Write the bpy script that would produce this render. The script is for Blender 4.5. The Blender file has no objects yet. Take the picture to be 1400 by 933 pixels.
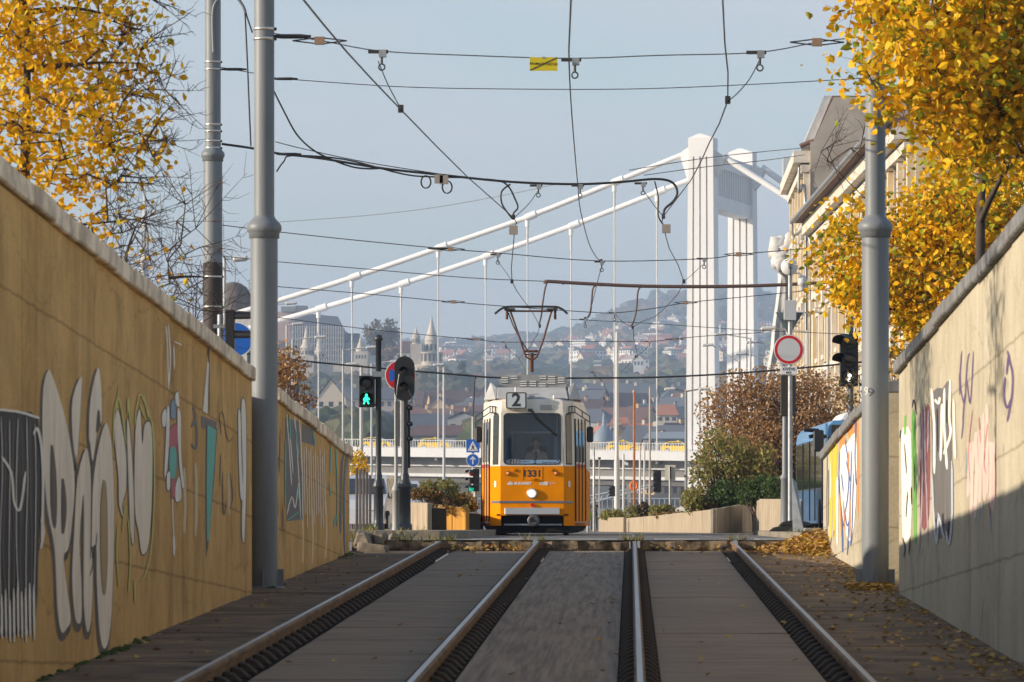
import bpy, bmesh, math, random
from mathutils import Vector, Matrix, noise
random.seed(7)
SC = bpy.context.scene
COL = SC.collection
F = 6000.0; CX = 862.0; CY = 720.0; EYE = 0.2
def P(x, y, Y):
    return Vector(((x-CX)*Y/F, Y, EYE+(CY-y)*Y/F))
R = math.radians
def U(a, b): return random.uniform(a, b)

# ------------------------------------------------------------------ materials
MATS = {}
def mat(name, col, rough=.6, metal=0., col2=None, scale=4., stretch=(1,1,1), amount=1., bump=0., bscale=None,
        contrast=(.35,.65), emit=None, estr=0., spec=.5, coat=0.):
    if name in MATS: return MATS[name]
    m = bpy.data.materials.new(name); m.use_nodes = True
    nt = m.node_tree; b = nt.nodes['Principled BSDF']
    b.inputs['Base Color'].default_value = (*col, 1)
    b.inputs['Roughness'].default_value = rough
    b.inputs['Metallic'].default_value = metal
    b.inputs['Specular IOR Level'].default_value = spec
    b.inputs['Coat Weight'].default_value = coat
    if emit:
        b.inputs['Emission Color'].default_value = (*emit, 1); b.inputs['Emission Strength'].default_value = estr
    if col2 or bump:
        tc = nt.nodes.new('ShaderNodeTexCoord'); mp = nt.nodes.new('ShaderNodeMapping')
        mp.inputs['Scale'].default_value = stretch
        nt.links.new(tc.outputs['Object'], mp.inputs['Vector'])
        n = nt.nodes.new('ShaderNodeTexNoise'); n.inputs['Scale'].default_value = scale
        n.inputs['Detail'].default_value = 6; n.inputs['Roughness'].default_value = .62
        nt.links.new(mp.outputs[0], n.inputs['Vector'])
        if col2:
            cr = nt.nodes.new('ShaderNodeValToRGB')
            cr.color_ramp.elements[0].position = contrast[0]; cr.color_ramp.elements[1].position = contrast[1]
            cr.color_ramp.elements[0].color = (*col, 1)
            cr.color_ramp.elements[1].color = (*[col[i]+(col2[i]-col[i])*amount for i in range(3)], 1)
            nt.links.new(n.outputs['Fac'], cr.inputs['Fac']); nt.links.new(cr.outputs[0], b.inputs['Base Color'])
        if bump:
            bp = nt.nodes.new('ShaderNodeBump'); bp.inputs['Strength'].default_value = bump; bp.inputs['Distance'].default_value = .02
            if bscale:
                n2 = nt.nodes.new('ShaderNodeTexNoise'); n2.inputs['Scale'].default_value = bscale; n2.inputs['Detail'].default_value = 5
                nt.links.new(tc.outputs['Object'], n2.inputs['Vector']); nt.links.new(n2.outputs['Fac'], bp.inputs['Height'])
            else: nt.links.new(n.outputs['Fac'], bp.inputs['Height'])
            nt.links.new(bp.outputs[0], b.inputs['Normal'])
    MATS[name] = m
    return m

def wall_mat(name, base, dark, light, streak, scl=1.0, slope=.0345):
    """stained plaster: broad patches, vertical run-off streaks and fine grain"""
    if name in MATS: return MATS[name]
    m = bpy.data.materials.new(name); m.use_nodes = True; nt = m.node_tree; L = nt.links.new
    b = nt.nodes['Principled BSDF']; b.inputs['Roughness'].default_value = .9; b.inputs['Specular IOR Level'].default_value = .2
    tc = nt.nodes.new('ShaderNodeTexCoord')
    def nz(sc, st, det=6):
        mp = nt.nodes.new('ShaderNodeMapping'); mp.inputs['Scale'].default_value = st; L(tc.outputs['Object'], mp.inputs['Vector'])
        n = nt.nodes.new('ShaderNodeTexNoise'); n.inputs['Scale'].default_value = sc; n.inputs['Detail'].default_value = det; n.inputs['Roughness'].default_value = .6
        L(mp.outputs[0], n.inputs['Vector']); return n
    def ramp(n, p0, p1, c0, c1):
        r = nt.nodes.new('ShaderNodeValToRGB'); e = r.color_ramp.elements
        e[0].position = p0; e[1].position = p1; e[0].color = (*c0,1); e[1].color = (*c1,1); L(n.outputs['Fac'], r.inputs['Fac']); return r
    a = ramp(nz(.5*scl,(1,1,1)), .35,.68, base, light)
    s = ramp(nz(1.1*scl,(1,1,.16),3), .42,.75, (1,1,1), [x*.75+.25 for x in streak])
    s2 = ramp(nz(2.6*scl,(1,1,.05),2), .55,.78, (1,1,1), [x*.5+.42 for x in streak])
    g = ramp(nz(30,(1,1,1),3), .3,.7, (.86,.86,.86), (1.08,1.08,1.08))
    d = ramp(nz(1.1*scl,(1,1,.6)), .58,.75, (1,1,1), dark)
    sx_ = nt.nodes.new('ShaderNodeSeparateXYZ'); L(tc.outputs['Object'], sx_.inputs[0])
    def mth(op,a_,b_):
        q=nt.nodes.new('ShaderNodeMath'); q.operation=op
        for i_,v_ in enumerate((a_,b_)):
            if hasattr(v_,'is_output'): L(v_,q.inputs[i_])
            elif v_ is not None: q.inputs[i_].default_value=v_
        return q.outputs[0]
    wv = mth('ADD', sx_.outputs[2], mth('MULTIPLY', sx_.outputs[1], slope))
    nzl = nz(3.0,(1,1,1),4)
    wj = mth('ADD', wv, mth('MULTIPLY', nzl.outputs['Fac'], .05))
    ln = mth('ABSOLUTE', mth('SUBTRACT', mth('FRACT', mth('MULTIPLY', wj, 1.25), None), .5), None)
    lr = nt.nodes.new('ShaderNodeValToRGB'); lr.color_ramp.elements[0].position=.0; lr.color_ramp.elements[1].position=.022
    lr.color_ramp.elements[0].color=(.62,.6,.58,1); lr.color_ramp.elements[1].color=(1,1,1,1); L(ln, lr.inputs[0])
    # broken crack net
    vo = nt.nodes.new('ShaderNodeTexVoronoi'); vo.feature='DISTANCE_TO_EDGE'; vo.inputs['Scale'].default_value=.55
    mpv = nt.nodes.new('ShaderNodeMapping'); mpv.inputs['Scale'].default_value=(1,.8,1.2)
    ad = nt.nodes.new('ShaderNodeMix'); ad.data_type='RGBA'; ad.blend_type='ADD'; ad.inputs[0].default_value=.35; L(tc.outputs['Object'], ad.inputs[6]); L(nz(2.2,(1,1,1),5).outputs['Color'], ad.inputs[7])
    L(ad.outputs[2], mpv.inputs[0]); L(mpv.outputs[0], vo.inputs['Vector'])
    vr = nt.nodes.new('ShaderNodeValToRGB'); vr.color_ramp.elements[0].position=.0; vr.color_ramp.elements[1].position=.010
    vr.color_ramp.elements[0].color=(.78,.76,.74,1); vr.color_ramp.elements[1].color=(1,1,1,1); L(vo.outputs['Distance'], vr.inputs[0])
    blot = ramp(nz(2.4*scl,(1,1,1),9), .42,.70, (1.03,1.03,1.03), [x*.35+.60 for x in dark])
    cur = a
    for x in (s, s2, g, d, lr, vr, blot):
        mx = nt.nodes.new('ShaderNodeMix'); mx.data_type='RGBA'; mx.blend_type='MULTIPLY'; mx.inputs[0].default_value=1
        L(cur.outputs[0] if cur is a else cur.outputs[2], mx.inputs[6]); L(x.outputs[0], mx.inputs[7]); cur = mx
    L(cur.outputs[2], b.inputs['Base Color'])
    bp = nt.nodes.new('ShaderNodeBump'); bp.inputs['Strength'].default_value=.35; bp.inputs['Distance'].default_value=.01
    L(nz(14,(1,1,1),6).outputs['Fac'], bp.inputs['Height']); L(bp.outputs[0], b.inputs['Normal'])
    MATS[name]=m; return m

def leaf_mat(name, cols, trans=.35):
    if name in MATS: return MATS[name]
    m = bpy.data.materials.new(name); m.use_nodes = True; nt = m.node_tree; L = nt.links.new
    b = nt.nodes['Principled BSDF']; out = nt.nodes['Material Output']
    b.inputs['Roughness'].default_value = .55; b.inputs['Specular IOR Level'].default_value = .25
    g = nt.nodes.new('ShaderNodeNewGeometry'); r = nt.nodes.new('ShaderNodeValToRGB'); r.color_ramp.interpolation='LINEAR'
    e = r.color_ramp.elements
    while len(e) < len(cols): e.new(.5)
    for i, c in enumerate(cols): e[i].position = i/(len(cols)-1); e[i].color = (*c, 1)
    L(g.outputs['Random Per Island'], r.inputs['Fac']); L(r.outputs[0], b.inputs['Base Color'])
    if trans:
        t = nt.nodes.new('ShaderNodeBsdfTranslucent'); L(r.outputs[0], t.inputs['Color'])
        mx = nt.nodes.new('ShaderNodeMixShader'); mx.inputs[0].default_value = trans
        L(b.outputs[0], mx.inputs[1]); L(t.outputs[0], mx.inputs[2]); L(mx.outputs[0], out.inputs['Surface'])
    MATS[name]=m; return m

def glass_mat(name, tint, refl=.12, rough=.02):
    m = bpy.data.materials.new(name); m.use_nodes = True; nt = m.node_tree; L = nt.links.new
    out = nt.nodes['Material Output']; nt.nodes.remove(nt.nodes['Principled BSDF'])
    t = nt.nodes.new('ShaderNodeBsdfTransparent'); t.inputs[0].default_value=(*tint,1)
    g = nt.nodes.new('ShaderNodeBsdfGlossy'); g.inputs['Roughness'].default_value=rough
    mx = nt.nodes.new('ShaderNodeMixShader'); mx.inputs[0].default_value = refl
    L(t.outputs[0], mx.inputs[1]); L(g.outputs[0], mx.inputs[2]); L(mx.outputs[0], out.inputs['Surface'])
    MATS[name]=m; return m

# ------------------------------------------------------------------ mesh builder
class MB:
    def __init__(s): s.v=[]; s.f=[]; s.mi=[]; s.sm=[]; s.ms=[]
    def m(s, mt):
        if mt not in s.ms: s.ms.append(mt)
        return s.ms.index(mt)
    def add(s, vs, fs, mt, smooth=False):
        o=len(s.v); s.v += [tuple(v) for v in vs]; k=s.m(mt)
        for f in fs: s.f.append([o+i for i in f]); s.mi.append(k); s.sm.append(smooth)
        return s
    def box(s, x0,x1,y0,y1,z0,z1, mt):
        vs=[(x,y,z) for z in (z0,z1) for y in (y0,y1) for x in (x0,x1)]
        return s.add(vs, [(0,2,3,1),(4,5,7,6),(0,1,5,4),(2,6,7,3),(0,4,6,2),(1,3,7,5)], mt)
    def hexa(s, p, mt):   # 8 points: bottom 4 ccw, top 4 ccw
        return s.add(p, [(3,2,1,0),(4,5,6,7),(0,1,5,4),(1,2,6,5),(2,3,7,6),(3,0,4,7)], mt)
    def obox(s, c, ax, ay, az, mt):  # centre and half-axis vectors
        c=Vector(c); ax=Vector(ax); ay=Vector(ay); az=Vector(az)
        return s.hexa([c-ax-ay-az,c+ax-ay-az,c+ax+ay-az,c-ax+ay-az,c-ax-ay+az,c+ax-ay+az,c+ax+ay+az,c-ax+ay+az], mt)
    def tube(s, pts, r, mt, n=6, cap=True, smooth=True):
        pts=[Vector(p) for p in pts]; N=len(pts)
        if not hasattr(r,'__len__'): r=[r]*N
        vs=[]; up=None
        for i,p in enumerate(pts):
            t=(pts[min(i+1,N-1)]-pts[max(i-1,0)])
            if t.length<1e-9: t=Vector((0,0,1))
            t.normalize()
            if up is None: up = Vector((0,0,1)) if abs(t.z)<.9 else Vector((1,0,0))
            a=t.cross(up)
            if a.length<1e-6: a=t.orthogonal()
            a.normalize(); b=a.cross(t).normalized(); up=b
            for k in range(n):
                q=2*math.pi*(k+.5)/n; vs.append(p+(a*math.cos(q)+b*math.sin(q))*r[i])
        fs=[(i*n+k,i*n+(k+1)%n,(i+1)*n+(k+1)%n,(i+1)*n+k) for i in range(N-1) for k in range(n)]
        s.add(vs,[f[::-1] for f in fs],mt,smooth)
        if cap:
            s.add(vs[:n],[tuple(range(n))],mt); s.add(vs[-n:],[tuple(range(n))[::-1]],mt)
        return s
    def lathe(s, c, prof, mt, n=24, axis='z', smooth=True):   # prof: (r,h)
        c=Vector(c); vs=[]
        for (r,h) in prof:
            for k in range(n):
                q=2*math.pi*k/n; a=r*math.cos(q); b=r*math.sin(q)
                vs.append(c+(Vector((a,b,h)) if axis=='z' else Vector((a,h,b)) if axis=='y' else Vector((h,a,b))))
        fs=[(i*n+k,i*n+(k+1)%n,(i+1)*n+(k+1)%n,(i+1)*n+k) for i in range(len(prof)-1) for k in range(n)]
        if axis=='y': fs=[f[::-1] for f in fs]
        s.add(vs,fs,mt,smooth)
        m=len(prof)-1
        if len(prof)==2 and abs(prof[0][1]-prof[1][1])<.004: return s
        if prof[0][0]>1e-4: s.add(vs[:n],[tuple(range(n))],mt)
        if prof[-1][0]>1e-4: s.add(vs[m*n:],[tuple(range(n))],mt)
        return s
    def poly(s, pts, mt): return s.add(pts,[tuple(range(len(pts)))],mt)
    def prism(s, pts, d, mt):
        pts=[Vector(p) for p in pts]; d=Vector(d); n=len(pts)
        return s.add(pts+[p+d for p in pts],[tuple(range(n))[::-1],tuple(range(n,2*n))]+[(i,(i+1)%n,n+(i+1)%n,n+i) for i in range(n)],mt)
    def build(s, name, parent=None, label=None, cat=None, group=None, kind=None, fix=True, bevel=0):
        me=bpy.data.meshes.new(name)
        off=Vector((0,0,0))
        if parent is not None:
            q=parent
            while q is not None: off += q.location; q=q.parent
        me.from_pydata([(a-off.x,b-off.y,c-off.z) for a,b,c in s.v],[],s.f)
        for mt in s.ms: me.materials.append(mt)
        me.polygons.foreach_set('material_index',s.mi); me.polygons.foreach_set('use_smooth',s.sm)
        if fix or bevel:
            bm=bmesh.new(); bm.from_mesh(me)
            if bevel:
                bmesh.ops.remove_doubles(bm,verts=bm.verts,dist=1e-5)
            if fix: bmesh.ops.recalc_face_normals(bm,faces=bm.faces)
            if bevel:
                bmesh.ops.bevel(bm,geom=[e for e in bm.edges if len(e.link_faces)==2 and e.calc_face_angle(0)>.5],offset=bevel,segments=1,affect='EDGES')
            bm.to_mesh(me); bm.free()
        me.update()
        o=bpy.data.objects.new(name,me); COL.objects.link(o)
        if parent is not None: o.parent=parent
        return tag(o,label,cat,group,kind)
def tag(o,label=None,cat=None,group=None,kind=None):
    if label: o['label']=label
    if cat: o['category']=cat
    if group: o['group']=group
    if kind: o['kind']=kind
    return o
def empty(name, loc, label, cat, group=None):
    o=bpy.data.objects.new(name,None); COL.objects.link(o); o.location=loc; o.empty_display_size=.2
    return tag(o,label,cat,group)
def copy_tree(o, parent=None):
    c=o.copy(); COL.objects.link(c)
    if parent is not None: c.parent=parent
    for ch in list(o.children): copy_tree(ch,c)
    return c
def smooth_pts(pts, k=5):
    pts=[Vector(p) for p in pts]; out=[]
    for i in range(len(pts)-1):
        p0=pts[max(i-1,0)];p1=pts[i];p2=pts[i+1];p3=pts[min(i+2,len(pts)-1)]
        for j in range(k):
            t=j/k; out.append(.5*((2*p1)+(p2-p0)*t+(2*p0-5*p1+4*p2-p3)*t*t+(3*p1-p0-3*p2+p3)*t**3))
    out.append(pts[-1]); return out
def text_mesh(name, txt, mt, size, origin, xdir, zdir, parent=None, align='CENTER', thick=.0, bold=0., sx=1.):
    cu=bpy.data.curves.new(name,'FONT'); cu.body=txt; cu.size=size; cu.align_x=align; cu.align_y='CENTER'; cu.offset=bold; cu.resolution_u=3
    ob=bpy.data.objects.new(name,cu); COL.objects.link(ob)
    dg=bpy.context.evaluated_depsgraph_get(); me=bpy.data.meshes.new_from_object(ob.evaluated_get(dg))
    bpy.data.objects.remove(ob); bpy.data.curves.remove(cu)
    o=Vector(origin); xd=Vector(xdir).normalized(); zd=Vector(zdir).normalized()
    b=MB(); b.add([o+xd*v.co.x*sx+zd*v.co.y for v in me.vertices],[tuple(p.vertices) for p in me.polygons],mt)
    bpy.data.meshes.remove(me)
    return b.build(name,parent,fix=False)
def disc(b, c, r, mt, nrm='y', n=28, th=.01, yaw=0):
    b.lathe(c,[(0,-th/2),(r,-th/2),(r,th/2),(0,th/2)],mt,n,nrm,smooth=False); return b

# ------------------------------------------------------------------ world, sun, camera
SUN_A, SUN_E = R(76), R(15.4)
sun_dir = Vector((-math.sin(SUN_A)*math.cos(SUN_E), -math.cos(SUN_A)*math.cos(SUN_E), math.sin(SUN_E)))
w=bpy.data.worlds.new('World'); SC.world=w; w.use_nodes=True; nt=w.node_tree
bg=nt.nodes['Background']; sky=nt.nodes.new('ShaderNodeTexSky'); sky.sky_type='NISHITA'; sky.sun_disc=False
sky.sun_elevation=SUN_E; sky.sun_rotation=math.atan2(sun_dir.x,sun_dir.y)
sky.air_density=1.0; sky.dust_density=.6; sky.ozone_density=1.0
# thin high cloud: broad, flat noise in the sky's own direction
tcw=nt.nodes.new('ShaderNodeTexCoord'); mpw=nt.nodes.new('ShaderNodeMapping'); mpw.inputs['Scale'].default_value=(9,9,34)
nzw=nt.nodes.new('ShaderNodeTexNoise'); nzw.inputs['Scale'].default_value=1.; nzw.inputs['Detail'].default_value=4; nzw.inputs['Roughness'].default_value=.5
crw=nt.nodes.new('ShaderNodeValToRGB'); crw.color_ramp.elements[0].position=.30; crw.color_ramp.elements[1].position=.68
crw.color_ramp.elements[0].color=(0,0,0,1); crw.color_ramp.elements[1].color=(1,1,1,1)
mxw=nt.nodes.new('ShaderNodeMix'); mxw.data_type='RGBA'
mlt=nt.nodes.new('ShaderNodeMath'); mlt.operation='MULTIPLY'; mlt.inputs[1].default_value=.75
nt.links.new(tcw.outputs['Generated'],mpw.inputs['Vector']); nt.links.new(mpw.outputs[0],nzw.inputs['Vector'])
nt.links.new(nzw.outputs['Fac'],crw.inputs['Fac']); nt.links.new(crw.outputs[0],mlt.inputs[0]); 
spw=nt.nodes.new('ShaderNodeSeparateXYZ'); nt.links.new(tcw.outputs['Generated'],spw.inputs[0])
frw=nt.nodes.new('ShaderNodeMapRange'); frw.interpolation_type='SMOOTHSTEP'; frw.inputs['From Min'].default_value=.14; frw.inputs['From Max'].default_value=.45; frw.inputs['To Min'].default_value=1.; frw.inputs['To Max'].default_value=.18   # the bright haze lies low over the horizon
nt.links.new(spw.outputs[2],frw.inputs['Value'])
ml2=nt.nodes.new('ShaderNodeMath'); ml2.operation='MULTIPLY'; nt.links.new(mlt.outputs[0],ml2.inputs[0]); nt.links.new(frw.outputs[0],ml2.inputs[1]); nt.links.new(ml2.outputs[0],mxw.inputs[0])
nt.links.new(sky.outputs[0],mxw.inputs[6]); mxw.inputs[7].default_value=(4.6,4.3,4.5,1)
nt.links.new(mxw.outputs[2],bg.inputs['Color']); bg.inputs['Strength'].default_value=.122
sl=bpy.data.lights.new('sun','SUN'); sl.energy=4.9; sl.angle=R(.5); sl.color=(1,.86,.69)
so=bpy.data.objects.new('sun',sl); COL.objects.link(so); so.rotation_euler=sun_dir.to_track_quat('Z','Y').to_euler(); so.location=(-30,-10,30)
cd=bpy.data.cameras.new('camera'); cam=bpy.data.objects.new('camera',cd); COL.objects.link(cam); SC.camera=cam
cam.location=(0,0,EYE); cam.rotation_euler=(R(90),0,0); cd.sensor_width=36; cd.lens=F/1400*36
cd.shift_x=(700-CX)/1400; cd.shift_y=(CY-466.5)/1400; cd.clip_start=.5; cd.clip_end=40000
cd.dof.use_dof=True; cd.dof.focus_distance=97; cd.dof.aperture_fstop=9
vs=SC.view_settings; vs.view_transform='Standard'; vs.look='None'; vs.gamma=1; vs.exposure=0.6
SC.cycles.use_denoising=True; SC.cycles.max_bounces=6; SC.cycles.diffuse_bounces=3; SC.cycles.transparent_max_bounces=12; SC.cycles.volume_bounces=0

# ------------------------------------------------------------------ shared materials
M_wallL=wall_mat('wall_plaster_warm_bounce',(.68,.41,.14),(.55,.50,.45),(.76,.475,.185),(.72,.67,.60))  # same paint as the cream wall, with warm reflected light put into its colour
M_wallR=wall_mat('wall_cream_plaster',(.47,.415,.30),(.70,.68,.65),(.53,.475,.355),(.82,.81,.79))
M_cope=mat('coping_stone',(.95,.78,.56),.9,col2=(.50,.39,.28),scale=3,bump=.4,contrast=(.4,.62))
M_copeR=mat('coping_concrete',(.22,.22,.22),.9,col2=(.12,.115,.11),scale=4,bump=.4)
M_conc=mat('concrete',(.36,.32,.26),.9,col2=(.22,.19,.15),scale=3,bump=.4)
M_rough=mat('rough_stone',(.27,.22,.16),.95,col2=(.10,.085,.065),scale=5,bump=.9)
M_dark=mat('dark_gap',(.018,.016,.014),.95)
M_asph=mat('asphalt',(.075,.07,.066),.9,col2=(.13,.12,.11),scale=6,bump=.3)
M_pole=mat('pole_grey_paint',(.205,.222,.235),.5,col2=(.13,.143,.155),scale=4,stretch=(1,1,.12),spec=.5,contrast=(.42,.75),bump=.08)
M_polebk=mat('dark_green_grey_paint',(.035,.04,.045),.4)
M_galv=mat('galvanised_steel',(.42,.43,.44),.45,.6,col2=(.3,.31,.32),scale=6)
M_band=mat('bright_steel_band',(.75,.68,.58),.3,.9)
M_black=mat('black_plastic',(.012,.012,.014),.45)
M_rubber=mat('rubber',(.02,.019,.018),.8)
M_wire=mat('wire_copper_dark',(.05,.045,.042),.5,.4)
M_cable=mat('black_cable',(.018,.016,.016),.5)
M_pipe=mat('brown_feeder_pipe',(.10,.055,.04),.6)
M_insul=mat('insulator_ceramic',(.30,.19,.12),.35)
M_white=mat('white_paint',(.78,.77,.74),.5)
M_bwhite=mat('bridge_white_paint',(.90,.89,.87),.6,col2=(.80,.79,.78),scale=.25,stretch=(1,1,.2))
M_bgrey=mat('bridge_grey_steel',(.30,.29,.27),.7,col2=(.22,.21,.2),scale=.3)
M_red=mat('sign_red',(.55,.01,.015),.4)
M_blue=mat('sign_blue',(.01,.12,.52),.4)
M_signwhite=mat('sign_white',(.72,.72,.72),.4)
M_signback=mat('sign_back_grey',(.25,.27,.28),.5,.3)
M_ink=mat('black_ink',(.015,.015,.02),.6)
HAZE=2.2e-4
# ================================================================== SETTING: ramp, street
XL, XR = -4.02, 2.85
Y_END = 64.6
HR = 1.5                                  # rail head below the eye line of the ramp
def rz(Y): return EYE-HR+.02*Y if Y < 63 else min(0.0, EYE-HR+.02*63 + (Y-63)*.02-.0022*(Y-63)**2 if Y<67.5 else 0.0)
def gz(Y): return EYE-1.65+.02*Y
M_ramp=wall_mat('ramp_concrete',(.05,.036,.024),(.5,.48,.46),(.075,.055,.036),(.9,.9,.9))
M_panel=mat('track_panel_concrete',(.37,.28,.195),.9,col2=(.12,.09,.062),scale=3.4,stretch=(.55,8,1),bump=.8,contrast=(.34,.7))
M_lane=mat('centre_lane_concrete',(.33,.25,.175),.9,col2=(.13,.098,.07),scale=3.2,stretch=(6,.16,1),bump=.5,bscale=16,contrast=(.34,.7))
M_walk=mat('walkway_concrete',(.22,.145,.078),.95,col2=(.08,.053,.03),scale=2.0,stretch=(1,1,1),bump=.6,contrast=(.36,.64))
def slab(b,x0,x1,y0,y1,dz,mt,th=.12):
    b.hexa([(x0,y0,gz(y0)+dz-th),(x1,y0,gz(y0)+dz-th),(x1,y1,gz(y1)+dz-th),(x0,y1,gz(y1)+dz-th),
            (x0,y0,gz(y0)+dz),(x1,y0,gz(y0)+dz),(x1,y1,gz(y1)+dz),(x0,y1,gz(y1)+dz)],mt)
b=MB(); slab(b,XL-.6,XR+.6,-30,Y_END,-.16,M_ramp); b.build('ramp_bed',kind='structure')
b=MB()
for x0,x1 in ((-2.60,-1.53),(.21,1.33)):
    y=-30.
    while y<Y_END-.05:
        y1=min(y+1.2,Y_END-.02); slab(b,x0,x1,y,y1-.007,U(-.003,.003),M_panel); y=y1
b.build('track_panel',kind='structure')
b=MB()
for x0,x1 in ((-1.19,-.63),(-.63,-.09)): slab(b,x0,x1-.002,-30,Y_END-.02,.0,M_lane)
b.build('centre_lane',kind='structure')
b=MB()
y=-30.
while y<Y_END-.05:
    y1=min(y+2.4,Y_END-.02); slab(b,XL-.55,-2.97,y,y1-.006,U(0,.008),M_walk); slab(b,1.67,XR+.55,y,y1-.006,U(0,.008),M_walk); y=y1
b.build('walkway',kind='structure')
# street beyond the crest, one sheet to the horizon with the ramp cut out
M_street=mat('street_asphalt',(.11,.10,.09),.9,col2=(.19,.175,.155),scale=.8,bump=.25)
b=MB()
BIG=14000
b.poly([(-BIG,Y_END+.001,0),(BIG,Y_END+.001,0),(BIG,BIG,0),(-BIG,BIG,0)],M_street)
b.poly([(-BIG,-200,0),(XL-.45,-200,0),(XL-.45,Y_END,0),(-BIG,Y_END,0)],M_street)
b.poly([(XR+.45,-200,0),(BIG,-200,0),(BIG,Y_END,0),(XR+.45,Y_END,0)],M_street)
b.build('ground',kind='structure')
# the kerb face at the crest: broken concrete edge between the rails, with a deep hollow under it
random.seed(3)
def edge_block(b,x0,x1,mt,n=10,zt=-.004,dep=.5,zb=-.34):
    top=[];bot=[]
    for i in range(n+1):
        x=x0+(x1-x0)*i/n
        top.append((x,Y_END-.02-U(0,.10),zt-U(0,.03))); bot.append((x,Y_END+.06+U(0,.05),zb))
    mid=[(x,y+U(-.02,.03),zt-.10-U(0,.05)) for (x,y,z) in top]
    bk=[(x,Y_END+dep,zt) for (x,y,z) in top]
    vs=bk+top+mid+bot; m=n+1
    b.add(vs,[(r*m+i,r*m+i+1,(r+1)*m+i+1,(r+1)*m+i) for r in range(3) for i in range(n)],mt)
b=MB()
M_edge=mat('broken_concrete_edge',(.24,.18,.115),.95,col2=(.05,.04,.028),scale=7,bump=1.0,contrast=(.38,.6))
for x0,x1 in ((-2.68,-1.44),(-1.28,-.02),(.14,1.42),(1.58,2.86),(-4.1,-2.88)): edge_block(b,x0,x1,M_edge)
b.build('crest_edge',kind='structure')
# painted crossing bars on the street just past the crest
b=MB(); M_mark=mat('worn_road_paint',(.62,.60,.55),.8,col2=(.3,.28,.25),scale=5)
for x0,x1 in ((-4.7,-3.9),(-2.5,-1.62),(-1.1,-.2),(.38,1.05),(1.95,2.75),(3.4,4.2)):
    b.box(x0,x1,66.5,69.2,.002,.006,M_mark)
b.build('crossing_marking',kind='structure')
# raised traffic islands either side
b=MB(); M_isl=mat('island_concrete',(.30,.26,.20),.95,col2=(.17,.14,.10),scale=3,bump=.5)
b.prism([(-6.6,70,0),(-3.05,70,0),(-2.75,76,0),(-3.2,118,0),(-6.6,118,0)],(0,0,.13),M_isl)
b.prism([(2.65,74,0),(5.0,70,0),(5.2,100,0),(2.9,104,0)],(0,0,.10),M_isl)
b.build('traffic_island_kerb',kind='structure')
# street tracks continuing: groove rails set in the asphalt
# ------------------------------------------------------------------ rails
M_railtop=mat('rail_running_surface',(.36,.33,.30),.36,1.0,col2=(.26,.22,.19),scale=3,stretch=(12,.15,1))
M_rust=mat('rusty_rail_side',(.24,.14,.06),.8,.1,col2=(.11,.062,.03),scale=5,stretch=(1,.4,1))
M_clip=mat('rail_clip_dirty',(.026,.018,.012),.95,col2=(.06,.038,.02),scale=7)
RAILX=(-2.80,-1.36,.06,1.50)
raillab=('long steel rail with rusty web nearest the ochre graffiti wall','long steel rail bearing the right wheels of the tram',
 'long steel rail rising straight up the ramp between dark troughs','long steel rail bending past the cream graffiti wall side')
def rail_profile():   # half symmetrical rail: (x,z) with z=0 the head top
    return [(-.036,-.014),(-.019,0),(.019,0),(.036,-.014),(.036,-.04),(.012,-.055),(.012,-.135),(.06,-.148),(.06,-.16),
            (-.06,-.16),(-.06,-.148),(-.012,-.135),(-.012,-.055),(-.036,-.04)]
ys=[-10+i*2. for i in range(36)]+[63,64,65,66,67,67.5,68,80,100,140,220,330]
ys=sorted(set(ys))
def rx(x,Y):    # tracks run straight up the ramp and ease left beyond the tram
    return x if Y<100 else x-.00012*(Y-100)**2
for x,lab in zip(RAILX,raillab):
    root=empty('rail',(x,28,gz(28)),lab,'rail','rails up the ramp')
    pr=rail_profile(); n=len(pr); bt=MB(); bs=MB()
    vs=[(rx(x,Y)+px,Y,rz(Y)+pz+(.003 if Y>66 else 0)) for Y in ys for px,pz in pr]
    fs_t=[];fs_s=[]
    for i in range(len(ys)-1):
        for k in range(n):
            f=(i*n+k,i*n+(k+1)%n,(i+1)*n+(k+1)%n,(i+1)*n+k)
            (fs_t if k==1 else fs_s).append(f)
    bt.add(vs,fs_t,M_railtop); bs.add(vs,fs_s,M_rust)
    bs.build('rail_web',root); bt.build('rail_head',root,fix=False)
    proto=None; Y=24.
    while Y<64.2:
        bc=MB()
        if proto is None:
            for sg in (-1,1):
                bc.hexa([(x+sg*.02,Y-.12,rz(Y)-.17),(x+sg*.155,Y-.11,rz(Y)-.17),(x+sg*.155,Y+.11,rz(Y)-.165),(x+sg*.02,Y+.12,rz(Y)-.165),
                         (x+sg*.02,Y-.085,rz(Y)-.085),(x+sg*.085,Y-.07,rz(Y)-.105),(x+sg*.085,Y+.07,rz(Y)-.102),(x+sg*.02,Y+.085,rz(Y)-.083)],M_clip)
            proto=bc.build('rail_clip',root,bevel=.012); y0=Y
        else:
            c=proto.copy(); COL.objects.link(c); c.location=(0,Y-y0,.02*(Y-y0))
        Y+=.6 if Y<50 else .72
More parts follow.
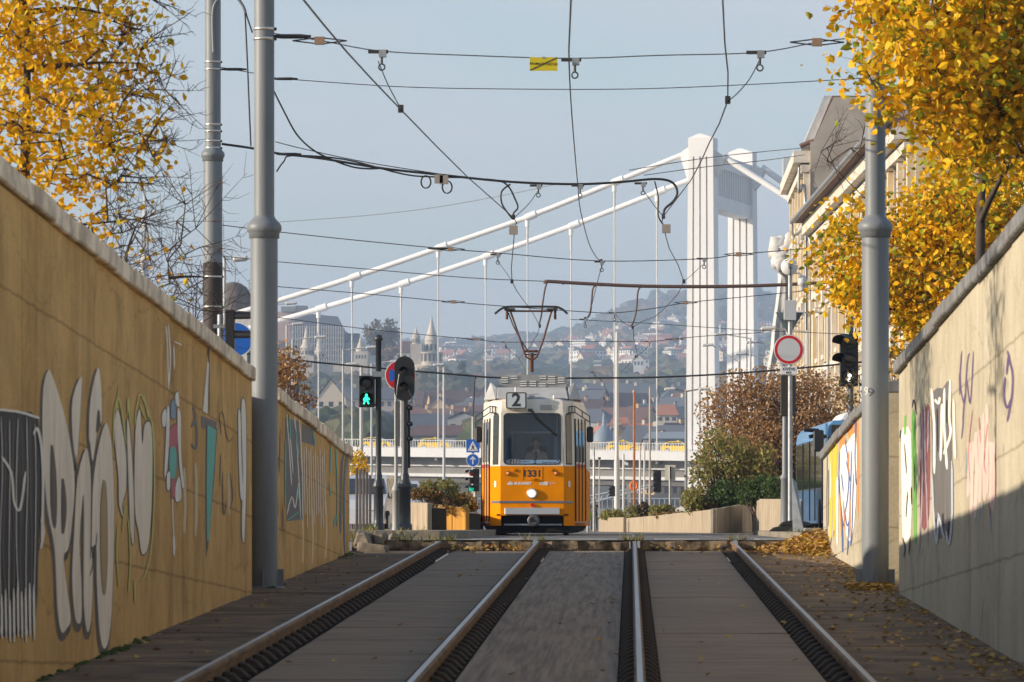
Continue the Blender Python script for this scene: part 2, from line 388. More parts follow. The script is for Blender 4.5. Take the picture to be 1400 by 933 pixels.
# ------------------------------------------------------------------ walls
def ztopL(Y): return 2.51-.0345*(Y-28)
def ztopR(Y): return 2.47-.0347*(Y-31.8)
def wall(name,lab,xi,sgn,segs,ztop,mw,mc,stone,over):
    """inner face at xi, body extends away (sgn) ; segs list of (y0,y1)"""
    root=empty(name,(xi+sgn*.2,40,gz(40)),lab,'wall')
    b=MB()
    def panel(y0,y1,x0,x1,dz=0):
        x0,x1=min(x0,x1),max(x0,x1)
        b.hexa([(x0,y0,gz(y0)-.3),(x1,y0,gz(y0)-.3),(x1,y1,gz(y1)-.3),(x0,y1,gz(y1)-.3),
                (x0,y0,ztop(y0)-.13+dz),(x1,y0,ztop(y0)-.13+dz),(x1,y1,ztop(y1)-.13+dz),(x0,y1,ztop(y1)-.13+dz)],mw)
    for y0,y1 in segs: panel(y0,y1-.018,xi,xi+sgn*.32)
    panel(segs[0][0],segs[-1][1]-.03,xi+sgn*.325,xi+sgn*.48)
    b.build('wall_body',root)
    y=segs[0][0]; Yend=segs[-1][1]
    while y<Yend-.1:
        y1=min(y+stone*U(.85,1.15),Yend); y1=46.6 if y<46.6 and y1>46.2 else 49.8 if y<49.8 and y1>46.7 and y>46.5 else y1; dz=U(-.012,.012); dx=U(-.012,.012)
        c=MB(); xa,xb=sorted((xi-sgn*over+dx, xi+sgn*.5)); a0,a1=y+.006,y1-.006
        zf=lambda q: ztop(q)+dz
        if any(s0<y+.3 and y1-.3<s1 for s0,s1 in segs) or True:
            c.hexa([(xa,a0,zf(a0)-.13),(xb,a0,zf(a0)-.13),(xb,a1,zf(a1)-.13),(xa,a1,zf(a1)-.13),
                    (xa,a0,zf(a0)),(xb,a0,zf(a0)+.02),(xb,a1,zf(a1)+.02),(xa,a1,zf(a1))],mc)
        ingap=(a1>46.6 and a0<49.8)
        if not ingap: c.build('coping_stone',root,bevel=.012)
        y=y1
    return root
random.seed(11)
wallL=wall('retaining_wall','retaining wall tinted ochre by bounced light, with pink stone coping and large white graffiti letters',XL,-1,
     [(10,16.3),(16.3,22.6),(22.6,29),(29,36.8),(36.8,44.6),(44.6,46.6),(49.8,56.3),(56.3,62.8)],ztopL,M_wallL,M_cope,1.15,.05)
wallR=wall('retaining_wall','cream sunlit retaining wall with grey coping and colourful graffiti',XR,1,
     [(10,18),(18,26.5),(26.5,35.5),(35.5,44.4),(44.4,46.6),(49.8,57.2),(57.2,64.9)],ztopR,M_wallR,M_copeR,1.5,.06)
# ------------------------------------------------------------------ graffiti (paint films on the wall face)
FILM=[0]
def gl(pts,layer=1):
    out=[]; FILM[0]=(FILM[0]+1)%23; layer+=FILM[0]*.012
    for x,y in pts:
        Y=F*(-XL)/(CX-x); out.append((XL+.0022*layer,Y,EYE+(CY-y)*Y/F))
    return out
def gr(pts,layer=1):
    out=[]; FILM[0]=(FILM[0]+1)%23; layer+=FILM[0]*.012
    for x,y in pts:
        Y=F*XR/(x-CX); out.append((XR-.0022*layer,Y,EYE+(CY-y)*Y/F))
    return out
def zz(pts,x0,y0,s): return [(x0+a/s,y0+c/s) for a,c in pts]
def strokepoly(pts,wd):
    """px polyline -> px polygon of a tapering stroke"""
    L=[];Rr=[];n=len(pts)
    for i,(x,y) in enumerate(pts):
        a=pts[max(i-1,0)];c=pts[min(i+1,n-1)]; dx,dy=c[0]-a[0],c[1]-a[1]; l=math.hypot(dx,dy) or 1
        k=wd*.5*(1 if 0<i<n-1 else .45)
        L.append((x-dy/l*k,y+dx/l*k)); Rr.append((x+dy/l*k,y-dx/l*k))
    return [( (L[i],L[i+1],Rr[i+1],Rr[i]) ) for i in range(n-1)]
def wob(pts,k=4,amp=.7):
    q=smooth_pts([(x,y,0) for x,y in pts],k); return [(p.x+U(-amp,amp)*.5,p.y+U(-amp,amp)) for p in q]
def rnd(pts,k=4):    # closed smooth outline
    n=len(pts); v=[Vector((x,y,0)) for x,y in pts]; out=[]
    for i in range(n):
        p0,p1,p2,p3=v[i-1],v[i],v[(i+1)%n],v[(i+2)%n]
        for j in range(k):
            t=j/k; q=.5*((2*p1)+(p2-p0)*t+(2*p0-5*p1+4*p2-p3)*t*t+(3*p1-p0-3*p2+p3)*t**3); out.append((q.x,q.y))
    return out
def grow(pts,d):
    cx=sum(p[0] for p in pts)/len(pts); cy=sum(p[1] for p in pts)/len(pts); out=[];n=len(pts)
    area=sum(pts[i][0]*pts[(i+1)%n][1]-pts[(i+1)%n][0]*pts[i][1] for i in range(n)); sg=1 if area>0 else -1
    for i in range(n):
        a=pts[i-1];c=pts[(i+1)%n]; dx,dy=c[0]-a[0],c[1]-a[1]; l=math.hypot(dx,dy) or 1
        out.append((pts[i][0]+sg*dy/l*d,pts[i][1]-sg*dx/l*d*1.6))
    return out
def spray(n,c,c2=None): return mat('spray_'+n,c,.75,col2=c2 or [x*.58+w*.32 for x,w in zip(c,(.45,.34,.2))],scale=4,stretch=(1.5,1.5,.35),contrast=(.42,.78))
S_grey=spray('pale_grey',(.95,.81,.62),(.72,.60,.44)); S_dk=spray('dark_outline',(.10,.085,.07)); S_wh=spray('white',(.93,.87,.76),(.70,.62,.50)); S_yel=spray('lime_yellow',(.66,.62,.16))
S_teal=spray('teal',(.12,.50,.42)); S_pink=spray('pink',(.55,.13,.15)); S_lb=spray('pale_blue',(.25,.34,.43)); S_slate=spray('slate',(.16,.15,.15)); S_blk=spray('black',(.035,.032,.035),(.08,.075,.07))
S_grn=spray('green',(.12,.42,.05)); S_mar=spray('maroon',(.22,.05,.06)); S_pur=spray('purple',(.10,.06,.16)); S_or=spray('orange',(.70,.25,.05)); S_bl=spray('blue',(.05,.13,.40)); S_ywl=spray('yellow',(.72,.52,.02)); S_rose=spray('rose_white',(.68,.53,.45),(.62,.36,.32))
def strokes(b,lines,wd,mt,side,layer):
    g=gl if side<0 else gr
    for j,l in enumerate(lines):
        for i,q in enumerate(strokepoly(wob(l,4,.4),wd)): b.poly(g(q,layer+(j%9)*.07+(i%3)*.02),mt)
z4=lambda p: zz(p,0,470,2.17)
# big pale letters
letters=[
 [(140,80),(150,88),(172,150),(196,240),(212,330),(220,420),(213,540),(200,610),(187,632),(196,720),(208,815),(196,845),(180,855),(168,780),(160,610),(140,500),(128,370),(124,250),(127,130)],
 [(240,96),(238,180),(231,290),(224,370),(218,320),(212,250),(214,160)],
 [(288,72),(298,125),(300,228),(290,240),(281,300),(273,350),(266,300),(262,270),(266,170)],
 [(252,312),(262,340),(268,410),(267,560),(273,690),(268,820),(257,855),(247,780),(246,640),(247,500),(244,450),(234,590),(239,700),(240,812),(229,830),(219,800),(212,690),(218,560),(228,400)],
 [(312,236),(322,260),(331,330),(337,500),(332,740),(322,870),(306,905),(293,850),(285,700),(283,600),(268,600),(270,500),(278,380),(296,280)]]
holes=[[(150,300),(161,370),(165,470),(160,548),(149,480)],[(182,400),(192,455),(192,520),(182,562)],[(305,405),(313,460),(315,640),(308,742),(301,715),(296,600),(297,480)],[(290,195),(293,240),(284,262)]]
b=MB()
for i,l in enumerate(letters):
    r=z4(rnd(l,3)); b.poly(gl([(x-1.2,y+3+ (6 if y>700 else 0)) for x,y in grow(r,2.0)],1+i*.08),S_dk)
for i,l in enumerate(letters): b.poly(gl(z4(rnd(l,3)),2+i*.08),S_grey)
for i,l in enumerate(holes):
    r=z4(rnd(l,3)); b.poly(gl(grow(r,.9),3+i*.05),S_dk)
    if i==2: b.poly(gl(r,3.5),mat('spray_wall_tone',(.48,.33,.15),.9))
strokes(b,[z4(l) for l in [[(270,350),(270,480),(266,640)],[(286,560),(276,640),(264,690)],[(222,330),(222,430),(206,590),(190,640)]]],1.5,S_dk,-1,3)
b.build('graffiti',wallL,label='tall pale grey bubble letters with dark outline')
# second letters with yellow contour
b=MB()
l2=[[(338,230),(348,195),(362,260),(372,330),(372,430),(360,480),(366,520),(352,480),(350,400),(340,300)],
    [(375,230),(384,260),(394,420),(396,590),(386,560),(380,420)],
    [(400,260),(414,195),(420,300),(428,240),(448,250),(450,420),(440,590),(420,625),(410,560),(398,480)]]
for i,l in enumerate(l2):
    r=z4(rnd(l,3)); b.poly(gl(grow(r,1.4),1+i*.08),S_dk); b.poly(gl(r,2+i*.08),S_grey)
strokes(b,[z4(l) for l in [[(334,300),(336,210),(348,160),(358,200),(372,300)],[(376,210),(378,160),(384,240)],[(398,240),(402,190),(414,150),(436,200),(452,260),(456,420),(448,590),(430,680),(416,700)],
   [(346,540),(344,640),(350,720)],[(372,480),(364,520),(362,560)],[(378,520),(384,640),(378,740)],[(396,700),(398,770)],[(412,180),(430,230)],[(424,150),(440,230)],[(350,130),(342,200)]]],2.0,S_yel,-1,3)
b.build('graffiti',wallL,label='narrow grey letters with lime yellow contour')
# scribbled black block near the frame edge
b=MB()
b.poly(gl(z4(rnd([(-60,205),(0,200),(60,205),(112,222),(120,420),(112,640),(104,820),(60,860),(0,868),(-60,870)],2)),1),S_blk)
ln=[]
for i in range(13):
    x=-50+i*12.5; ln.append([(x,225+U(-10,15)),(x+U(-5,5),400),(x+U(-6,6),600),(x+U(-4,4),790),(x+U(-4,4),868)])
strokes(b,[z4(l) for l in ln],1.3,S_slate,-1,2)
strokes(b,[z4(l) for l in ln[::2]],1.0,S_wh,-1,3)
strokes(b,[z4([(-60,200),(-10,196),(60,204),(114,222)]),z4([(0,335),(30,385),(38,470),(56,490),(72,380)]),z4([(96,270),(106,250),(118,300),(124,420),(120,600)]),z4([(118,520),(126,560),(116,610)])],3.4,S_wh,-1,4)
strokes(b,[z4([(x,730+U(-30,40)),(x+2,875+U(-8,12))]) for x in range(-48,104,12)],3.0,S_wh,-1,4)
b.build('graffiti',wallL,label='black block with white scribbled strokes')
# little spray figure: plain coloured shapes
z5=lambda p: zz(p,200,440,3.107)
b=MB()
for mt,l in ((S_wh,[(86,370),(96,380),(94,520),(84,640),(74,650),(80,520)]),(S_wh,[(130,380),(144,400),(146,560),(158,690),(150,700),(136,580)]),(S_wh,[(66,390),(82,372),(80,440),(66,440)]),(S_wh,[(122,310),(134,300),(138,360),(124,350)]),
             (S_lb,[(104,345),(118,335),(124,400),(104,410)]),(S_pink,[(98,460),(130,440),(128,540),(96,540)]),(S_teal,[(98,545),(114,530),(126,560),(124,650),(106,670),(96,620)]),(S_pink,[(104,675),(120,672),(124,730),(106,750)]),
             (S_wh,[(86,650),(98,640),(98,710),(86,710)]),(S_wh,[(124,690),(140,660),(146,750),(122,760)])):
    r=z5(rnd(l)); b.poly(gl(grow(r,.8),1),S_dk); b.poly(gl(r,2),mt)
strokes(b,[z5(l) for l in [[(110,750),(112,840),(116,920)],[(84,20),(90,120),(94,290)],[(92,10),(102,150),(94,280)],[(116,100),(118,200)],[(118,85),(150,100)]]],1.5,S_wh,-1,1)
b.poly(gl(z5([(110,920),(118,905),(122,960),(118,1000),(112,985)]),2),S_wh)
b.build('graffiti',wallL,label='small sprayed figure shape in white, pink and teal')
b=MB()
b.poly(gl(z5([(232,400),(298,425),(296,462),(234,452)]),1),S_slate)
b.poly(gl(z5([(252,440),(300,455),(290,640),(262,960),(252,1000),(250,700)]),1),S_dk)
b.poly(gl(z5([(258,440),(296,460),(286,620),(264,930),(256,930),(254,700)]),2),S_teal)
b.poly(gl(z5([(238,380),(258,165),(264,180),(258,392)]),2),S_wh)
strokes(b,[z5([(256,150),(264,120),(266,390)])],1.2,S_dk,-1,2)
for l in [[(190,450),(206,420),(214,480),(208,540),(190,520)],[(196,360),(206,400),(204,440)]]: strokes(b,[z5(l)],3.0,S_slate,-1,2)
b.build('graffiti',wallL,label='teal blade shape under a white spike')
b=MB()
for l in ([(388,410),(398,390),(402,560),(408,740),(396,720)],[(402,370),(414,330),(422,420),(422,700),(414,930),(404,880),(408,640)]):
    r=z5(rnd(l)); b.poly(gl(grow(r,1.0),1),S_dk); b.poly(gl(r,2),S_wh)
strokes(b,[z5(l) for l in [[(316,480),(310,400),(324,390),(338,480),(352,510),(364,490)],[(322,640),(326,820),(340,760)],[(352,640),(366,740),(350,800)],[(314,560),(310,700)]]],1.0,S_dk,-1,2)
b.build('graffiti',wallL,label='two white strokes beside the grey mast')
# far end of the same wall
z6=lambda p: zz(p,370,540,3.883)
b=MB()
b.poly(gl(z6([(76,120),(150,140),(170,660),(84,672)]),1),S_slate)
b.poly(gl(z6([(165,150),(230,190),(230,270),(165,250)]),1),S_slate)
strokes(b,[z6(l) for l in [[(84,100),(100,330),(110,480)],[(124,110),(140,300),(158,660)],[(150,130),(166,400),(168,660)],[(84,640),(110,540),(128,600),(146,470)],[(100,200),(118,420)]]],1.3,S_wh,-1,2)
strokes(b,[z6(l) for l in [[(84,668),(150,620)],[(156,660),(170,662)],[(96,100),(104,240)],[(76,250),(74,580)],[(128,180),(150,330)],[(222,190),(236,280)],[(310,460),(316,540)],[(340,260),(350,420),(352,700)],[(332,700),(346,640),(352,700)],[(318,260),(316,420)],[(146,480),(146,560)]]],1.6,S_teal,-1,3)
strokes(b,[z6([(175+i*12,270+U(-20,60)),(178+i*12,420+U(-60,60)),(180+i*12,560),(182+i*12,690+U(-60,60))]) for i in range(10)],1.1,S_grey,-1,2)
strokes(b,[z6(l) for l in [[(370,740),(374,430),(386,320),(402,300),(404,360),(390,420)],[(392,850),(390,520),(400,330)]]],3.0,S_slate,-1,2)
strokes(b,[z6([(394,840),(392,520),(402,340)])],1.2,S_lb,-1,3)
strokes(b,[z6(l) for l in [[(40,330),(34,460),(38,640)],[(50,180),(46,420)],[(62,600),(58,730)]]],.9,S_dk,-1,2)
b.build('graffiti',wallL,label='slate block with white and teal tags')
M_refl=mat('pale_reflected_streak',(.80,.60,.34),.9)  # light reflected onto the wall foot, painted as pale streaks
b=MB(); strokes(b,[z6(l) for l in [[(168,620),(172,780),(170,900)],[(220,600),(224,760),(218,900)],[(292,560),(296,740),(290,870)]]],2.2,M_refl,-1,1)
strokes(b,[z5(l) for l in [[(160,620),(164,780),(160,900)],[(208,600),(212,760),(208,910)],[(348,640),(352,820)]]],3.6,mat('pale_wide_streak',(.70,.55,.34),.9),-1,1)
b.build('pale_streaks',wallL)
# right wall
q5=lambda p: zz(p,1220,480,3.333)
b=MB()
b.poly(gr(q5(rnd([(42,380),(60,350),(84,370),(88,600),(84,840),(48,860),(44,600)],2)),1),S_wh)
b.poly(gr(q5([(54,300),(64,290),(64,380),(54,385)]),1),S_grn)
b.poly(gr(q5(rnd([(88,300),(104,290),(110,500),(112,850),(98,855),(94,600)],2)),1),S_grn)
b.poly(gr(q5(rnd([(126,290),(150,270),(172,260),(172,660),(160,800),(130,790),(126,520)],2)),1),S_mar)
strokes(b,[q5(l) for l in [[(134,250),(140,420),(136,700),(122,925)],[(150,240),(152,500),(160,700),(164,870)],[(128,300),(130,500)],[(166,270),(164,460)]]],1.8,spray('lilac',(.40,.34,.40)),1,2)
strokes(b,[q5(l) for l in [[(92,260),(100,220),(112,290)],[(100,480),(104,640)],[(58,420),(66,560)],[(72,640),(64,760)],[(50,850),(60,900),(54,940)],[(84,850),(76,930)],[(36,400),(40,360)],[(88,620),(90,700)]]],1.1,S_blk,1,3)
b.build('graffiti',wallR,label='white, green and maroon vertical strokes')
b=MB()
b.poly(gr(q5(rnd([(182,190),(230,170),(268,140),(272,400),(276,640),(272,850),(240,840),(200,850),(184,640),(180,400)],2)),1),spray('charcoal',(.12,.11,.10),(.22,.21,.2)))
strokes(b,[q5(l) for l in [[(180,170),(192,330),(194,560)],[(196,220),(212,240),(218,210)],[(228,240),(226,360),(222,500)],[(240,170),(238,320),(244,420),(252,540)],[(266,130),(262,300),(268,380),(236,470)],[(282,220),(284,360),(290,490)]]],3.2,S_wh,1,2)
strokes(b,[q5(l) for l in [[(184,560),(192,760),(204,880),(212,760)],[(212,740),(236,840),(244,850)],[(274,500),(276,740),(262,885),(248,820)]]],2.6,spray('sky_grey',(.50,.55,.62)),1,3)
strokes(b,[q5(l) for l in [[(206,260),(210,460)],[(250,220),(252,330)],[(200,760),(204,810)],[(232,740),(232,800)],[(262,780),(256,840)]]],1.6,S_blk,1,4)
b.build('graffiti',wallR,label='charcoal piece with thick white drips')
b=MB()
strokes(b,[q5(l) for l in [[(318,0),(310,140),(330,240),(342,60),(352,10)],[(340,120),(356,240),(370,0)],[(306,100),(308,200)],[(326,320),(316,400)],[(330,200),(322,340)]]],1.8,S_pur,1,1)
strokes(b,[q5(l) for l in [[(526,0),(540,60),(550,120),(544,220),(524,325)],[(516,120),(510,200),(524,260),(546,210)],[(530,20),(522,110)]]],3.0,S_pur,1,1)
b.build('graffiti',wallR,label='two purple scrawled tags')
b=MB()
for i in range(8):
    x=352+i*16; strokes(b,[q5([(x,300+U(-60,80) if 1<i<6 else 440+U(-20,40)),(x+U(-4,4),420),(x+U(-6,6),560),(x+U(-8,8),690+U(-40,80))])],4.6,S_rose,1,1)
strokes(b,[q5(l) for l in [[(366,270),(350,440),(356,600)],[(436,330),(420,500),(430,560)],[(470,470),(474,620)],[(440,690),(450,760)],[(396,300),(404,420)]]],.9,spray('rose_line',(.55,.14,.16)),1,2)
strokes(b,[q5(l) for l in [[(380,700),(382,790)],[(400,690),(400,780)],[(448,730),(450,820)],[(340,460),(336,570)]]],1.6,S_lb,1,1)
b.build('graffiti',wallR,label='faded rose and white letters')
z7=lambda p: zz(p,1110,540,3.89)
b=MB()
for mt,l in ((S_ywl,[(96,300),(108,290),(110,600),(104,770),(98,760),(96,520)]),(S_ywl,[(112,260),(134,240),(132,460),(126,740),(116,730),(112,500)]),(S_wh,[(130,470),(142,460),(140,780),(132,770)]),(S_wh,[(100,330),(104,480),(100,560)]),
   (S_or,[(146,240),(176,200),(180,300),(160,330),(148,420)]),(S_or,[(240,150),(250,160),(250,620),(242,600)]),(S_or,[(186,180),(226,150),(224,260),(200,240)]),(S_wh,[(150,300),(190,260),(236,200),(240,440),(226,700),(200,780),(176,700),(156,560)])):
    b.poly(gr(z7(rnd(l,2)),1 if mt is not S_wh else 2),mt)
strokes(b,[z7(l) for l in [[(236,110),(232,330),(238,480)],[(150,300),(146,480),(160,660),(166,840)],[(180,240),(200,420),(190,560),(176,640)],[(214,300),(206,560),(190,850)],[(178,620),(190,700),(206,640)],[(224,420),(216,700),(208,800)],[(160,420),(170,520)],[(186,350),(206,460)],[(152,640),(172,700)]]],1.6,S_bl,1,3)
strokes(b,[z7(l) for l in [[(168,560),(180,720)],[(208,560),(204,760)],[(152,520),(160,760)],[(200,300),(196,420)]]],1.5,S_or,1,4)
strokes(b,[z7(l) for l in [[(84,320),(80,560),(84,840)],[(120,720),(116,755)],[(104,760),(100,800)],[(90,400),(88,700)]]],1.2,S_slate,1,2)
b.build('graffiti',wallR,label='yellow, orange and blue piece at the far end')
# cracks, joints and moss along the wall foot
b=MB(); M_moss=mat('moss',(.07,.12,.02),.95,col2=(.03,.05,.012),scale=30,bump=1)
random.seed(5)
for i in range(120):
    Y=random.choice((U(27.5,33),U(33,36),U(48,50),U(60,62.5))); x=XL+abs(random.gauss(0,.05))+.01
    r=U(.008,.028); z=gz(Y)+.012
    b.lathe((x,Y,z),[(r*1.4,0),(r*1.1,r*.6),(0,r)],M_moss,6)
b.build('moss_tufts',label='green moss along the foot of the ochre wall',cat='moss',kind='stuff')
# ------------------------------------------------------------------ big grey masts
def mast(x,Y,zb,ztop,lab,collar_z,rl=.15,ru=.112):
    root=empty('catenary_mast',(x,Y,zb),lab,'mast','grey tubular overhead line masts')
    b=MB(); b.lathe((x,Y,0),[(rl,zb),(rl,collar_z-.02)],M_pole,40); b.lathe((x,Y,0),[(ru,collar_z+.1),(ru,ztop)],M_pole,40); b.build('pole',root)
    b=MB(); b.lathe((x,Y,0),[(rl,collar_z-.12),(rl+.018,collar_z-.115),(rl+.018,collar_z-.06),(rl+.03,collar_z-.05),(rl+.042,collar_z-.02),(rl+.042,collar_z+.02),(rl+.025,collar_z+.05),(rl,collar_z+.075),(ru+.012,collar_z+.105),(ru,collar_z+.13)],M_pole,40)
    b.build('collar',root)
    b=MB(); b.lathe((x,Y,zb),[(rl+.07,0),(rl+.07,.02),(rl+.001,.025)],M_pole,32)
    for k in range(4):
        q=k*math.pi/2+math.pi/4*0; c,s=math.cos(q),math.sin(q)
        b.obox((x+c*(rl+.03),Y+s*(rl+.03),zb+.11),(c*.035,s*.035,0),(-s*.007,c*.007,0),(0,0,.10),M_pole)
    b.build('base_plate',root); return root
def band(root,x,Y,z,r):
    b=MB(); b.lathe((x,Y,z),[(r+.001,-.018),(r+.008,-.016),(r+.008,.016),(r+.001,.018)],M_band,32); b.obox((x+r+.015,Y-.02,z),(.012,0,0),(0,.014,0),(0,0,.016),M_wire); b.build('band',root)
ML=mast(-4.04,48.4,gz(48.4),7.2,'grey mast standing in the ochre wall with steel bands near its top',.2+(720-312)/123.9)
for yy in (40,53.5): band(ML,-4.04,48.4,.2+(720-yy)/124,.112)
MR=mast(2.70,48.4,gz(48.4),7.0,'grey mast standing in the cream wall, its top among yellow leaves',.2+(720-311)/123.9)
X2=(291-CX)*77/F
M2=mast(X2,77,0,10.6,'grey mast behind the ochre wall carrying a curved cable conduit',.2+(720-212)/77.9,.166,.14)
for yy in (85.5,95.5,171,180,193.5,203,379,420): band(M2,X2,77,.2+(720-yy)/77.9,.14 if yy<212 else .166)
b=MB()
b.tube(smooth_pts([P(292,72,76.82),P(291,20,76.82),P(296,2,76.82),P(308,-6,76.82),P(322,-4,76.82),P(332,8,76.82),P(336,20,76.82)],4),.028,M_pole,8); b.build('cable_conduit',M2)
b=MB()
for l in ([P(336,18,76.8),P(340,30,76.8),P(345,45,76.8)],[P(335,18,76.8),P(338,80,76.8),P(340,130,76.8),P(343,200,76.8)]): b.tube(smooth_pts(l,4),.014,M_cable,6)
b.build('cable',M2)
# dark wrapped lower section of the far mast
b=MB(); b.lathe((X2,77,0),[(.171,.2+(720-470)/77.9),(.171,.2+(720-360)/77.9)],mat('dark_wrap',(.045,.035,.03),.7),32); b.build('dark_wrap',M2)
text_mesh('painted_mark','9',mat('white_mark',(.6,.6,.55),.7),.13,(2.70-.11,48.4-.15,.2+(720-536)/124),(1,-.9,0),(0,0,1),MR)
# ================================================================== TRAM
random.seed(21)
TY=97.0; TXC=(727.5-CX)*TY/F
def tz(y): return EYE+(CY-y)*TY/F
def tx(x): return (x-727.5)*TY/F
M_tor=mat('tram_orange_paint',(.84,.27,.0),.5,col2=(.62,.19,.0),scale=1.6,amount=.8,coat=.0,spec=.03,contrast=(.4,.75))
M_tcr=mat('tram_cream_paint',(.78,.72,.62),.4,col2=(.56,.48,.38),scale=1.8,stretch=(1,1,.4),amount=.8,coat=.05,contrast=(.42,.75))
M_tred=mat('tram_red_band',(.50,.05,.02),.4)
M_troof=mat('tram_roof_grey',(.52,.51,.49),.55,col2=(.40,.39,.37),scale=2)
M_tseal=mat('window_rubber_seal',(.012,.012,.013),.5)
M_tglass=glass_mat('windscreen_glass',(.62,.76,.90),.05)
M_dglass=mat('dark_window_glass',(.02,.025,.03),.06,spec=.8)
M_tin=mat('tram_interior',(.16,.18,.20),.8)
M_silver=mat('aluminium_plate',(.62,.62,.63),.38,.7)
M_rustp=mat('pantograph_rust',(.16,.06,.035),.7,col2=(.07,.03,.02),scale=9)
tram=empty('tram',(TXC,TY,0),'yellow and cream tram number 1331 on line 2 coming up to the ramp','tram')
def T(x,dy,z): return (TXC+x,TY+dy,z)
# plan stations of the right half: (half width, depth)
PL=[(.70,0),(.715,.02),(.92,.30),(.94,.33),(1.15,1.55),(1.15,14.5)]
def ring(z,ins=0,back=0):
    pts=[(-x+ins*.6 if x else 0,d+back) for x,d in PL[::-1]]+[(x-ins*.6,d+back) for x,d in PL]
    return [T(x,d,z) for x,d in pts]
def loft(b,levels,mt,skip=None,cap=False):
    rs=[ring(*l) for l in levels]; n=len(rs[0])
    for i in range(len(rs)-1):
        for k in range(n-1):
            if skip and skip(k,i): continue
            b.add([rs[i][k],rs[i][k+1],rs[i+1][k+1],rs[i+1][k]],[(0,1,2,3)],mt)
        b.add([rs[i][n-1],rs[i][0],rs[i+1][0],rs[i+1][n-1]],[(0,1,2,3)],mt)
    if cap: b.add(rs[-1],[tuple(range(n))],mt)
zs=dict(bot=tz(719),belt=tz(637.5),wt=tz(563),top=tz(547.5))
b=MB(); fc=len(PL)-1      # index of the front centre quad
loft(b,[(zs['bot']+.0,.0,0),(zs['belt'],0,0)],M_tor,skip=lambda k,i:k==fc); b.build('lower_body',tram)
# front lower panel with the coupler opening
b=MB(); xo0,xo1=tx(685),tx(771); zo=tz(705)
def fp(x,z,d=0): return T(x,d,z)
b.add([fp(-.7,zo),fp(.7,zo),fp(.7,zs['belt']),fp(-.7,zs['belt'])],[(0,1,2,3)],M_tor)
b.add([fp(-.7,zs['bot']),fp(xo0,zs['bot']),fp(xo0,zo),fp(-.7,zo)],[(0,1,2,3)],M_tor)
b.add([fp(xo1,zs['bot']),fp(.7,zs['bot']),fp(.7,zo),fp(xo1,zo)],[(0,1,2,3)],M_tor)
b.build('front_panel',tram)
b=MB(); loft(b,[(zs['belt']+.0015,0,0),(zs['wt'],.03,.05),(zs['top']-.02,.05,.08),(zs['top']+.03,.16,.16),(zs['top']+.05,.5,.4)],M_tcr,skip=lambda k,i:k==fc and i==0,cap=True)
# windscreen surround: plate with a rounded hole
W=.635; z0,z1=tz(635.5),tz(565); cr=.09
def rr(w0,za,zb,r,n=6):
    out=[]
    for cxx,cz,a0 in ((w0-r,zb-r,0),(-w0+r,zb-r,90),(-w0+r,za+r,180),(w0-r,za+r,270)):
        for k in range(n+1):
            q=R(a0+90*k/n); out.append((cxx+r*math.cos(q),cz+r*math.sin(q)))
    return out
def slope(z): return .05*(z-zs['belt'])/(zs['wt']-zs['belt'])
inn=rr(W,z0,z1,cr); n=len(inn)
def proj(x,z):   # push from centre to outer rectangle
    zc=(z0+z1)/2; hw=.69; h0=zs['belt']-zc; h1=zs['wt']-zc
    dx=x; dz=z-zc; t=min(hw/abs(dx) if abs(dx)>1e-6 else 9e9,(h1/dz if dz>0 else h0/dz) if abs(dz)>1e-6 else 9e9); return dx*t,zc+dz*t
outp=[proj(x,z) for x,z in inn]
for k in range(n):
    k2=(k+1)%n
    b.add([fp(*inn[k],slope(inn[k][1])),fp(*inn[k2],slope(inn[k2][1])),fp(*outp[k2],slope(outp[k2][1])),fp(*outp[k],slope(outp[k][1]))],[(0,1,2,3)],M_tcr)
b.build('upper_body',tram)
b=MB(); i2=rr(W-.022,z0+.022,z1-.022,cr*.8)
for k in range(n):
    k2=(k+1)%n
    f=[fp(*inn[k],slope(inn[k][1])-.012),fp(*inn[k2],slope(inn[k2][1])-.012),fp(*i2[k2],slope(i2[k2][1])-.012),fp(*i2[k],slope(i2[k][1])-.012)]
    b.add(f,[(0,1,2,3)],M_tseal); b.add([f[0],f[1],fp(*inn[k2],slope(inn[k2][1])+.02),fp(*inn[k],slope(inn[k][1])+.02)],[(0,1,2,3)],M_tseal)
wf=b.build('windscreen_seal',tram)
b=MB(); b.poly([fp(x,z,slope(z)+.012) for x,z in rr(W-.005,z0+.005,z1-.005,cr)],M_tglass); wsn=b.build('windscreen',tram,fix=False)
# cab interior: back partition, desk, side trim
b=MB()
b.box(TXC-.66,TXC+.66,TY+1.5,TY+1.53,zs['belt']-.4,zs['top']-.1,mat('cab_partition',(.12,.25,.42),.8))
b.box(TXC-.46,TXC+.46,TY+1.46,TY+1.49,zs['belt']+.1,tz(590),mat('cab_glass_door',(.03,.09,.17),.3))
for x in (-.5,.47): b.box(TXC+x,TXC+x+.03,TY+1.44,TY+1.46,zs['belt'],tz(588),M_galv)
b.box(TXC-.53,TXC+.53,TY+1.44,TY+1.46,tz(591),tz(588),M_galv)
b.box(TXC-.66,TXC+.66,TY+.18,TY+.62,zs['belt']-.12,zs['belt']-.02,M_tin)
b.box(TXC-.67,TXC+.67,TY+.1,TY+1.5,zs['top']-.13,zs['top']-.09,M_tin)
b.build('cab_interior',tram)
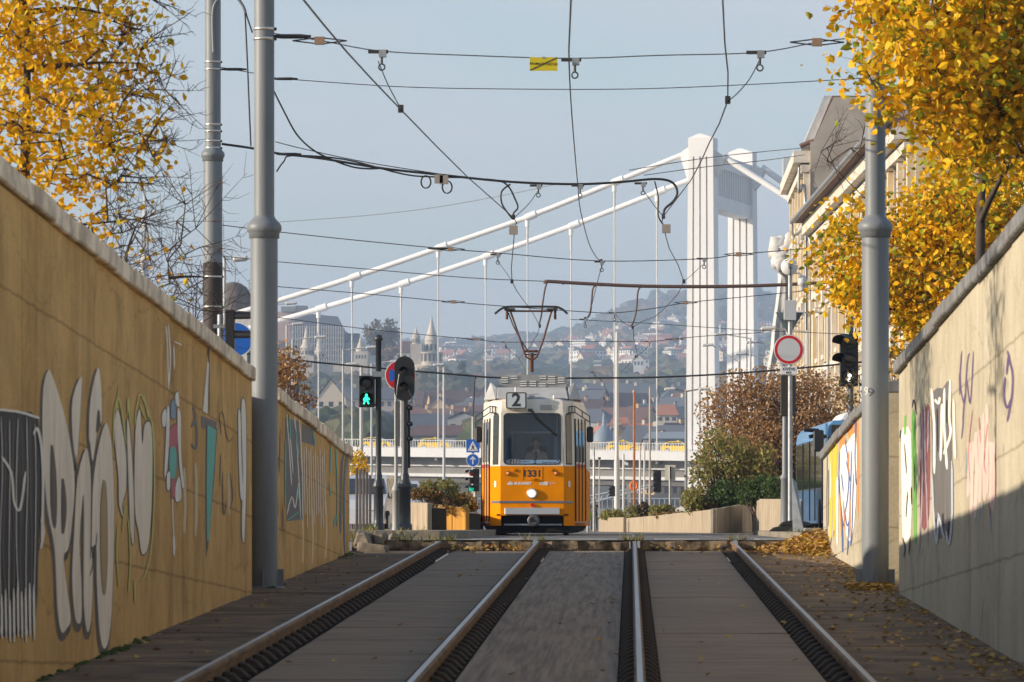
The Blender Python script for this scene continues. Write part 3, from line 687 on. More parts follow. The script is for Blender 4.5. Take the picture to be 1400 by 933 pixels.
# line display strip and cards behind the glass
b=MB(); b.box(TXC+tx(692),TXC+tx(766),TY+.04,TY+.05,tz(634.5),tz(629),mat('display_strip',(.55,.57,.60),.5)); b.build('destination_strip',tram)
b=MB(); b.box(TXC+tx(695.5),TXC+tx(709),TY+.03,TY+.036,tz(635),tz(628),mat('peach_card',(.80,.50,.36),.6)); cdp=b.build('run_card',tram)
text_mesh('lettering','F17',M_ink,.115,T(tx(702.3),.026,tz(631.3)),(1,0,0),(0,0,1),tram,bold=.003)
text_mesh('lettering','2',M_ink,.13,T(tx(731),.036,tz(631.8)),(1,0,0),(0,0,1),tram,bold=.003)
text_mesh('lettering','Közvágóhíd',M_ink,.05,T(tx(716),.036,tz(631)),(1,0,0),(0,0,1),tram)
text_mesh('lettering','Jászai Mari tér',M_ink,.055,T(tx(751),.036,tz(632.5)),(1,0,0),(0,0,1),tram)
# route box
b=MB(); x0,x1,za,zb=tx(691.5),tx(720.5),tz(560),tz(536)
pf=[(x,z) for x,z in [((x0+x1)/2+a,(za+zb)/2+c) for a,c in rr((x1-x0)/2,-(zb-za)/2,(zb-za)/2,.045,4)]]
b.prism([T(x,-.10,z) for x,z in pf],(0,.32,0),M_tcr); rb=b.build('route_box',tram)
b=MB(); pin=[((x0+x1)/2+a,(za+zb)/2+c) for a,c in rr((x1-x0)/2-.012,-(zb-za)/2+.012,(zb-za)/2-.012,.04,4)]
b.prism([T(x,-.108,z) for x,z in pin],(0,.007,0),M_tseal)
pin2=[((x0+x1)/2+a,(za+zb)/2+c) for a,c in rr((x1-x0)/2-.036,-(zb-za)/2+.036,(zb-za)/2-.036,.025,4)]
b.prism([T(x,-.112,z) for x,z in pin2],(0,.003,0),mat('route_panel',(.52,.57,.60),.35)); b.build('route_panel',rb)
text_mesh('route_number','2',mat('number_dark',(.03,.03,.04),.5),.40,T((x0+x1)/2,-.115,(za+zb)/2+.0),(1,0,0),(0,0,1),rb,bold=.012)
# vent under the roof edge
b=MB()
for i in range(6): b.obox(T(tx(747.5),.035+.01,tz(560.6)+.018*i+.01),(.145,0,0),(0,.012,-.006),(0,.003,.006),M_troof)
b.box(*[TXC+tx(738),TXC+tx(757),TY+.075,TY+.085,tz(561),tz(552)],M_dark); b.build('air_vent',tram)
# cheek windows (narrow) and doors
for sg in (-1,1):
    def ck(t,z,off=.0,seg=(2,3)):     # point on the cheek panel
        (xa,da),(xb,db)=PL[1],PL[2]; k=(z-zs['belt'])/(zs['wt']-zs['belt']); k=max(k,0)
        nx,ny=.28,-.21; l=math.hypot(nx,ny); ins=.018*k
        return T(sg*(xa+(xb-xa)*t-ins+nx/l*off),da+(db-da)*t+.05*k+ny/l*off,z)
    b=MB(); q=[ck(.16,z0+.0,.006),ck(.80,z0+.0,.006),ck(.80,z1-.06,.006),ck(.70,z1,.006),ck(.26,z1,.006),ck(.16,z1-.06,.006)]
    b.poly(q,M_tseal); q2=[ck(.22,z0+.03,.009),ck(.74,z0+.03,.009),ck(.74,z1-.08,.009),ck(.66,z1-.03,.009),ck(.30,z1-.03,.009),ck(.22,z1-.08,.009)]
    b.poly(q2,M_dglass); b.build('side_window',tram,fix=False)
    # black grab frame above the door with mirror arm
    def dr(t,z,off=0):                 # point on the door face
        (xa,da),(xb,db)=PL[3],PL[4]; k=max((z-zs['belt'])/(zs['wt']-zs['belt']),0)
        nx,ny=1.22,-.21; l=math.hypot(nx,ny)
        return T(sg*(xa+(xb-xa)*t-.018*k+nx/l*off),da+(db-da)*t+.05*k+ny/l*off,z)
    dz0,dz1=tz(712.5),tz(572)
    b=MB()
    for a,c in ((.02,.32),(.34,.64),(.66,.98)):
        zsx=[(dz0,zs['belt']-.0),(zs['belt'],dz1)]
        b.add([dr(a,dz0,.012),dr(c,dz0,.012),dr(c,zs['belt']-.03,.012),dr(a,zs['belt']-.03,.012)],[(0,1,2,3)],M_tor)
        b.add([dr(a,zs['belt']-.03,.012),dr(c,zs['belt']-.03,.012),dr(c,zs['belt']+.05,.012),dr(a,zs['belt']+.05,.012)],[(0,1,2,3)],M_tred)
        b.add([dr(a,zs['belt']+.05,.012),dr(c,zs['belt']+.05,.012),dr(c,dz1,.012),dr(a,dz1,.012)],[(0,1,2,3)],M_tcr)
    d=b.build('door',tram,fix=False)
    b=MB()
    for a,c in ((.10,.25),(.42,.57),(.74,.90)):
        b.add([dr(a,zs['belt']+.10,.016),dr(c,zs['belt']+.10,.016),dr(c,dz1-.07,.016),dr(a,dz1-.07,.016)],[(0,1,2,3)],M_dglass)
    b.build('door_window',d,fix=False)
    b=MB()
    for a in (.01,.33,.65,.985): b.tube([dr(a,dz0,.02),dr(a,zs['belt'],.02),dr(a,dz1,.02)],.016,M_tseal,6)
    b.build('door_seal',d)
    b=MB(); b.obox(dr(.5,dz0-.035,.05),Vector(dr(.62,0))-Vector(dr(.16,0)),(sg*.05,0,0),(0,0,.015),M_galv); b.build('door_step',tram)
    b=MB(); b.add([ck(.02,zs['belt']-.02,.004),ck(.98,zs['belt']-.02,.004),ck(.98,zs['belt']+.025,.004),ck(.02,zs['belt']+.025,.004)],[(0,1,2,3)],M_tred); 
    # handrail frame
    e0=Vector(ck(.45,tz(556),.03)); e1=Vector(ck(1.0,tz(555),.05)); 
    mo=Vector(T(sg*1.27,.62,tz(577))); mo2=Vector(T(sg*1.27,.62,tz(570)))
    b=MB(); b.obox((e0+e1)/2,(e1-e0)/2,(0,.004,0),(0,0,.006),M_tseal)
    for dzz in (0,-.14):
        p0=e0+Vector((0,0,dzz)); p1=e1+Vector((0,0,dzz)); b.tube([p0,p1,mo2+Vector((0,0,dzz*.9+.02))],.012,M_tseal,6)
    for p in (e0,(e0+e1)/2+Vector((0,0,0)),e1,(e1+mo2)/2+Vector((0,0,.01))): b.tube([p,p+Vector((0,0,-.14))],.011,M_tseal,6)
    b.tube([mo2+Vector((0,0,.02)),mo,mo+Vector((sg*.01,0,-.12))],.011,M_tseal,6); ar=b.build('mirror_arm',tram)
    b=MB(); mc=Vector(T(sg*(1.275 if sg>0 else 1.20),.62,tz(593.5))); b.obox(mc,(.075,0,0),(0,.06,0),(0,0,.175),M_black); mr=b.build('mirror',ar,bevel=.03)
    b=MB(); b.obox(mc+Vector((-sg*.0,.065,0)),(.06,0,0),(0,.004,0),(0,0,.155),M_silver); b.build('mirror_glass',mr)
# trim strip, bumper, lamps
b=MB()
zt0,zt1=tz(688),tz(685.2)
for p,q in (((-.72,-.012),(.72,-.012)),((.722,-.006),(.91,.262)),((-.722,-.006),(-.91,.262))):
    b.hexa([T(p[0],p[1],zt0),T(q[0],q[1],zt0),T(q[0],q[1]+.02,zt0),T(p[0],p[1]+.02,zt0),T(p[0],p[1],zt1),T(q[0],q[1],zt1),T(q[0],q[1]+.02,zt1),T(p[0],p[1]+.02,zt1)],mat('blue_grey_trim',(.16,.18,.24),.35,.4))
b.build('trim_strip',tram)
b=MB(); b.box(TXC+tx(690),TXC+tx(765),TY-.08,TY-.001,tz(704),tz(694.5),M_silver); b.build('bumper',tram,bevel=.012)
b=MB(); b.box(TXC+xo0,TXC+xo1,TY+.25,TY+.3,zs['bot']-.0,zo+.05,M_dark); b.box(TXC+xo0-.1,TXC+xo1+.1,TY+.002,TY+.3,zo+.0,zo+.03,M_dark)
b.box(TXC+tx(689),TXC+tx(768),TY+.05,TY+.1,tz(718.5),tz(716.5),M_galv); b.build('coupler_recess',tram)
b=MB(); disc(b,T(tx(729.5),-.06,tz(712)),.135,mat('coupler_steel',(.12,.12,.12),.5,.6),'y',28,.16); b.lathe(T(tx(729.5),-.15,tz(712)),[(.135,0),(.12,-.02),(.05,-.01),(.035,.01),(0,.01)],mat('coupler_steel',(.1,.1,.1)),28,'y'); disc(b,T(tx(729.5),-.17,tz(712)),.03,M_dark,'y',16,.02); b.build('coupler',tram)
b=MB(); b.lathe(T(tx(727.3),0,tz(675)),[(.115,-.001),(.115,-.05),(.098,-.06)],M_silver,28,'y'); hl=b.build('headlight',tram)
b=MB(); b.lathe(T(tx(727.3),-.045,tz(675)),[(.098,0),(.08,-.022),(.04,-.034),(0,-.037)],mat('headlight_lens',(.9,.88,.8),.2,emit=(1,.93,.8),estr=.55),24,'y'); b.build('lens',hl)
M_amb=mat('amber_lens',(.75,.20,.02),.2,emit=(1,.25,.02),estr=.15)
for x in (694.8,760.2):
    b=MB(); b.lathe(T(tx(x),0,tz(647.5)),[(.05,-.001),(.05,-.03),(.042,-.036)],M_tseal,20,'y'); q=b.build('indicator',tram)
    b=MB(); b.lathe(T(tx(x),-.03,tz(647.5)),[(.041,0),(.03,-.02),(0,-.028)],M_amb,20,'y'); b.build('lens',q)
b=MB(); disc(b,T(tx(728),-.02,tz(691)),.042,mat('red_reflector',(.62,.01,.01),.25),'y',20,.04); b.build('reflector',tram)
# raised number panel, hatch, small plates
b=MB()
for (xa,xb,ya,yb) in ((714,741.5,638.6,639.6),(714,715,639.6,656.5),(740.6,741.5,639.6,656.5)): b.box(TXC+tx(xa),TXC+tx(xb),TY-.008,TY-.0005,tz(yb),tz(ya),M_tor)
b.box(TXC+tx(725.5),TXC+tx(731),TY-.05,TY-.001,tz(656.5),tz(654),M_tor)
for x in (701,752): b.box(TXC+tx(x),TXC+tx(x+3.5),TY-.03,TY-.001,tz(644.5),tz(641),M_tor)
b.build('number_plate',tram)
text_mesh('fleet_number','1331',mat('number_dark',(.03,.03,.04)),.205,T(tx(727.3),-.004,tz(648)),(1,0,0),(0,0,1),tram,bold=.007,sx=1.04)
M_tw=mat('white_lettering',(.80,.80,.78),.5)
text_mesh('lettering','BUDAPEST',M_tw,.080,T(tx(715),-.004,tz(661.3)),(1,0,0),(0,0,1),tram,bold=.003,sx=1.02)
b=MB()   # emblem beside it: a small waved crest
for i,(h0,h1) in enumerate(((-.035,.01),(-.03,.03),(-.04,.05),(-.035,.055),(-.035,.03),(-.03,.02))):
    x=tx(693.8)+i*.022; b.box(TXC+x,TXC+x+.014,TY-.005,TY-.001,tz(661.3)+h0,tz(661.3)+h1,M_tw)
b.box(TXC+tx(693.6),TXC+tx(701.6),TY-.006,TY-.001,tz(661.3)-.008,tz(661.3)+.004,M_tw); b.build('emblem',tram)
b=MB(); b.box(TXC+tx(738),TXC+tx(746.5),TY-.005,TY-.001,tz(661.3)-.03,tz(661.3)+.03,M_tw); disc(b,T(tx(747),-.004,tz(661.3)),.042,M_tw,'y',20,.006); b.lathe(T(tx(747),-.0085,tz(661.3)),[(.024,0),(.018,0)],mat('ring_grey',(.4,.36,.3)),18,'y')
b.build('emblem',tram)
text_mesh('lettering','BKV',mat('ring_grey',(.4,.36,.3)),.055,T(tx(741.7),-.006,tz(661.3)),(1,0,0),(0,0,1),tram,bold=.002)
for i,t in enumerate(('BUDAPESTI','KÖZLEKEDÉSI','ZRT')): text_mesh('lettering',t,M_tw,.022,T(tx(751.2),-.004,tz(659.7)-.026*i),(1,0,0),(0,0,1),tram,align='LEFT')
for sg in (-1,1):
    for dz,hh in ((.05,.018),(.0,.03),(-.045,.02)):
        b=MB(); xm=(.715+.92)/2; c=Vector(T(sg*xm,.155,tz(662)+dz)); t=Vector((sg*.205,.28,0)).normalized(); nrm=Vector((sg*.28,-.205,0)).normalized()
        b.obox(c+nrm*.003,t*.035,nrm*.001,(0,0,hh),M_tw); b.build('side_marking',tram)
# skirt and bogie shadow mass
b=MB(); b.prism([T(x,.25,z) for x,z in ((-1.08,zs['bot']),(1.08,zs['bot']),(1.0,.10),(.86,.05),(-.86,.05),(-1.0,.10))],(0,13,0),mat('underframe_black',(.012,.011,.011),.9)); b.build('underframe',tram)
for sg in (-1,1):
    b=MB(); b.lathe(T(sg*.72,1.9,.33),[(0,-.06),(.33,-.06),(.33,.06),(0,.06)],M_galv,28,'x'); b.build('wheel',tram)
# roof fairings
b=MB(); b.hexa([T(tx(678.5),.22,tz(545)),T(tx(777),.22,tz(545)),T(tx(777),3.5,tz(545)),T(tx(678.5),3.5,tz(545)),T(tx(679),.75,tz(528.5)),T(tx(773),.75,tz(528.5)),T(tx(773),3.5,tz(528.5)),T(tx(679),3.5,tz(528.5))],M_troof); b.build('roof_fairing',tram,bevel=.015)
for sg in (-1,1):
    b=MB(); xi=tx(777) if sg>0 else tx(678); xo=tx(794.5) if sg>0 else tx(659.5); xt=tx(784.5) if sg>0 else tx(669)
    b.hexa([T(xi+sg*.004,.24,tz(545.5)),T(xo,.75,tz(546)),T(xo,3.4,tz(546)),T(xi+sg*.004,3.4,tz(545.5)),T(xi-sg*.02,.72,tz(530)),T(xt,1.0,tz(520)),T(xt,3.4,tz(520)),T(xi-sg*.02,3.4,tz(530))],M_troof); b.build('side_fairing',tram,bevel=.02)
b=MB(); b.prism([T(tx(x),1.1,tz(y)) for x,y in ((680.5,528),(773.5,528),(773.5,516),(768,511.5),(760,510),(692,510),(685,512),(680.5,518))],(0,2.2,0),mat('hood_grey',(.34,.34,.33),.6,col2=(.26,.26,.25),scale=3)); hood=b.build('equipment_hood',tram)
M_slat=mat('louvre_light',(.58,.57,.55),.5)
for cx_,y0_,n_,wd in ((688,514.5,3,9),(701,512.5,2,9),(714,519.5,3,9),(727,519.5,3,9),(740,523,2,10),(753,513,4,10),(766,515,3,9),(741,512.5,2,9)):
    b=MB()
    for i in range(n_): b.obox(T(tx(cx_),1.09,tz(y0_+i*3.1)),(wd*TY/F/2,0,0),(0,.012,-.006),(0,.005,.012),M_slat)
    b.box(TXC+tx(cx_-wd/2),TXC+tx(cx_+wd/2),TY+1.097,TY+1.099,tz(y0_+n_*3.1-1.2),tz(y0_-1.6),mat('louvre_recess',(.10,.10,.10),.8)); b.build('louvre',hood)
b=MB(); b.lathe(T(tx(704.5),.32,0),[(.022,tz(545)),(.022,tz(529))],M_white,10); b.lathe(T(tx(757.5),.2,0),[(.03,tz(545)),(.03,tz(541.5)),(.015,tz(540))],M_white,10); b.obox(T(tx(727),.2,tz(542)),(.06,0,0),(0,.03,0),(0,0,.02),M_galv); b.build('roof_fitting',tram)
# wiper
b=MB()
for o in (0,.035): b.tube([T(tx(724.5)+o,-.06,tz(560.5)+o*.3),T(tx(735)+o,-.05,tz(574)),T(tx(759.5)+o,-.03,tz(595.5))],.014,M_tseal,6)
b.tube([T(tx(762.3),-.02,tz(571)),T(tx(762.3),-.025,tz(631))],.012,M_tseal,6); b.obox(T(tx(725),-.03,tz(561)),(.05,0,0),(0,.05,0),(0,0,.03),M_tseal); b.obox(T(tx(761),-.03,tz(596)),(.03,0,0),(0,.02,0),(0,0,.02),M_tseal)
b.build('wiper',tram)
# pantograph
PY=2.4
def pp(x,y,dy=0): return P(x,y,TY+PY+dy)
pan=[]
b=MB(); b.tube([pp(726.6,509),pp(726.6,483)],.052,M_rustp,10); b.build('pantograph_post',tram)
b=MB()
for dy in (-.12,.12):
    b.tube([pp(698,426,dy),pp(711,464,dy),pp(717,483,dy),pp(720,489,dy),pp(725,491.5,dy),pp(730,491.5,dy),pp(734,488,dy),pp(737,481,dy),pp(743,464,dy),pp(754,426,dy)],.024,M_rustp,8)
b.tube([pp(715,480.5),pp(737,480.5)],.03,M_rustp,8); b.tube([pp(717,485),pp(735,485)],.02,M_rustp,8)
b.tube([pp(695,428),pp(701,444),pp(710,462),pp(723,482)],.014,M_wire,6); b.build('pantograph_frame',tram)
b=MB()
for dy in (-.2,.2):
    b.tube(smooth_pts([pp(676.5,429.5,dy),pp(683,424,dy),pp(690,420.5,dy),pp(698,419.7,dy),pp(728,419.5,dy),pp(756,419.7,dy),pp(763,420.5,dy),pp(770,424,dy),pp(776,429.5,dy)],3),.026,M_wire,6)
b.tube([pp(695,425.6),pp(756,425.6)],.022,M_rustp,6)
for x in (693,759): b.tube([pp(x,421),pp(x,437)],.03,M_rustp,6); b.obox(pp(x+4*(1 if x<720 else -1),423.5),(.12,0,0),(0,.2,0),(0,0,.02),M_wire)
b.build('contact_head',tram)
# driver
def figure(name,joints,edges,colour,parent=None,loc=None,label=None,cat=None,sub=2):
    me=bpy.data.meshes.new(name); me.from_pydata([j[0] for j in joints],edges,[]); o=bpy.data.objects.new(name,me); COL.objects.link(o)
    sk=o.modifiers.new('s','SKIN')
    for i,v in enumerate(me.skin_vertices[0].data):
        r=joints[i][1]; v.radius=r if hasattr(r,'__len__') else (r,r); v.use_root=(i==0)
    sb=o.modifiers.new('d','SUBSURF'); sb.levels=sb.render_levels=sub
    dg=bpy.context.evaluated_depsgraph_get(); m2=bpy.data.meshes.new_from_object(o.evaluated_get(dg)); bpy.data.objects.remove(o)
    mats=[]
    for p in m2.polygons:
        mt=colour(p.center)
        if mt not in mats: mats.append(mt)
        p.material_index=mats.index(mt); p.use_smooth=True
    m2.materials.clear()
    for mt in mats: m2.materials.append(mt)
    idx=[p.material_index for p in m2.polygons]
    m2.polygons.foreach_set('material_index',[min(i,len(mats)-1) for i in idx])
    ob=bpy.data.objects.new(name,m2); COL.objects.link(ob); ob.location=loc or (0,0,0)
    return tag(ob,label,cat)
M_skin=mat('skin',(.52,.30,.21),.55); M_suit=mat('dark_uniform',(.03,.035,.055),.8); M_shirt=mat('white_shirt',(.72,.72,.72),.7); M_hair=mat('dark_hair',(.05,.035,.025),.7)
dzs=tz(606)        # head centre height
DX=TXC+tx(731.5); DY=TY+1.12
def head_mesh(parent,c,r,hair=True):
    b=MB(); c=Vector(c)
    prof=[(0,-1.28),(.38,-1.22),(.62,-1.0),(.78,-.6),(.88,-.1),(.9,.35),(.84,.75),(.6,1.08),(.3,1.24),(0,1.28)]
    return prof
def person_sit(loc):
    J=[((0,0,-.70),(.15,.12)),((0,.0,-.45),(.15,.11)),((0,0,-.22),(.17,.11)),((0,0,-.155),(.07,.065)),((0,-.005,-.09),(.052,.055)),((0,-.01,-.02),(.072,.085)),((0,0,.07),(.078,.092)),((0,.0,.13),(.05,.06)),
       ((.19,0,-.23),.062),((.25,-.08,-.46),.05),((.20,-.33,-.52),.038),((.19,-.42,-.50),.032),((-.19,0,-.23),.062),((-.25,-.08,-.46),.05),((-.20,-.33,-.52),.038),((-.19,-.42,-.50),.032),
       ((.10,-.12,-.74),.085),((.11,-.45,-.72),.065),((.11,-.48,-1.05),.045),((-.10,-.12,-.74),.085),((-.11,-.45,-.72),.065),((-.11,-.48,-1.05),.045)]
    E=[(0,1),(1,2),(2,3),(3,4),(4,5),(5,6),(6,7),(2,8),(8,9),(9,10),(10,11),(2,12),(12,13),(13,14),(14,15),(0,16),(16,17),(17,18),(0,19),(19,20),(20,21)]
    def colr(c):
        if c.z>-.115: return M_skin
        if c.z>-.30 and abs(c.x)<.055 and c.y<-.03: return M_shirt
        if c.y<-.36 and c.z>-.62: return M_skin
        return M_suit
    return figure('person',J,E,colr,loc=loc,label='tram driver in dark suit, white shirt and tie behind the windscreen',cat='person')
drv=person_sit((DX,DY,dzs))
b=MB(); b.lathe((DX,DY+.015,dzs+.06),[(.088,-.02),(.094,.03),(.086,.07),(.055,.10),(0,.11)],M_hair,18); b.build('hair',drv)
b=MB(); b.prism([(DX-.016,DY-.135,dzs-.155),(DX+.016,DY-.135,dzs-.155),(DX+.026,DY-.145,dzs-.33),(DX,DY-.145,dzs-.36),(DX-.026,DY-.145,dzs-.33)],(0,.012,0),M_ink)
b.build('necktie',drv)
b=MB()
for s in (-1,1): b.prism([(DX+s*.012,DY-.13,dzs-.15),(DX+s*.075,DY-.09,dzs-.13),(DX+s*.07,DY-.13,dzs-.20)],(0,.01,0),M_shirt)
b.build('collar',drv)
b=MB()
for s in (-1,1):
    b.lathe((DX+s*.033,DY-.087,dzs+.012),[(0,-.008),(.011,-.004),(.012,0),(0,.006)],M_ink,8)
    b.lathe((DX+s*.083,DY+.005,dzs+.0),[(0,-.035),(.014,-.015),(.015,.015),(0,.035)],M_skin,8)
b.obox((DX,DY-.083,dzs-.062),(.022,0,0),(0,.006,0),(0,0,.004),mat('lips',(.35,.13,.11),.6)); b.hexa([(DX-.014,DY-.105,dzs-.03),(DX+.014,DY-.105,dzs-.03),(DX+.014,DY-.08,dzs-.034),(DX-.014,DY-.08,dzs-.034),(DX-.006,DY-.092,dzs+.02),(DX+.006,DY-.092,dzs+.02),(DX+.006,DY-.08,dzs+.02),(DX-.006,DY-.08,dzs+.02)],M_skin); b.build('face_features',drv)
b=MB(); b.box(DX-.22,DX+.22,DY+.17,DY+.24,dzs-.75,dzs-.05,M_suit); b.box(DX-.22,DX+.22,DY-.2,DY+.2,dzs-.92,dzs-.80,M_suit); b.build('driver_seat',tram)

# ================================================================== BRIDGE
BX,BY=9.24,560.0; ux,uy=.968,-.25; vx,vy=.25,.968
def BR(t,v,z): return Vector((BX+ux*t+vx*v,BY+uy*t+vy*v,z))
bridge=empty('suspension_bridge',(BX,BY,0),'white suspension bridge with fluted twin pylon and long sloping cables','bridge')
def bbox(b,t0,t1,v0,v1,z0,z1,mt): b.hexa([BR(t0,v0,z0),BR(t1,v0,z0),BR(t1,v1,z0),BR(t0,v1,z0),BR(t0,v0,z1),BR(t1,v0,z1),BR(t1,v1,z1),BR(t0,v1,z1)],mt)
M_bshade=mat('bridge_groove_grey',(.42,.42,.42),.7)
def pylon_leg(v):
    b=MB(); H=49.7; v0,v1=v-1.3,v+1.3
    hb,ht=2.0,1.62       # half width base, top along u
    # front fluted skin: ribs between grooves
    def w(z): return hb+(ht-hb)*z/H
    fr=[-1,-.62,-.5,-.10,.02,.42,.54,1.0]
    zt=H-1.6; zb=0
    for i in range(7):
        g=i%2==1; d=.45 if g else 0
        zt_=zt-.8 if g else H
        for (za,zc) in ((zb,zt_),)+(((zt_,H),) if g else ()):
            dd=d if zc==zt_ else 0
            a=[(fr[i]*w(za),v0+dd,za),(fr[i+1]*w(za),v0+dd,za),(fr[i+1]*w(za),v1-dd,za),(fr[i]*w(za),v1-dd,za),(fr[i]*w(zc),v0+dd,zc),(fr[i+1]*w(zc),v0+dd,zc),(fr[i+1]*w(zc),v1-dd,zc),(fr[i]*w(zc),v1-dd,zc)]
            b.hexa([BR(*p) for p in a],M_bwhite)
    t=w(H); b.hexa([BR(-t,v0,H),BR(t,v0,H),BR(t,v1,H),BR(-t,v1,H),BR(-t*.2,v0+.3,H+.55),BR(0,v0+.3,H+.55),BR(0,v1-.3,H+.55),BR(-t*.2,v1-.3,H+.55)],M_bwhite)
    return b.build('pylon_leg',bridge)
pylon_leg(0); pylon_leg(22.5)
b=MB(); bbox(b,-1.0,1.35,1.3,21.2,46.2,48.0,M_bwhite); bbox(b,-1.0,1.35,1.3,21.2,40.9,42.6,M_bwhite); bbox(b,-.3,.85,1.3,21.2,42.6,46.2,M_bwhite)
for i in range(15): 
    v=2.0+i*1.3; bbox(b,.85,1.25,v,v+.45,42.6,46.2,M_bwhite)
b.build('portal_beam',bridge)
# cable saddles
for v in (0,22.5):
    b=MB(); b.prism([BR(-1.6,v-.6,48.7),BR(-2.7,v-.6,48.0),BR(-2.75,v-.6,47.0),BR(-1.6,v-.6,43.6)],(vx*1.2,vy*1.2,0),M_bwhite)
    b.prism([BR(1.6,v-.6,48.2),BR(3.0,v-.6,47.2),BR(2.5,v-.6,45.6),BR(1.6,v-.6,44.6)],(vx*1.2,vy*1.2,0),M_bwhite); b.build('cable_saddle',bridge)
def on_plane(x,y,v):
    X0,Y0=BX+vx*v,BY+vy*v; k=(x-CX)
    t=(F*X0-Y0*k)/(k*uy-F*ux); Y=Y0+uy*t
    return t,EYE+(CY-y)*Y/F
near=[(943,208),(845,247.6),(726,295.5),(604,338),(486,378.5),(377,412.5),(250,450),(100,487)]
far=[(999,224),(902.8,261.7),(785.4,307.7),(668.6,349.4),(553,387.5),(440,421.5),(376.7,439.5),(250,472),(100,505)]
def dz(t): return 9.55-.019*t-.00002*t*t if t<0 else 9.55-.03*t
M_hang=mat('hanger_white',(.62,.60,.56),.5)
for v,lst,hx in ((0,near,(1,2,3,4,6,7)),(22.5,far,(1,2,3,4,5,7,8))):
    pts=[BR(t,v,z) for t,z in [on_plane(x,y,v) for x,y in lst]]
    b=MB(); b.tube(smooth_pts(pts,4),.36,M_bwhite,10); b.build('main_cable',bridge)
    for i in hx:
        p=pts[i]; t=on_plane(*lst[i],v)[0]; d=(pts[i]-pts[i-1]).normalized()
        b=MB(); b.tube([p-d*.75,p+d*.75],.5,M_bwhite,10); b.tube([p+d*.5+Vector((0,0,.35)),p+d*.5+Vector((0,0,-1.2))],.3,M_bwhite,8); b.build('cable_clamp',bridge)
        b=MB(); b.tube([p+d*.5+Vector((0,0,-.8)),p+d*.5+Vector((0,0,-3.2))],.15,M_hang,8); b.tube([p+d*.5+Vector((0,0,-3)),Vector((p.x+d.x*.5,p.y+d.y*.5,dz(t)))],.095,M_hang,8); b.build('hanger',bridge)
# back stay cables to the right
for v,l in ((0,[(990,215),(1085,275),(1240,385)]),(22.5,[(1042,229),(1088,262),(1240,360)])):
    b=MB(); b.tube([BR(t,v,z) for t,z in [on_plane(x,y,v) for x,y in l]],.42,M_bwhite,10); b.build('back_cable',bridge)
# deck
TS=[-150,-120,-90,-75,-60,-45,-30,-15,0,15,40,90]
def deckstrip(v0,v1,a,c,mt,name,b=None):
    b=b or MB()
    for t0,t1 in zip(TS[:-1],TS[1:]):
        b.hexa([BR(t0,v0,dz(t0)+a),BR(t1,v0,dz(t1)+a),BR(t1,v1,dz(t1)+a),BR(t0,v1,dz(t0)+a),BR(t0,v0,dz(t0)+c),BR(t1,v0,dz(t1)+c),BR(t1,v1,dz(t1)+c),BR(t0,v1,dz(t0)+c)],mt)
    return b
deckstrip(-2.6,25,-.62,0,M_bwhite,'deck').build('deck',bridge)
deckstrip(-2.75,-2.6,-1.05,.12,M_bwhite,'f').build('deck_fascia',bridge)
b=deckstrip(-.8,23,-3.4,-.625,M_bgrey,'g')
for i in range(46):
    t=-140+i*4.2; bbox(b,t,t+.25,-2.5,-.8,dz(t)-1.5,dz(t)-.66,M_bgrey)
deckstrip(-1.1,-.801,-2.2,-2.05,M_bwhite,'',b); deckstrip(-1.3,-.801,-3.55,-3.15,M_bwhite,'',b)
deckstrip(-.9,23,-4.3,-3.56,mat('girder_under',(.16,.15,.14),.8),'',b)
b.build('girder',bridge)
b=MB(); deckstrip(-2.72,-2.66,1.08,1.16,M_bwhite,'',b); deckstrip(-2.72,-2.66,.16,.22,M_bwhite,'',b)
t=-110
while t<60:
    bbox(b,t,t+.06,-2.71,-2.67,dz(t)+.1,dz(t)+1.1,M_bwhite)
    t+=.34
b.build('railing',bridge)
b=MB()
for t in (-66,-34,8,30): bbox(b,t,t+1.5,4,5.5,0,dz(t)-3.6,M_bwhite); bbox(b,t,t+1.5,17,18.5,0,dz(t)-3.6,M_bwhite)
b.build('pier',bridge)
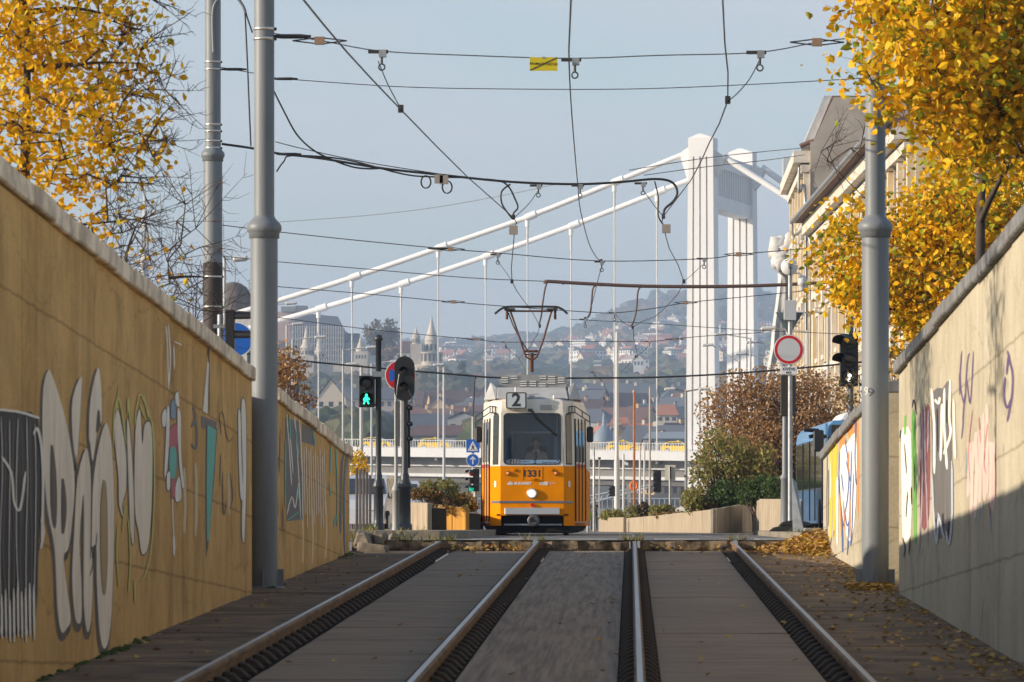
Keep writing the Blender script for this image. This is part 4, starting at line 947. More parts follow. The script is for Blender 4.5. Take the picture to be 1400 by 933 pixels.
# ------------------------------------------------------------------ cars
M_tyre=mat('tyre_rubber',(.02,.02,.02),.85); M_cglass=mat('car_window_glass',(.03,.04,.05),.08,spec=.8)
def car(name,lab,cat,L,Wd,H,paint,style='hatch',group=None,sign=None):
    root=empty(name,(0,0,0),lab,cat,group)
    zb=.22; zbelt=H*.60; hw=Wd/2
    if style=='van': prof=[(-L/2,zb),(-L/2,H*.55),(-L/2+.06,H*.93),(-L/2+.25,H),(L*.16,H),(L*.34,H*.60),(L*.47,H*.48),(L/2,H*.34),(L/2,zb)]
    else: prof=[(-L/2,zb+.05),(-L/2,H*.55),(-L*.46,H*.62),(-L*.36,H*.93),(-L*.24,H),(L*.02,H*.995),(L*.12,H*.94),(L*.28,H*.66),(L*.42,H*.57),(L/2-.03,H*.42),(L/2,zb+.05)]
    b=MB(); n=len(prof)
    def hwf(z): return hw if z<=zbelt else hw*(1-.22*(z-zbelt)/(H-zbelt))
    vs=[(x,-hwf(z),z) for x,z in prof]+[(x,hwf(z),z) for x,z in prof]
    b.add(vs,[tuple(range(n))[::-1],tuple(range(n,2*n))]+[(i,i+1,n+i+1,n+i) for i in range(n-1)]+[(n-1,0,n,2*n-1)],paint)
    b.build('body',root)
    # glass: side band and windscreens, 4 mm proud
    zt=H*.93
    if style=='van': sidew=[(L*.0,zbelt+.03),(L*.29,zbelt+.03),(L*.18,zt),(L*.0,zt)]
    else: sidew=[(-L*.40,zbelt+.05),(L*.25,zbelt+.03),(L*.10,zt-.01),(-L*.22,zt+.01),(-L*.33,zt-.06)]
    for s in (-1,1):
        b=MB(); b.poly([(x,s*(hwf(z)+.006),z) for x,z in sidew],M_cglass); g=b.build('side_window',root,fix=False)
        b=MB()
        for xx in (-.16,.04): 
            if style!='van': b.hexa([(L*xx-.03,s*(hwf(zbelt)+.004),zbelt),(L*xx+.03,s*(hwf(zbelt)+.004),zbelt),(L*xx+.03,s*(hwf(zbelt)+.012),zbelt),(L*xx-.03,s*(hwf(zbelt)+.012),zbelt),(L*xx-.03,s*(hwf(zt)+.004),zt),(L*xx+.03,s*(hwf(zt)+.004),zt),(L*xx+.03,s*(hwf(zt)+.012),zt),(L*xx-.03,s*(hwf(zt)+.012),zt)],paint)
        if b.v: b.build('window_pillar',root)
    f0,f1=((L*.16,H),(L*.34,H*.60)) if style=='van' else ((L*.12,H*.94),(L*.28,H*.66))
    b=MB(); b.poly([(f0[0]+.03,-hwf(f0[1])*.92,f0[1]-.01),(f0[0]+.03,hwf(f0[1])*.92,f0[1]-.01),(f1[0]+.02,hwf(f1[1])*.94,f1[1]+.03),(f1[0]+.02,-hwf(f1[1])*.94,f1[1]+.03)],M_cglass); b.build('windscreen',root,fix=False)
    b=MB()
    if style=='van': b.poly([(-L/2-.006,-hw*.8,zbelt),(-L/2-.006,hw*.8,zbelt),(-L/2+.05-.006,hw*.72,H*.88),(-L/2+.05-.006,-hw*.72,H*.88)],M_cglass)
    else: b.poly([(-L*.455,-hw*.84,H*.65),(-L*.455,hw*.84,H*.65),(-L*.37,hw*.72,H*.90),(-L*.37,-hw*.72,H*.90)],M_cglass)
    b.build('rear_window',root,fix=False)
    for sx in (-.31,.31):
        for s in (-1,1):
            b=MB(); b.lathe((L*sx,s*(hw-.09),.31),[(0,-.11),(.31,-.11),(.31,.11),(.22,.115),(0,.115)] if s>0 else [(0,-.115),(.22,-.115),(.31,-.11),(.31,.11),(0,.11)],M_tyre,20,'y'); wl=b.build('wheel',root)
            b=MB(); disc(b,(L*sx,s*(hw+.03),.31),.20,M_silver,'y',16,.012); b.build('rim',wl)
    for s in (-1,1):
        b=MB(); b.obox((L/2-.06,s*hw*.72,H*.44),(.08,0,0),(0,.18,0),(0,0,.07),mat('headlamp_clear',(.7,.7,.7),.15)); b.build('headlight',root)
        b=MB(); b.obox((-L/2+.03,s*hw*.84,H*.52),(.06,0,0),(0,.10,0),(0,0,.12),mat('tail_lamp_red',(.45,.01,.01),.3)); b.build('tail_light',root)
        b=MB(); b.obox((L*.2,s*(hw+.09),zbelt+.06),(.07,0,0),(0,.08,0),(0,0,.06),paint); b.build('mirror',root)
    if sign:
        b=MB(); b.obox((-.1,0,H+.08),(.10,0,0),(0,.32,0),(0,0,.08),sign); b.build('roof_sign',root)
    return root
M_taxi=mat('taxi_yellow',(.78,.50,.02),.3,coat=.5)
taxi0=car('taxi','yellow hatchback taxi on the bridge deck farthest to the left, behind the black lamp post','taxi',4.3,1.8,1.48,M_taxi,group='yellow taxis crossing the bridge',sign=M_taxi)
ang=math.atan2(-uy,-ux)
tx_labels=['yellow hatchback taxi on the bridge directly above the left planter','yellow taxi on the bridge just right of the tram mirror','yellow taxi on the bridge cut off by the white pylon']
for i,(px,lab) in enumerate(zip((516,596,853,928),[None]+tx_labels)):
    t=on_plane(px,600,3.0)[0]; o=taxi0 if i==0 else copy_tree(taxi0)
    o.location=BR(t,3.0,dz(t)+.01); o.rotation_euler=(0,math.atan(-.019)*0,math.atan2(uy,ux))
    if lab: o['label']=lab
    if i==0:
        pass
# ================================================================== SIGNALS, SIGNS, POSTS
random.seed(31)
def z_at(y,Y): return EYE+(CY-y)*Y/F
def x_at(x,Y): return (x-CX)*Y/F
def iron_post(root,x,Y,zb,ztop,zcol,r,rb,mt,name='post',ball=False):
    b=MB(); b.lathe((x,Y,0),[(rb*1.25,zb),(rb*1.25,zb+.10),(rb*1.02,zb+.13),(rb,zb+.2),(rb*.96,zcol-.10),(rb*1.2,zcol-.08),(rb*1.25,zcol-.03),(rb*.9,zcol+.06),(rb*.75,zcol+.10),(rb*.78,zcol+.16),(r*1.05,zcol+.22),(r,zcol+.24),(r,ztop)]+([(r*1.5,ztop+.005),(r*1.6,ztop+.04),(r*1.1,ztop+.10),(0,ztop+.12)] if ball else []),mt,20); return b.build(name,root)
Y=84.0; S_=F/Y
# pedestrian signal
x=x_at(517.5,Y); r0=empty('pedestrian_signal',(x,Y,.13),'black post with pedestrian signal showing a green walking figure','traffic signal')
iron_post(r0,x,Y,.13,z_at(466,Y),z_at(662,Y),.055,.093,M_polebk,ball=True)
def head(root,cx,Y,ytop,ybot,w,n,mt=M_black,lit=None,visor='front',lens=None,facing=(0,-1)):
    """signal head with n lamps facing the camera"""
    zt,zb=z_at(ytop,Y),z_at(ybot,Y); h=(zt-zb)/n; out=[]
    b=MB(); b.box(cx-w/2,cx+w/2,Y-.06,Y+.12,zb,zt,mt); hd=b.build('signal_head',root,bevel=.012)
    for i in range(n):
        zc=zt-h*(i+.5); rr_=min(w,h)*.40
        b=MB(); b.lathe((cx,Y-.062,zc),[(rr_,0),(rr_,-.01),(rr_*.6,-.02),(0,-.024)],(lit or {}).get(i) or lens or M_black,20,'y'); b.build('lens',hd)
        b=MB(); N=14; vs=[]
        for k in range(N+1):
            q=R(-20+220*k/N); c,s=math.cos(q)*rr_*1.12,math.sin(q)*rr_*1.12
            vs+= [(cx+c,Y-.06,zc+s),(cx+c,Y-.06-.20*(.55+.45*max(0,math.sin(q))),zc+s)]
        b.add(vs,[(2*k,2*k+1,2*k+3,2*k+2) for k in range(N)],mt,True); b.build('visor',hd,fix=False)
    return hd
M_greenlit=mat('lit_green_signal',(.02,.5,.25),.4,emit=(.02,1,.45),estr=2.2)
M_lensoff=mat('dark_lens',(.03,.028,.026),.25)
cxh=x_at(501.5,Y)
hd=head(r0,cxh,Y-.05,514,557,.30,2,lens=M_lensoff)
b=MB(); zc=z_at(546.5,Y); fy=Y-.05-.095
for l,wd in (([(0,.055),(0,-.0)],.05),([(0,.0),(-.035,-.045),(-.05,-.09)],.026),([(0,.0),(.03,-.05),(.045,-.09)],.026),([(0,.045),(-.045,.01),(-.055,-.02)],.02),([(0,.045),(.04,.015),(.06,-.01)],.02)):
    for i in range(len(l)-1):
        a,c=Vector((cxh+l[i][0],fy,zc+l[i][1])),Vector((cxh+l[i+1][0],fy,zc+l[i+1][1])); d=(c-a); n=Vector((-d.z,0,d.x)).normalized()*wd/2
        b.poly([a+n,c+n,c-n,a-n],M_greenlit)
b.poly([(cxh+.024*math.cos(q*.6283),fy,zc+.082+.024*math.sin(q*.6283)) for q in range(10)],M_greenlit); b.build('walking_figure',hd,fix=False)
for yy in (517,554): b=MB(); b.box(cxh,x,Y-.03,Y+.03,z_at(yy+1.5,Y),z_at(yy-1.5,Y),M_polebk); b.build('bracket',r0)
b=MB(); b.obox((x+.0,Y-.06,z_at(512,Y)),(.11,0,0),(0,.05,0),(0,0,.05),M_signback); b.build('clamp',r0)
# big oval backed signal with no-stopping sign
x=x_at(553.5,Y+1); YY=Y+1; r1=empty('tram_signal',(x,YY,.13),'post with large oval black backing board and two hooded lamps','traffic signal')
iron_post(r1,x,YY,.13,z_at(500,YY),z_at(662,YY),.062,.115,M_polebk)
b=MB(); w_,zt,zb=.195,z_at(487.5,YY),z_at(549,YY)
out=[(math.cos(R(a))*w_,zt-w_+math.sin(R(a))*w_) for a in range(0,181,15)]+[(math.cos(R(a))*w_,zb+w_+math.sin(R(a))*w_) for a in range(180,361,15)]
b.prism([(x+a,YY-.14,c) for a,c in out],(0,.03,0),M_black); bb_=b.build('backing_board',r1)
for yy in (508,529):
    b=MB(); zc=z_at(yy,YY); b.lathe((x-.01,YY-.14,zc),[(.075,0),(.075,-.02),(.06,-.03),(0,-.03)],M_lensoff,18,'y'); vs=[]
    for k in range(13):
        q=R(k*15); c,s=math.cos(q)*.085,math.sin(q)*.085; vs+=[(x-.01+c,YY-.14,zc+s),(x-.01+c,YY-.34,zc+s)]
    b.add(vs,[(2*k,2*k+1,2*k+3,2*k+2) for k in range(12)],M_black,True); b.build('hooded_lamp',bb_,fix=False)
b=MB(); b.tube(smooth_pts([(x-.1,YY-.16,z_at(512,YY)),(x-.14,YY-.17,z_at(530,YY)),(x-.15,YY-.15,z_at(541,YY))],4),.008,M_galv,5); b.tube(smooth_pts([(x+.08,YY-.16,z_at(534,YY)),(x+.15,YY-.2,z_at(546,YY)),(x+.1,YY-.15,z_at(551,YY)),(x,YY-.1,z_at(549,YY))],4),.009,M_cable,5); b.build('cable',bb_)
b=MB(); b.lathe((x+.075,YY+.05,0),[(.03,z_at(640,YY)),(.03,z_at(553,YY))],M_black,8)
for yy in (558,580,600): b.lathe((x+.10,YY,z_at(yy,YY)),[(.0,-.05),(.055,-.03),(.055,.03),(0,.05)],M_black,10)
b.box(x-.185,x-.10,YY-.03,YY+.06,z_at(610,YY),z_at(549,YY),mat('grey_case',(.10,.10,.10),.6)); b.build('side_housing',r1)
# slim light grey post beside it with the sign
xs=x_at(541.5,Y+1.3); r2=empty('sign_post',(xs,Y+1.3,.13),'slim pale grey post holding a no stopping sign behind the oval signal','traffic sign')
b=MB(); b.lathe((xs,Y+1.3,0),[(.085,.13),(.075,.2),(.07,z_at(668,Y)-.06),(.085,z_at(668,Y)-.05),(.085,z_at(668,Y)),(.05,z_at(662,Y)),(.035,z_at(660,Y)),(.033,z_at(490,Y))],mat('pale_post',(.34,.34,.33),.5),16); b.build('post',r2)
xc,zc,Yc=x_at(547.5,Y+1.2),z_at(513.5,Y+1.2),Y+1.2
b=MB(); b.lathe((xc,Yc,zc),[(0,.015),(.30,.015),(.30,0),(.293,-.003)],M_signback,36,'y'); b.lathe((xc,Yc,zc),[(.298,-.003),(.285,-.004)],M_signwhite,36,'y'); b.lathe((xc,Yc,zc),[(.285,-.005),(.225,-.005)],M_red,36,'y'); b.lathe((xc,Yc,zc),[(.225,-.005),(.0,-.005)],M_blue,36,'y'); s_=b.build('sign_disc',r2,fix=False)
b=MB()
for s in (-1,1): b.obox((xc,Yc-.008-.001*s,zc),Vector((s*.16,0,.16)),(0,.0008,0),Vector((.021,0,-s*.021)),M_red)
b.build('sign_cross',s_)
# keep right: blue signs + signal beside the tram's left side
YY=118.; xq=x_at(646.5,YY); r3=empty('sign_post',(xq,YY,0),'thin post with blue crossing and arrow signs beside the tram mirror','traffic sign')
b=MB(); b.lathe((xq,YY+.03,0),[(.035,0),(.035,z_at(570,YY))],M_galv,12); b.build('post',r3)
b=MB(); h=.175; zc=z_at(610,YY); b.box(xq-h,xq+h,YY-.02,YY-.008,zc-h,zc+h,M_blue); s_=b.build('crossing_sign',r3)
b=MB(); b.poly([(xq-.145,YY-.023,zc-.135),(xq+.145,YY-.023,zc-.135),(xq,YY-.023,zc+.135)],M_signwhite)
for q in ([(-.015,.0),(.02,.0),(.015,-.06),(-.02,-.06)],[(-.05,-.11),(-.03,-.11),(.0,-.05),(-.02,-.04)],[(.05,-.11),(.03,-.11),(0,-.05),(.02,-.04)],[(-.045,-.02),(.045,-.02),(.04,-.005),(-.04,-.005)],[(-.012,.015),(.012,.015),(.012,.045),(-.012,.045)],[(-.11,-.115),(-.08,-.115),(-.075,-.10),(-.1,-.10)],[(.11,-.115),(.08,-.115),(.075,-.10),(.1,-.10)]): b.poly([(xq+a,YY-.026,zc+c) for a,c in q],M_ink)
b.build('crossing_pictogram',s_,fix=False)
b=MB(); zc=z_at(629.5,YY); disc(b,(xq,YY-.014,zc),.175,M_blue,'y',32,.012); b.lathe((xq,YY-.021,zc),[(.175,0),(.163,0)],M_signwhite,32,'y'); s_=b.build('arrow_sign',r3)
b=MB(); b.poly([(xq-.017,YY-.024,zc-.11),(xq+.017,YY-.024,zc-.11),(xq+.017,YY-.024,zc+.05),(xq-.017,YY-.024,zc+.05)],M_signwhite)
for s in (-1,1): b.poly([(xq,YY-.0245,zc+.11),(xq,YY-.0245,zc+.065),(xq+s*.065,YY-.0245,zc+.0),(xq+s*.075,YY-.0245,zc+.035)],M_signwhite)
b.build('arrow',s_,fix=False)
YY=117.; xq=x_at(645,YY); r4=empty('traffic_light',(xq,YY,0),'three lamp traffic light with green lens half hidden beside the tram','traffic light')
b=MB(); b.lathe((xq+.09,YY+.1,0),[(.05,0),(.05,z_at(640,YY))],M_galv,12); b.build('post',r4)
b=MB(); b.box(xq+.03,xq+.2,YY-.05,YY+.1,z_at(672,YY),z_at(641,YY),M_black); hh=b.build('signal_head',r4,bevel=.01)
for yy,mt in ((646.5,mat('lens_red_dim',(.25,.02,.02),.3)),(657,M_lensoff),(667.5,mat('lens_green_dim',(.02,.30,.22),.3,emit=(0,.7,.4),estr=.35))):
    b=MB(); zc=z_at(yy,YY); b.lathe((xq+.0,YY-.04,zc-.02),[(.075,0),(.05,-.02),(0,-.025)],mt,16,'y'); b.build('lens',hh)
    b=MB(); vs=[]
    for k in range(11):
        q=R(k*18); c,s=math.cos(q)*.095,math.sin(q)*.08; vs+=[(xq+c,YY-.03,zc+s),(xq-.10+c*.8,YY-.20,zc+s*.9)]
    b.add(vs,[(2*k,2*k+1,2*k+3,2*k+2) for k in range(10)],M_black,True); b.build('visor',hh,fix=False)
# right hand sign pole
Y=92.; x=x_at(1079,Y); r5=empty('sign_post',(x,Y,.1),'grey post carrying red ringed round sign, camera and white drum on top','traffic sign')
b=MB(); b.lathe((x+.02,Y,0),[(.05,.1),(.046,z_at(512,Y)),(.046,z_at(372,Y))],M_galv,16); b.build('post',r5)
b=MB(); xb=x_at(1073.5,Y); b.lathe((xb,Y+.15,0),[(.10,.1),(.095,.3),(.085,z_at(656,Y)),(.105,z_at(655,Y)),(.10,z_at(652,Y)),(.06,z_at(648,Y)),(.05,z_at(520,Y))],M_pole,18); b.build('inner_post',r5)
b=MB(); zc=z_at(478.5,Y)
b.lathe((x-.01,Y-.06,zc),[(0,.012),(.318,.012),(.318,0),(.31,-.004)],M_signback,40,'y'); b.lathe((x-.01,Y-.06,zc),[(.312,-.004),(.298,-.005)],M_signwhite,40,'y'); b.lathe((x-.01,Y-.06,zc),[(.298,-.0055),(.238,-.0055)],M_red,40,'y'); b.lathe((x-.01,Y-.06,zc),[(.238,-.0055),(0,-.0055)],mat('sign_pale',(.55,.56,.57),.4),40,'y'); b.build('no_entry_disc',r5,fix=False)
b=MB(); b.box(x-.185,x+.165,Y-.075,Y-.06,z_at(512.5,Y),z_at(501.5,Y),M_signwhite); pl_=b.build('text_plate',r5,bevel=.006)
text_mesh('lettering','KIVÉVE',M_ink,.085,(x-.01,Y-.077,z_at(505.3,Y)),(1,0,0),(0,0,1),pl_,bold=.0015)
text_mesh('lettering','BKK',M_ink,.062,(x-.01,Y-.077,z_at(510,Y)),(1,0,0),(0,0,1),pl_,bold=.0015)
b=MB(); b.box(x_at(1067.5,Y),x_at(1088,Y),Y+.08,Y+.25,z_at(569,Y),z_at(513,Y),mat('dark_case',(.028,.024,.02),.6)); b.build('control_case',r5,bevel=.01)
b=MB(); b.prism([(x_at(1060.5,Y),Y+.08,z_at(427,Y)),(x_at(1098.5,Y),Y+.08,z_at(427,Y)),(x_at(1079.5,Y),Y+.08,z_at(459,Y))],(0,.012,0),mat('sign_back_blue_grey',(.10,.13,.15),.5)); b.build('triangle_sign_back',r5)
b=MB(); b.box(x_at(1071.5,Y),x_at(1088.5,Y),Y-.12,Y+.0,z_at(438.5,Y),z_at(411,Y),mat('light_grey_box',(.50,.51,.52),.5)); b.build('junction_box',r5,bevel=.008)
b=MB(); zc=z_at(365.5,Y); b.lathe((x,Y-.12,zc),[(0,.20),(.10,.19),(.165,.10),(.18,.02),(.175,-.02),(.16,-.04),(0,-.045)],M_white,28,'y'); dr_=b.build('drum_antenna',r5)
b=MB(); b.obox((x+.02,Y-.18,zc),(.045,0,0),(0,.02,0),(0,0,.05),M_signback); b.tube([(x+.02,Y-.2,zc-.0),(x+.02,Y-.17,zc-.18)],.012,M_ink,6); b.tube([(x-.03,Y-.19,zc+.06),(x+.05,Y-.19,zc+.05),(x+.0,Y-.19,zc-.02)],.012,M_ink,6); b.build('bracket',dr_)
b=MB(); b.tube([(x+.02,Y,z_at(374,Y)),(x+.2,Y-.05,z_at(374,Y)),(x+.27,Y-.05,z_at(377,Y))],.016,M_white,8); b.build('camera_arm',r5)
b=MB(); b.lathe((x_at(1097,Y),Y-.05,z_at(388,Y)),[(0,.17),(.06,.16),(.095,.08),(.10,.03),(.10,-.03),(.075,-.04),(.075,-.12),(.05,-.165),(0,-.17)],mat('camera_white',(.62,.61,.60),.35),20); b.build('dome_camera',r5)
# black rubber foot blocks around the post
for j,(dx,w_,zz_,lab) in enumerate(((-.02,.42,.10,'wide black rubber foot block under the grey sign post'),(.12,.36,.21,'upper black rubber foot block leaning against the grey post'))):
    b=MB(); b.prism([(x-w_+dx,Y-.5,zz_),(x+w_+dx,Y-.5,zz_),(x+w_*.8+dx,Y-.5,zz_+.07),(x+w_*.3+dx,Y-.5,zz_+.11),(x-w_*.4+dx,Y-.5,zz_+.11),(x-w_*.75+dx,Y-.5,zz_+.08)],(0,.5,0),M_rubber); b.build('foot_block',label=lab,cat='sign base',bevel=.015)
# leaning barrier panels next to it
b=MB(); b.prism([(x_at(1084,90),90,.1),(x_at(1099,90),90,.1),(x_at(1090,90.3),90.6,z_at(660,90)),(x_at(1084,90),90.6,z_at(652,90))],(0,.05,0),mat('weathered_board',(.40,.42,.42),.8,col2=(.28,.28,.27))); b.build('barrier_board',label='grey white board leaning behind the sign post',cat='board')
b=MB(); b.prism([(x_at(1102,88),88,-.0),(x_at(1124,88),88,-.0),(x_at(1124,88),88,.17),(x_at(1100,88),88,.17)],(0,.8,0),M_conc); b.build('concrete_block',label='pale concrete block at the far end of the cream wall',cat='block',bevel=.02)
# right traffic light
Y=80.; x=x_at(1162,Y); r6=empty('traffic_light',(x,Y,0),'black traffic light with two white dots lit, behind the right mast','traffic light')
b=MB(); b.lathe((x+.02,Y+.1,0),[(.07,0),(.05,.8),(.05,z_at(430,Y))],mat('post_blue_grey',(.10,.115,.125),.5),14); b.build('post',r6)
hx=x_at(1160.5,Y); b=MB(); b.box(hx-.165,hx+.17,Y-.06,Y+.1,z_at(528.5,Y),z_at(457.5,Y),M_black); hd=b.build('signal_head',r6,bevel=.012)
for i,yy in enumerate((469,493.5,516.5)):
    zc=z_at(yy,Y); b=MB(); b.lathe((hx,Y-.062,zc),[(.135,0),(.12,-.02),(.06,.0),(0,.01)],M_lensoff,22,'y'); b.build('lens',hd)
    b=MB(); vs=[]
    for k in range(13):
        q=R(-15+17.5*k); c,s=math.cos(q)*.145,math.sin(q)*.14; L_=.30 if i<2 else .10
        vs+=[(hx+c,Y-.06,zc+s),(hx+c*.85-(.20 if i<2 else .02),Y-.06-L_,zc+s*.8+.02)]
    b.add(vs,[(2*k,2*k+1,2*k+3,2*k+2) for k in range(12)],M_black,True); b.build('visor',hd,fix=False)
b=MB()
for yy in (514,520): disc(b,(hx+.01,Y-.085,z_at(yy,Y)),.032,mat('lit_white_dot',(.8,.8,.7),.3,emit=(1,.97,.85),estr=2.5),'y',14,.01)
b.build('lit_dots',hd)
b=MB(); b.tube([(hx,Y+.05,z_at(457,Y)),(hx,Y+.05,z_at(452,Y)),(x+.02,Y+.1,z_at(452,Y))],.02,M_galv,6); b.tube([(hx+.1,Y+.05,z_at(457,Y)),(hx+.12,Y+.05,z_at(449,Y))],.02,M_galv,6); b.build('bracket',r6)
# side-on signal and round blue sign behind the ochre wall
Y=72.; x=x_at(312,Y); r7=empty('traffic_light',(x,Y,0),'side-on black traffic light above the ochre wall between the two left masts','traffic light')
b=MB(); b.lathe((x-.14,Y+.1,0),[(.05,0),(.05,z_at(430,Y))],M_galv,12); b.build('post',r7)
b=MB(); b.box(x_at(308,Y),x_at(321,Y),Y-.1,Y+.1,z_at(478,Y),z_at(424,Y),M_black); hd=b.build('signal_head',r7,bevel=.01)
for yy in (433,459):
    b=MB(); zc=z_at(yy,Y); vs=[]
    for k in range(15):
        q=R(-30+17.2*k); c,s=math.cos(q)*.095,math.sin(q)*.085; vs+=[(x_at(321,Y),Y+c,zc+s),(x_at(343,Y),Y-.05+c,zc+s*.9+.0)]
    b.add(vs,[(2*k,2*k+1,2*k+3,2*k+2) for k in range(14)],M_black,True); b.build('visor',hd,fix=False)
b=MB(); b.box(x_at(292,Y),x_at(309,Y),Y-.05,Y,z_at(449,Y),z_at(444,Y),M_signback); b.build('bracket',r7)
Yb=78.; xc=x_at(322,Yb); r8=empty('sign_post',(xc,Yb,0),'round blue sign with white rim showing above the ochre wall','traffic sign')
b=MB(); b.lathe((xc,Yb+.05,0),[(.03,0),(.03,z_at(445,Yb))],M_galv,10); b.build('post',r8)
b=MB(); disc(b,(xc,Yb,z_at(464.5,Yb)),.32,M_signwhite,'y',36,.015); disc(b,(xc,Yb-.004,z_at(464.5,Yb)),.295,M_blue,'y',36,.012); b.build('sign_disc',r8)
# row of weathered steel posts on the left island
Yf=82.
for i,(xx,yt,lab) in enumerate(((488,641,'tall weathered flat steel post at the left end of the row by the ochre wall'),(492.5,643,'second steel post from the ochre wall, behind the tallest'),(497,642,'third steel post from the ochre wall, capped with rust'),(501.5,646,'fourth steel post from the ochre wall, rust capped'),(506,651,'shortest steel post of the row, nearest the black signal post'))):
    Yp=Yf-1.6+i*1.1; xp=x_at(xx,Yp); b=MB(); b.box(xp-.022,xp+.022,Yp-.10,Yp+.06,.0,z_at(yt,Yp),mat('weathered_steel_post',(.16,.135,.125),.7,col2=(.09,.075,.07),scale=6,stretch=(1,1,.2)))
    o=b.build('steel_post',label=lab,cat='post',group='row of steel posts on the island',bevel=.006)
    b=MB(); b.box(xp-.024,xp+.024,Yp-.102,Yp+.062,z_at(yt,Yp)+.001,z_at(yt,Yp)+.02,mat('rust_cap',(.40,.17,.06),.8)); b.build('cap',o)
# rough stone blocks at the end of the ochre wall
def rock(x0,x1,y0,y1,Y,dep,lab,sd):
    random.seed(sd); b=MB(); xa,xb=x_at(x0,Y),x_at(x1,Y); za,zb=z_at(y1,Y),z_at(y0,Y)
    j=lambda s=.035: U(-s,s)
    b.hexa([(xa+j(),Y+j(),za),(xb+j(),Y+j(),za),(xb+j(),Y+dep,za),(xa+j(),Y+dep,za),(xa+abs(j(.09)),Y+abs(j(.09)),zb+j()),(xb-abs(j(.09)),Y+abs(j(.09)),zb+j()),(xb+j(),Y+dep,zb+j()),(xa+j(),Y+dep,zb+j())],M_rough)
    return b.build('stone_block',label=lab,cat='stone',group='stone blocks ending the ochre wall',bevel=.03)
rock(484,507,727,747,64.2,.7,'upright rough stone block touching the end of the ochre wall',1)
rock(507,527,728,746,64.4,.7,'rough stone block nearest the outer rail',2)
rock(486,532,744,758.5,63.3,.6,'low wide stone slab lying in front of the two upright blocks',4)
rock(527,553,731,742,66,.6,'flat broken stone behind the outer rail, edged with grass',5)
# ================================================================== PLANTERS
M_elem=mat('planter_concrete_pale',(.44,.36,.26),.9,col2=(.27,.21,.14),scale=3,stretch=(3,3,.35),bump=.3,contrast=(.35,.7))
M_elemg=mat('planter_concrete_grey',(.42,.37,.30),.9,col2=(.26,.22,.17),scale=3,stretch=(3,3,.35),bump=.3)
M_elemo=mat('planter_ochre_reflected_light',(.62,.30,.03),.8,col2=(.36,.17,.03),scale=3,stretch=(4,4,.3),bump=.25)  # orange glow of reflected sunlight put into the concrete colour
M_elemb=mat('planter_brown_stained',(.30,.19,.085),.85,col2=(.22,.13,.05),scale=3,stretch=(4,4,.3),bump=.25)
M_soil=mat('planter_soil',(.06,.045,.03),1)
def planter(lab,segs):
    c=segs[0]; root=empty('planter',(x_at(c[0],c[2]),c[2],0),lab,'planter')
    for (xa,ya,Ya,xb,yb,Yb,n,mt,zb) in segs:
        A=Vector((x_at(xa,Ya),Ya,0)); B=Vector((x_at(xb,Yb),Yb,0)); d=(B-A); nn=Vector((-d.y,d.x,0)).normalized()
        if nn.y<0: nn=-nn
        za,zb_=z_at(ya,Ya),z_at(yb,Yb)
        for i in range(n):
            t0=i/n+.012/n; t1=(i+1)/n-.012/n; p,q=A+d*t0,A+d*t1; z0_,z1_=za+(zb_-za)*t0,za+(zb_-za)*t1; jz=U(-.012,.012); jo=nn*U(0,.015)
            p=p+jo;q=q+jo; w_=nn*.10
            b=MB(); b.hexa([(p.x,p.y,zb),(q.x,q.y,zb),(q.x+w_.x,q.y+w_.y,zb),(p.x+w_.x,p.y+w_.y,zb),(p.x,p.y,z0_+jz),(q.x,q.y,z1_+jz),(q.x+w_.x,q.y+w_.y,z1_+jz),(p.x+w_.x,p.y+w_.y,z0_+jz)],mt); b.build('wall_element',root,bevel=.012)
        # corrugated shadow ribs are part of the element texture; earth behind
        k_=.28 if (xa,xb)==(976,1029) else .1; b=MB(); s0=A+d*k_+nn*.115; s1=B-d*k_+nn*.115; t_=nn*.32; b.hexa([(s0.x,s0.y,zb),(s1.x,s1.y,zb),(s1.x+t_.x,s1.y+t_.y,zb),(s0.x+t_.x,s0.y+t_.y,zb),(s0.x,s0.y,za-.12),(s1.x,s1.y,zb_-.12),(s1.x+t_.x,s1.y+t_.y,zb_-.12),(s0.x+t_.x,s0.y+t_.y,za-.12)],M_soil); b.build('soil',root)
    return root
planter('left planter of concrete elements with panels coloured as orange reflected light',[(558,686,87.2,584,687,86,1,M_elem,.1),(584,688,89.4,602,690,89.2,1,M_elemb,.0),(602,691,89.2,618,692.5,89,2,M_elemo,.0),(618,693.5,89,637,695,88.7,1,M_elemo,.0),(637,698,91,662,704,100,4,M_elemg,.0)])
planter('long right planter of pale vertical concrete elements with green shrubs',[(818,707.5,160,852,708,152.6,4,M_elem,.0),(856,708.5,151,976,697,128.4,9,M_elem,.0),(976,696.5,128.4,1029,687,134,7,M_elemg,.0),(1029,687,132.6,1037,683.5,129,1,M_elem,.0),(1037,682.5,128.6,1070,682.5,125.4,1,M_elem,.0)])
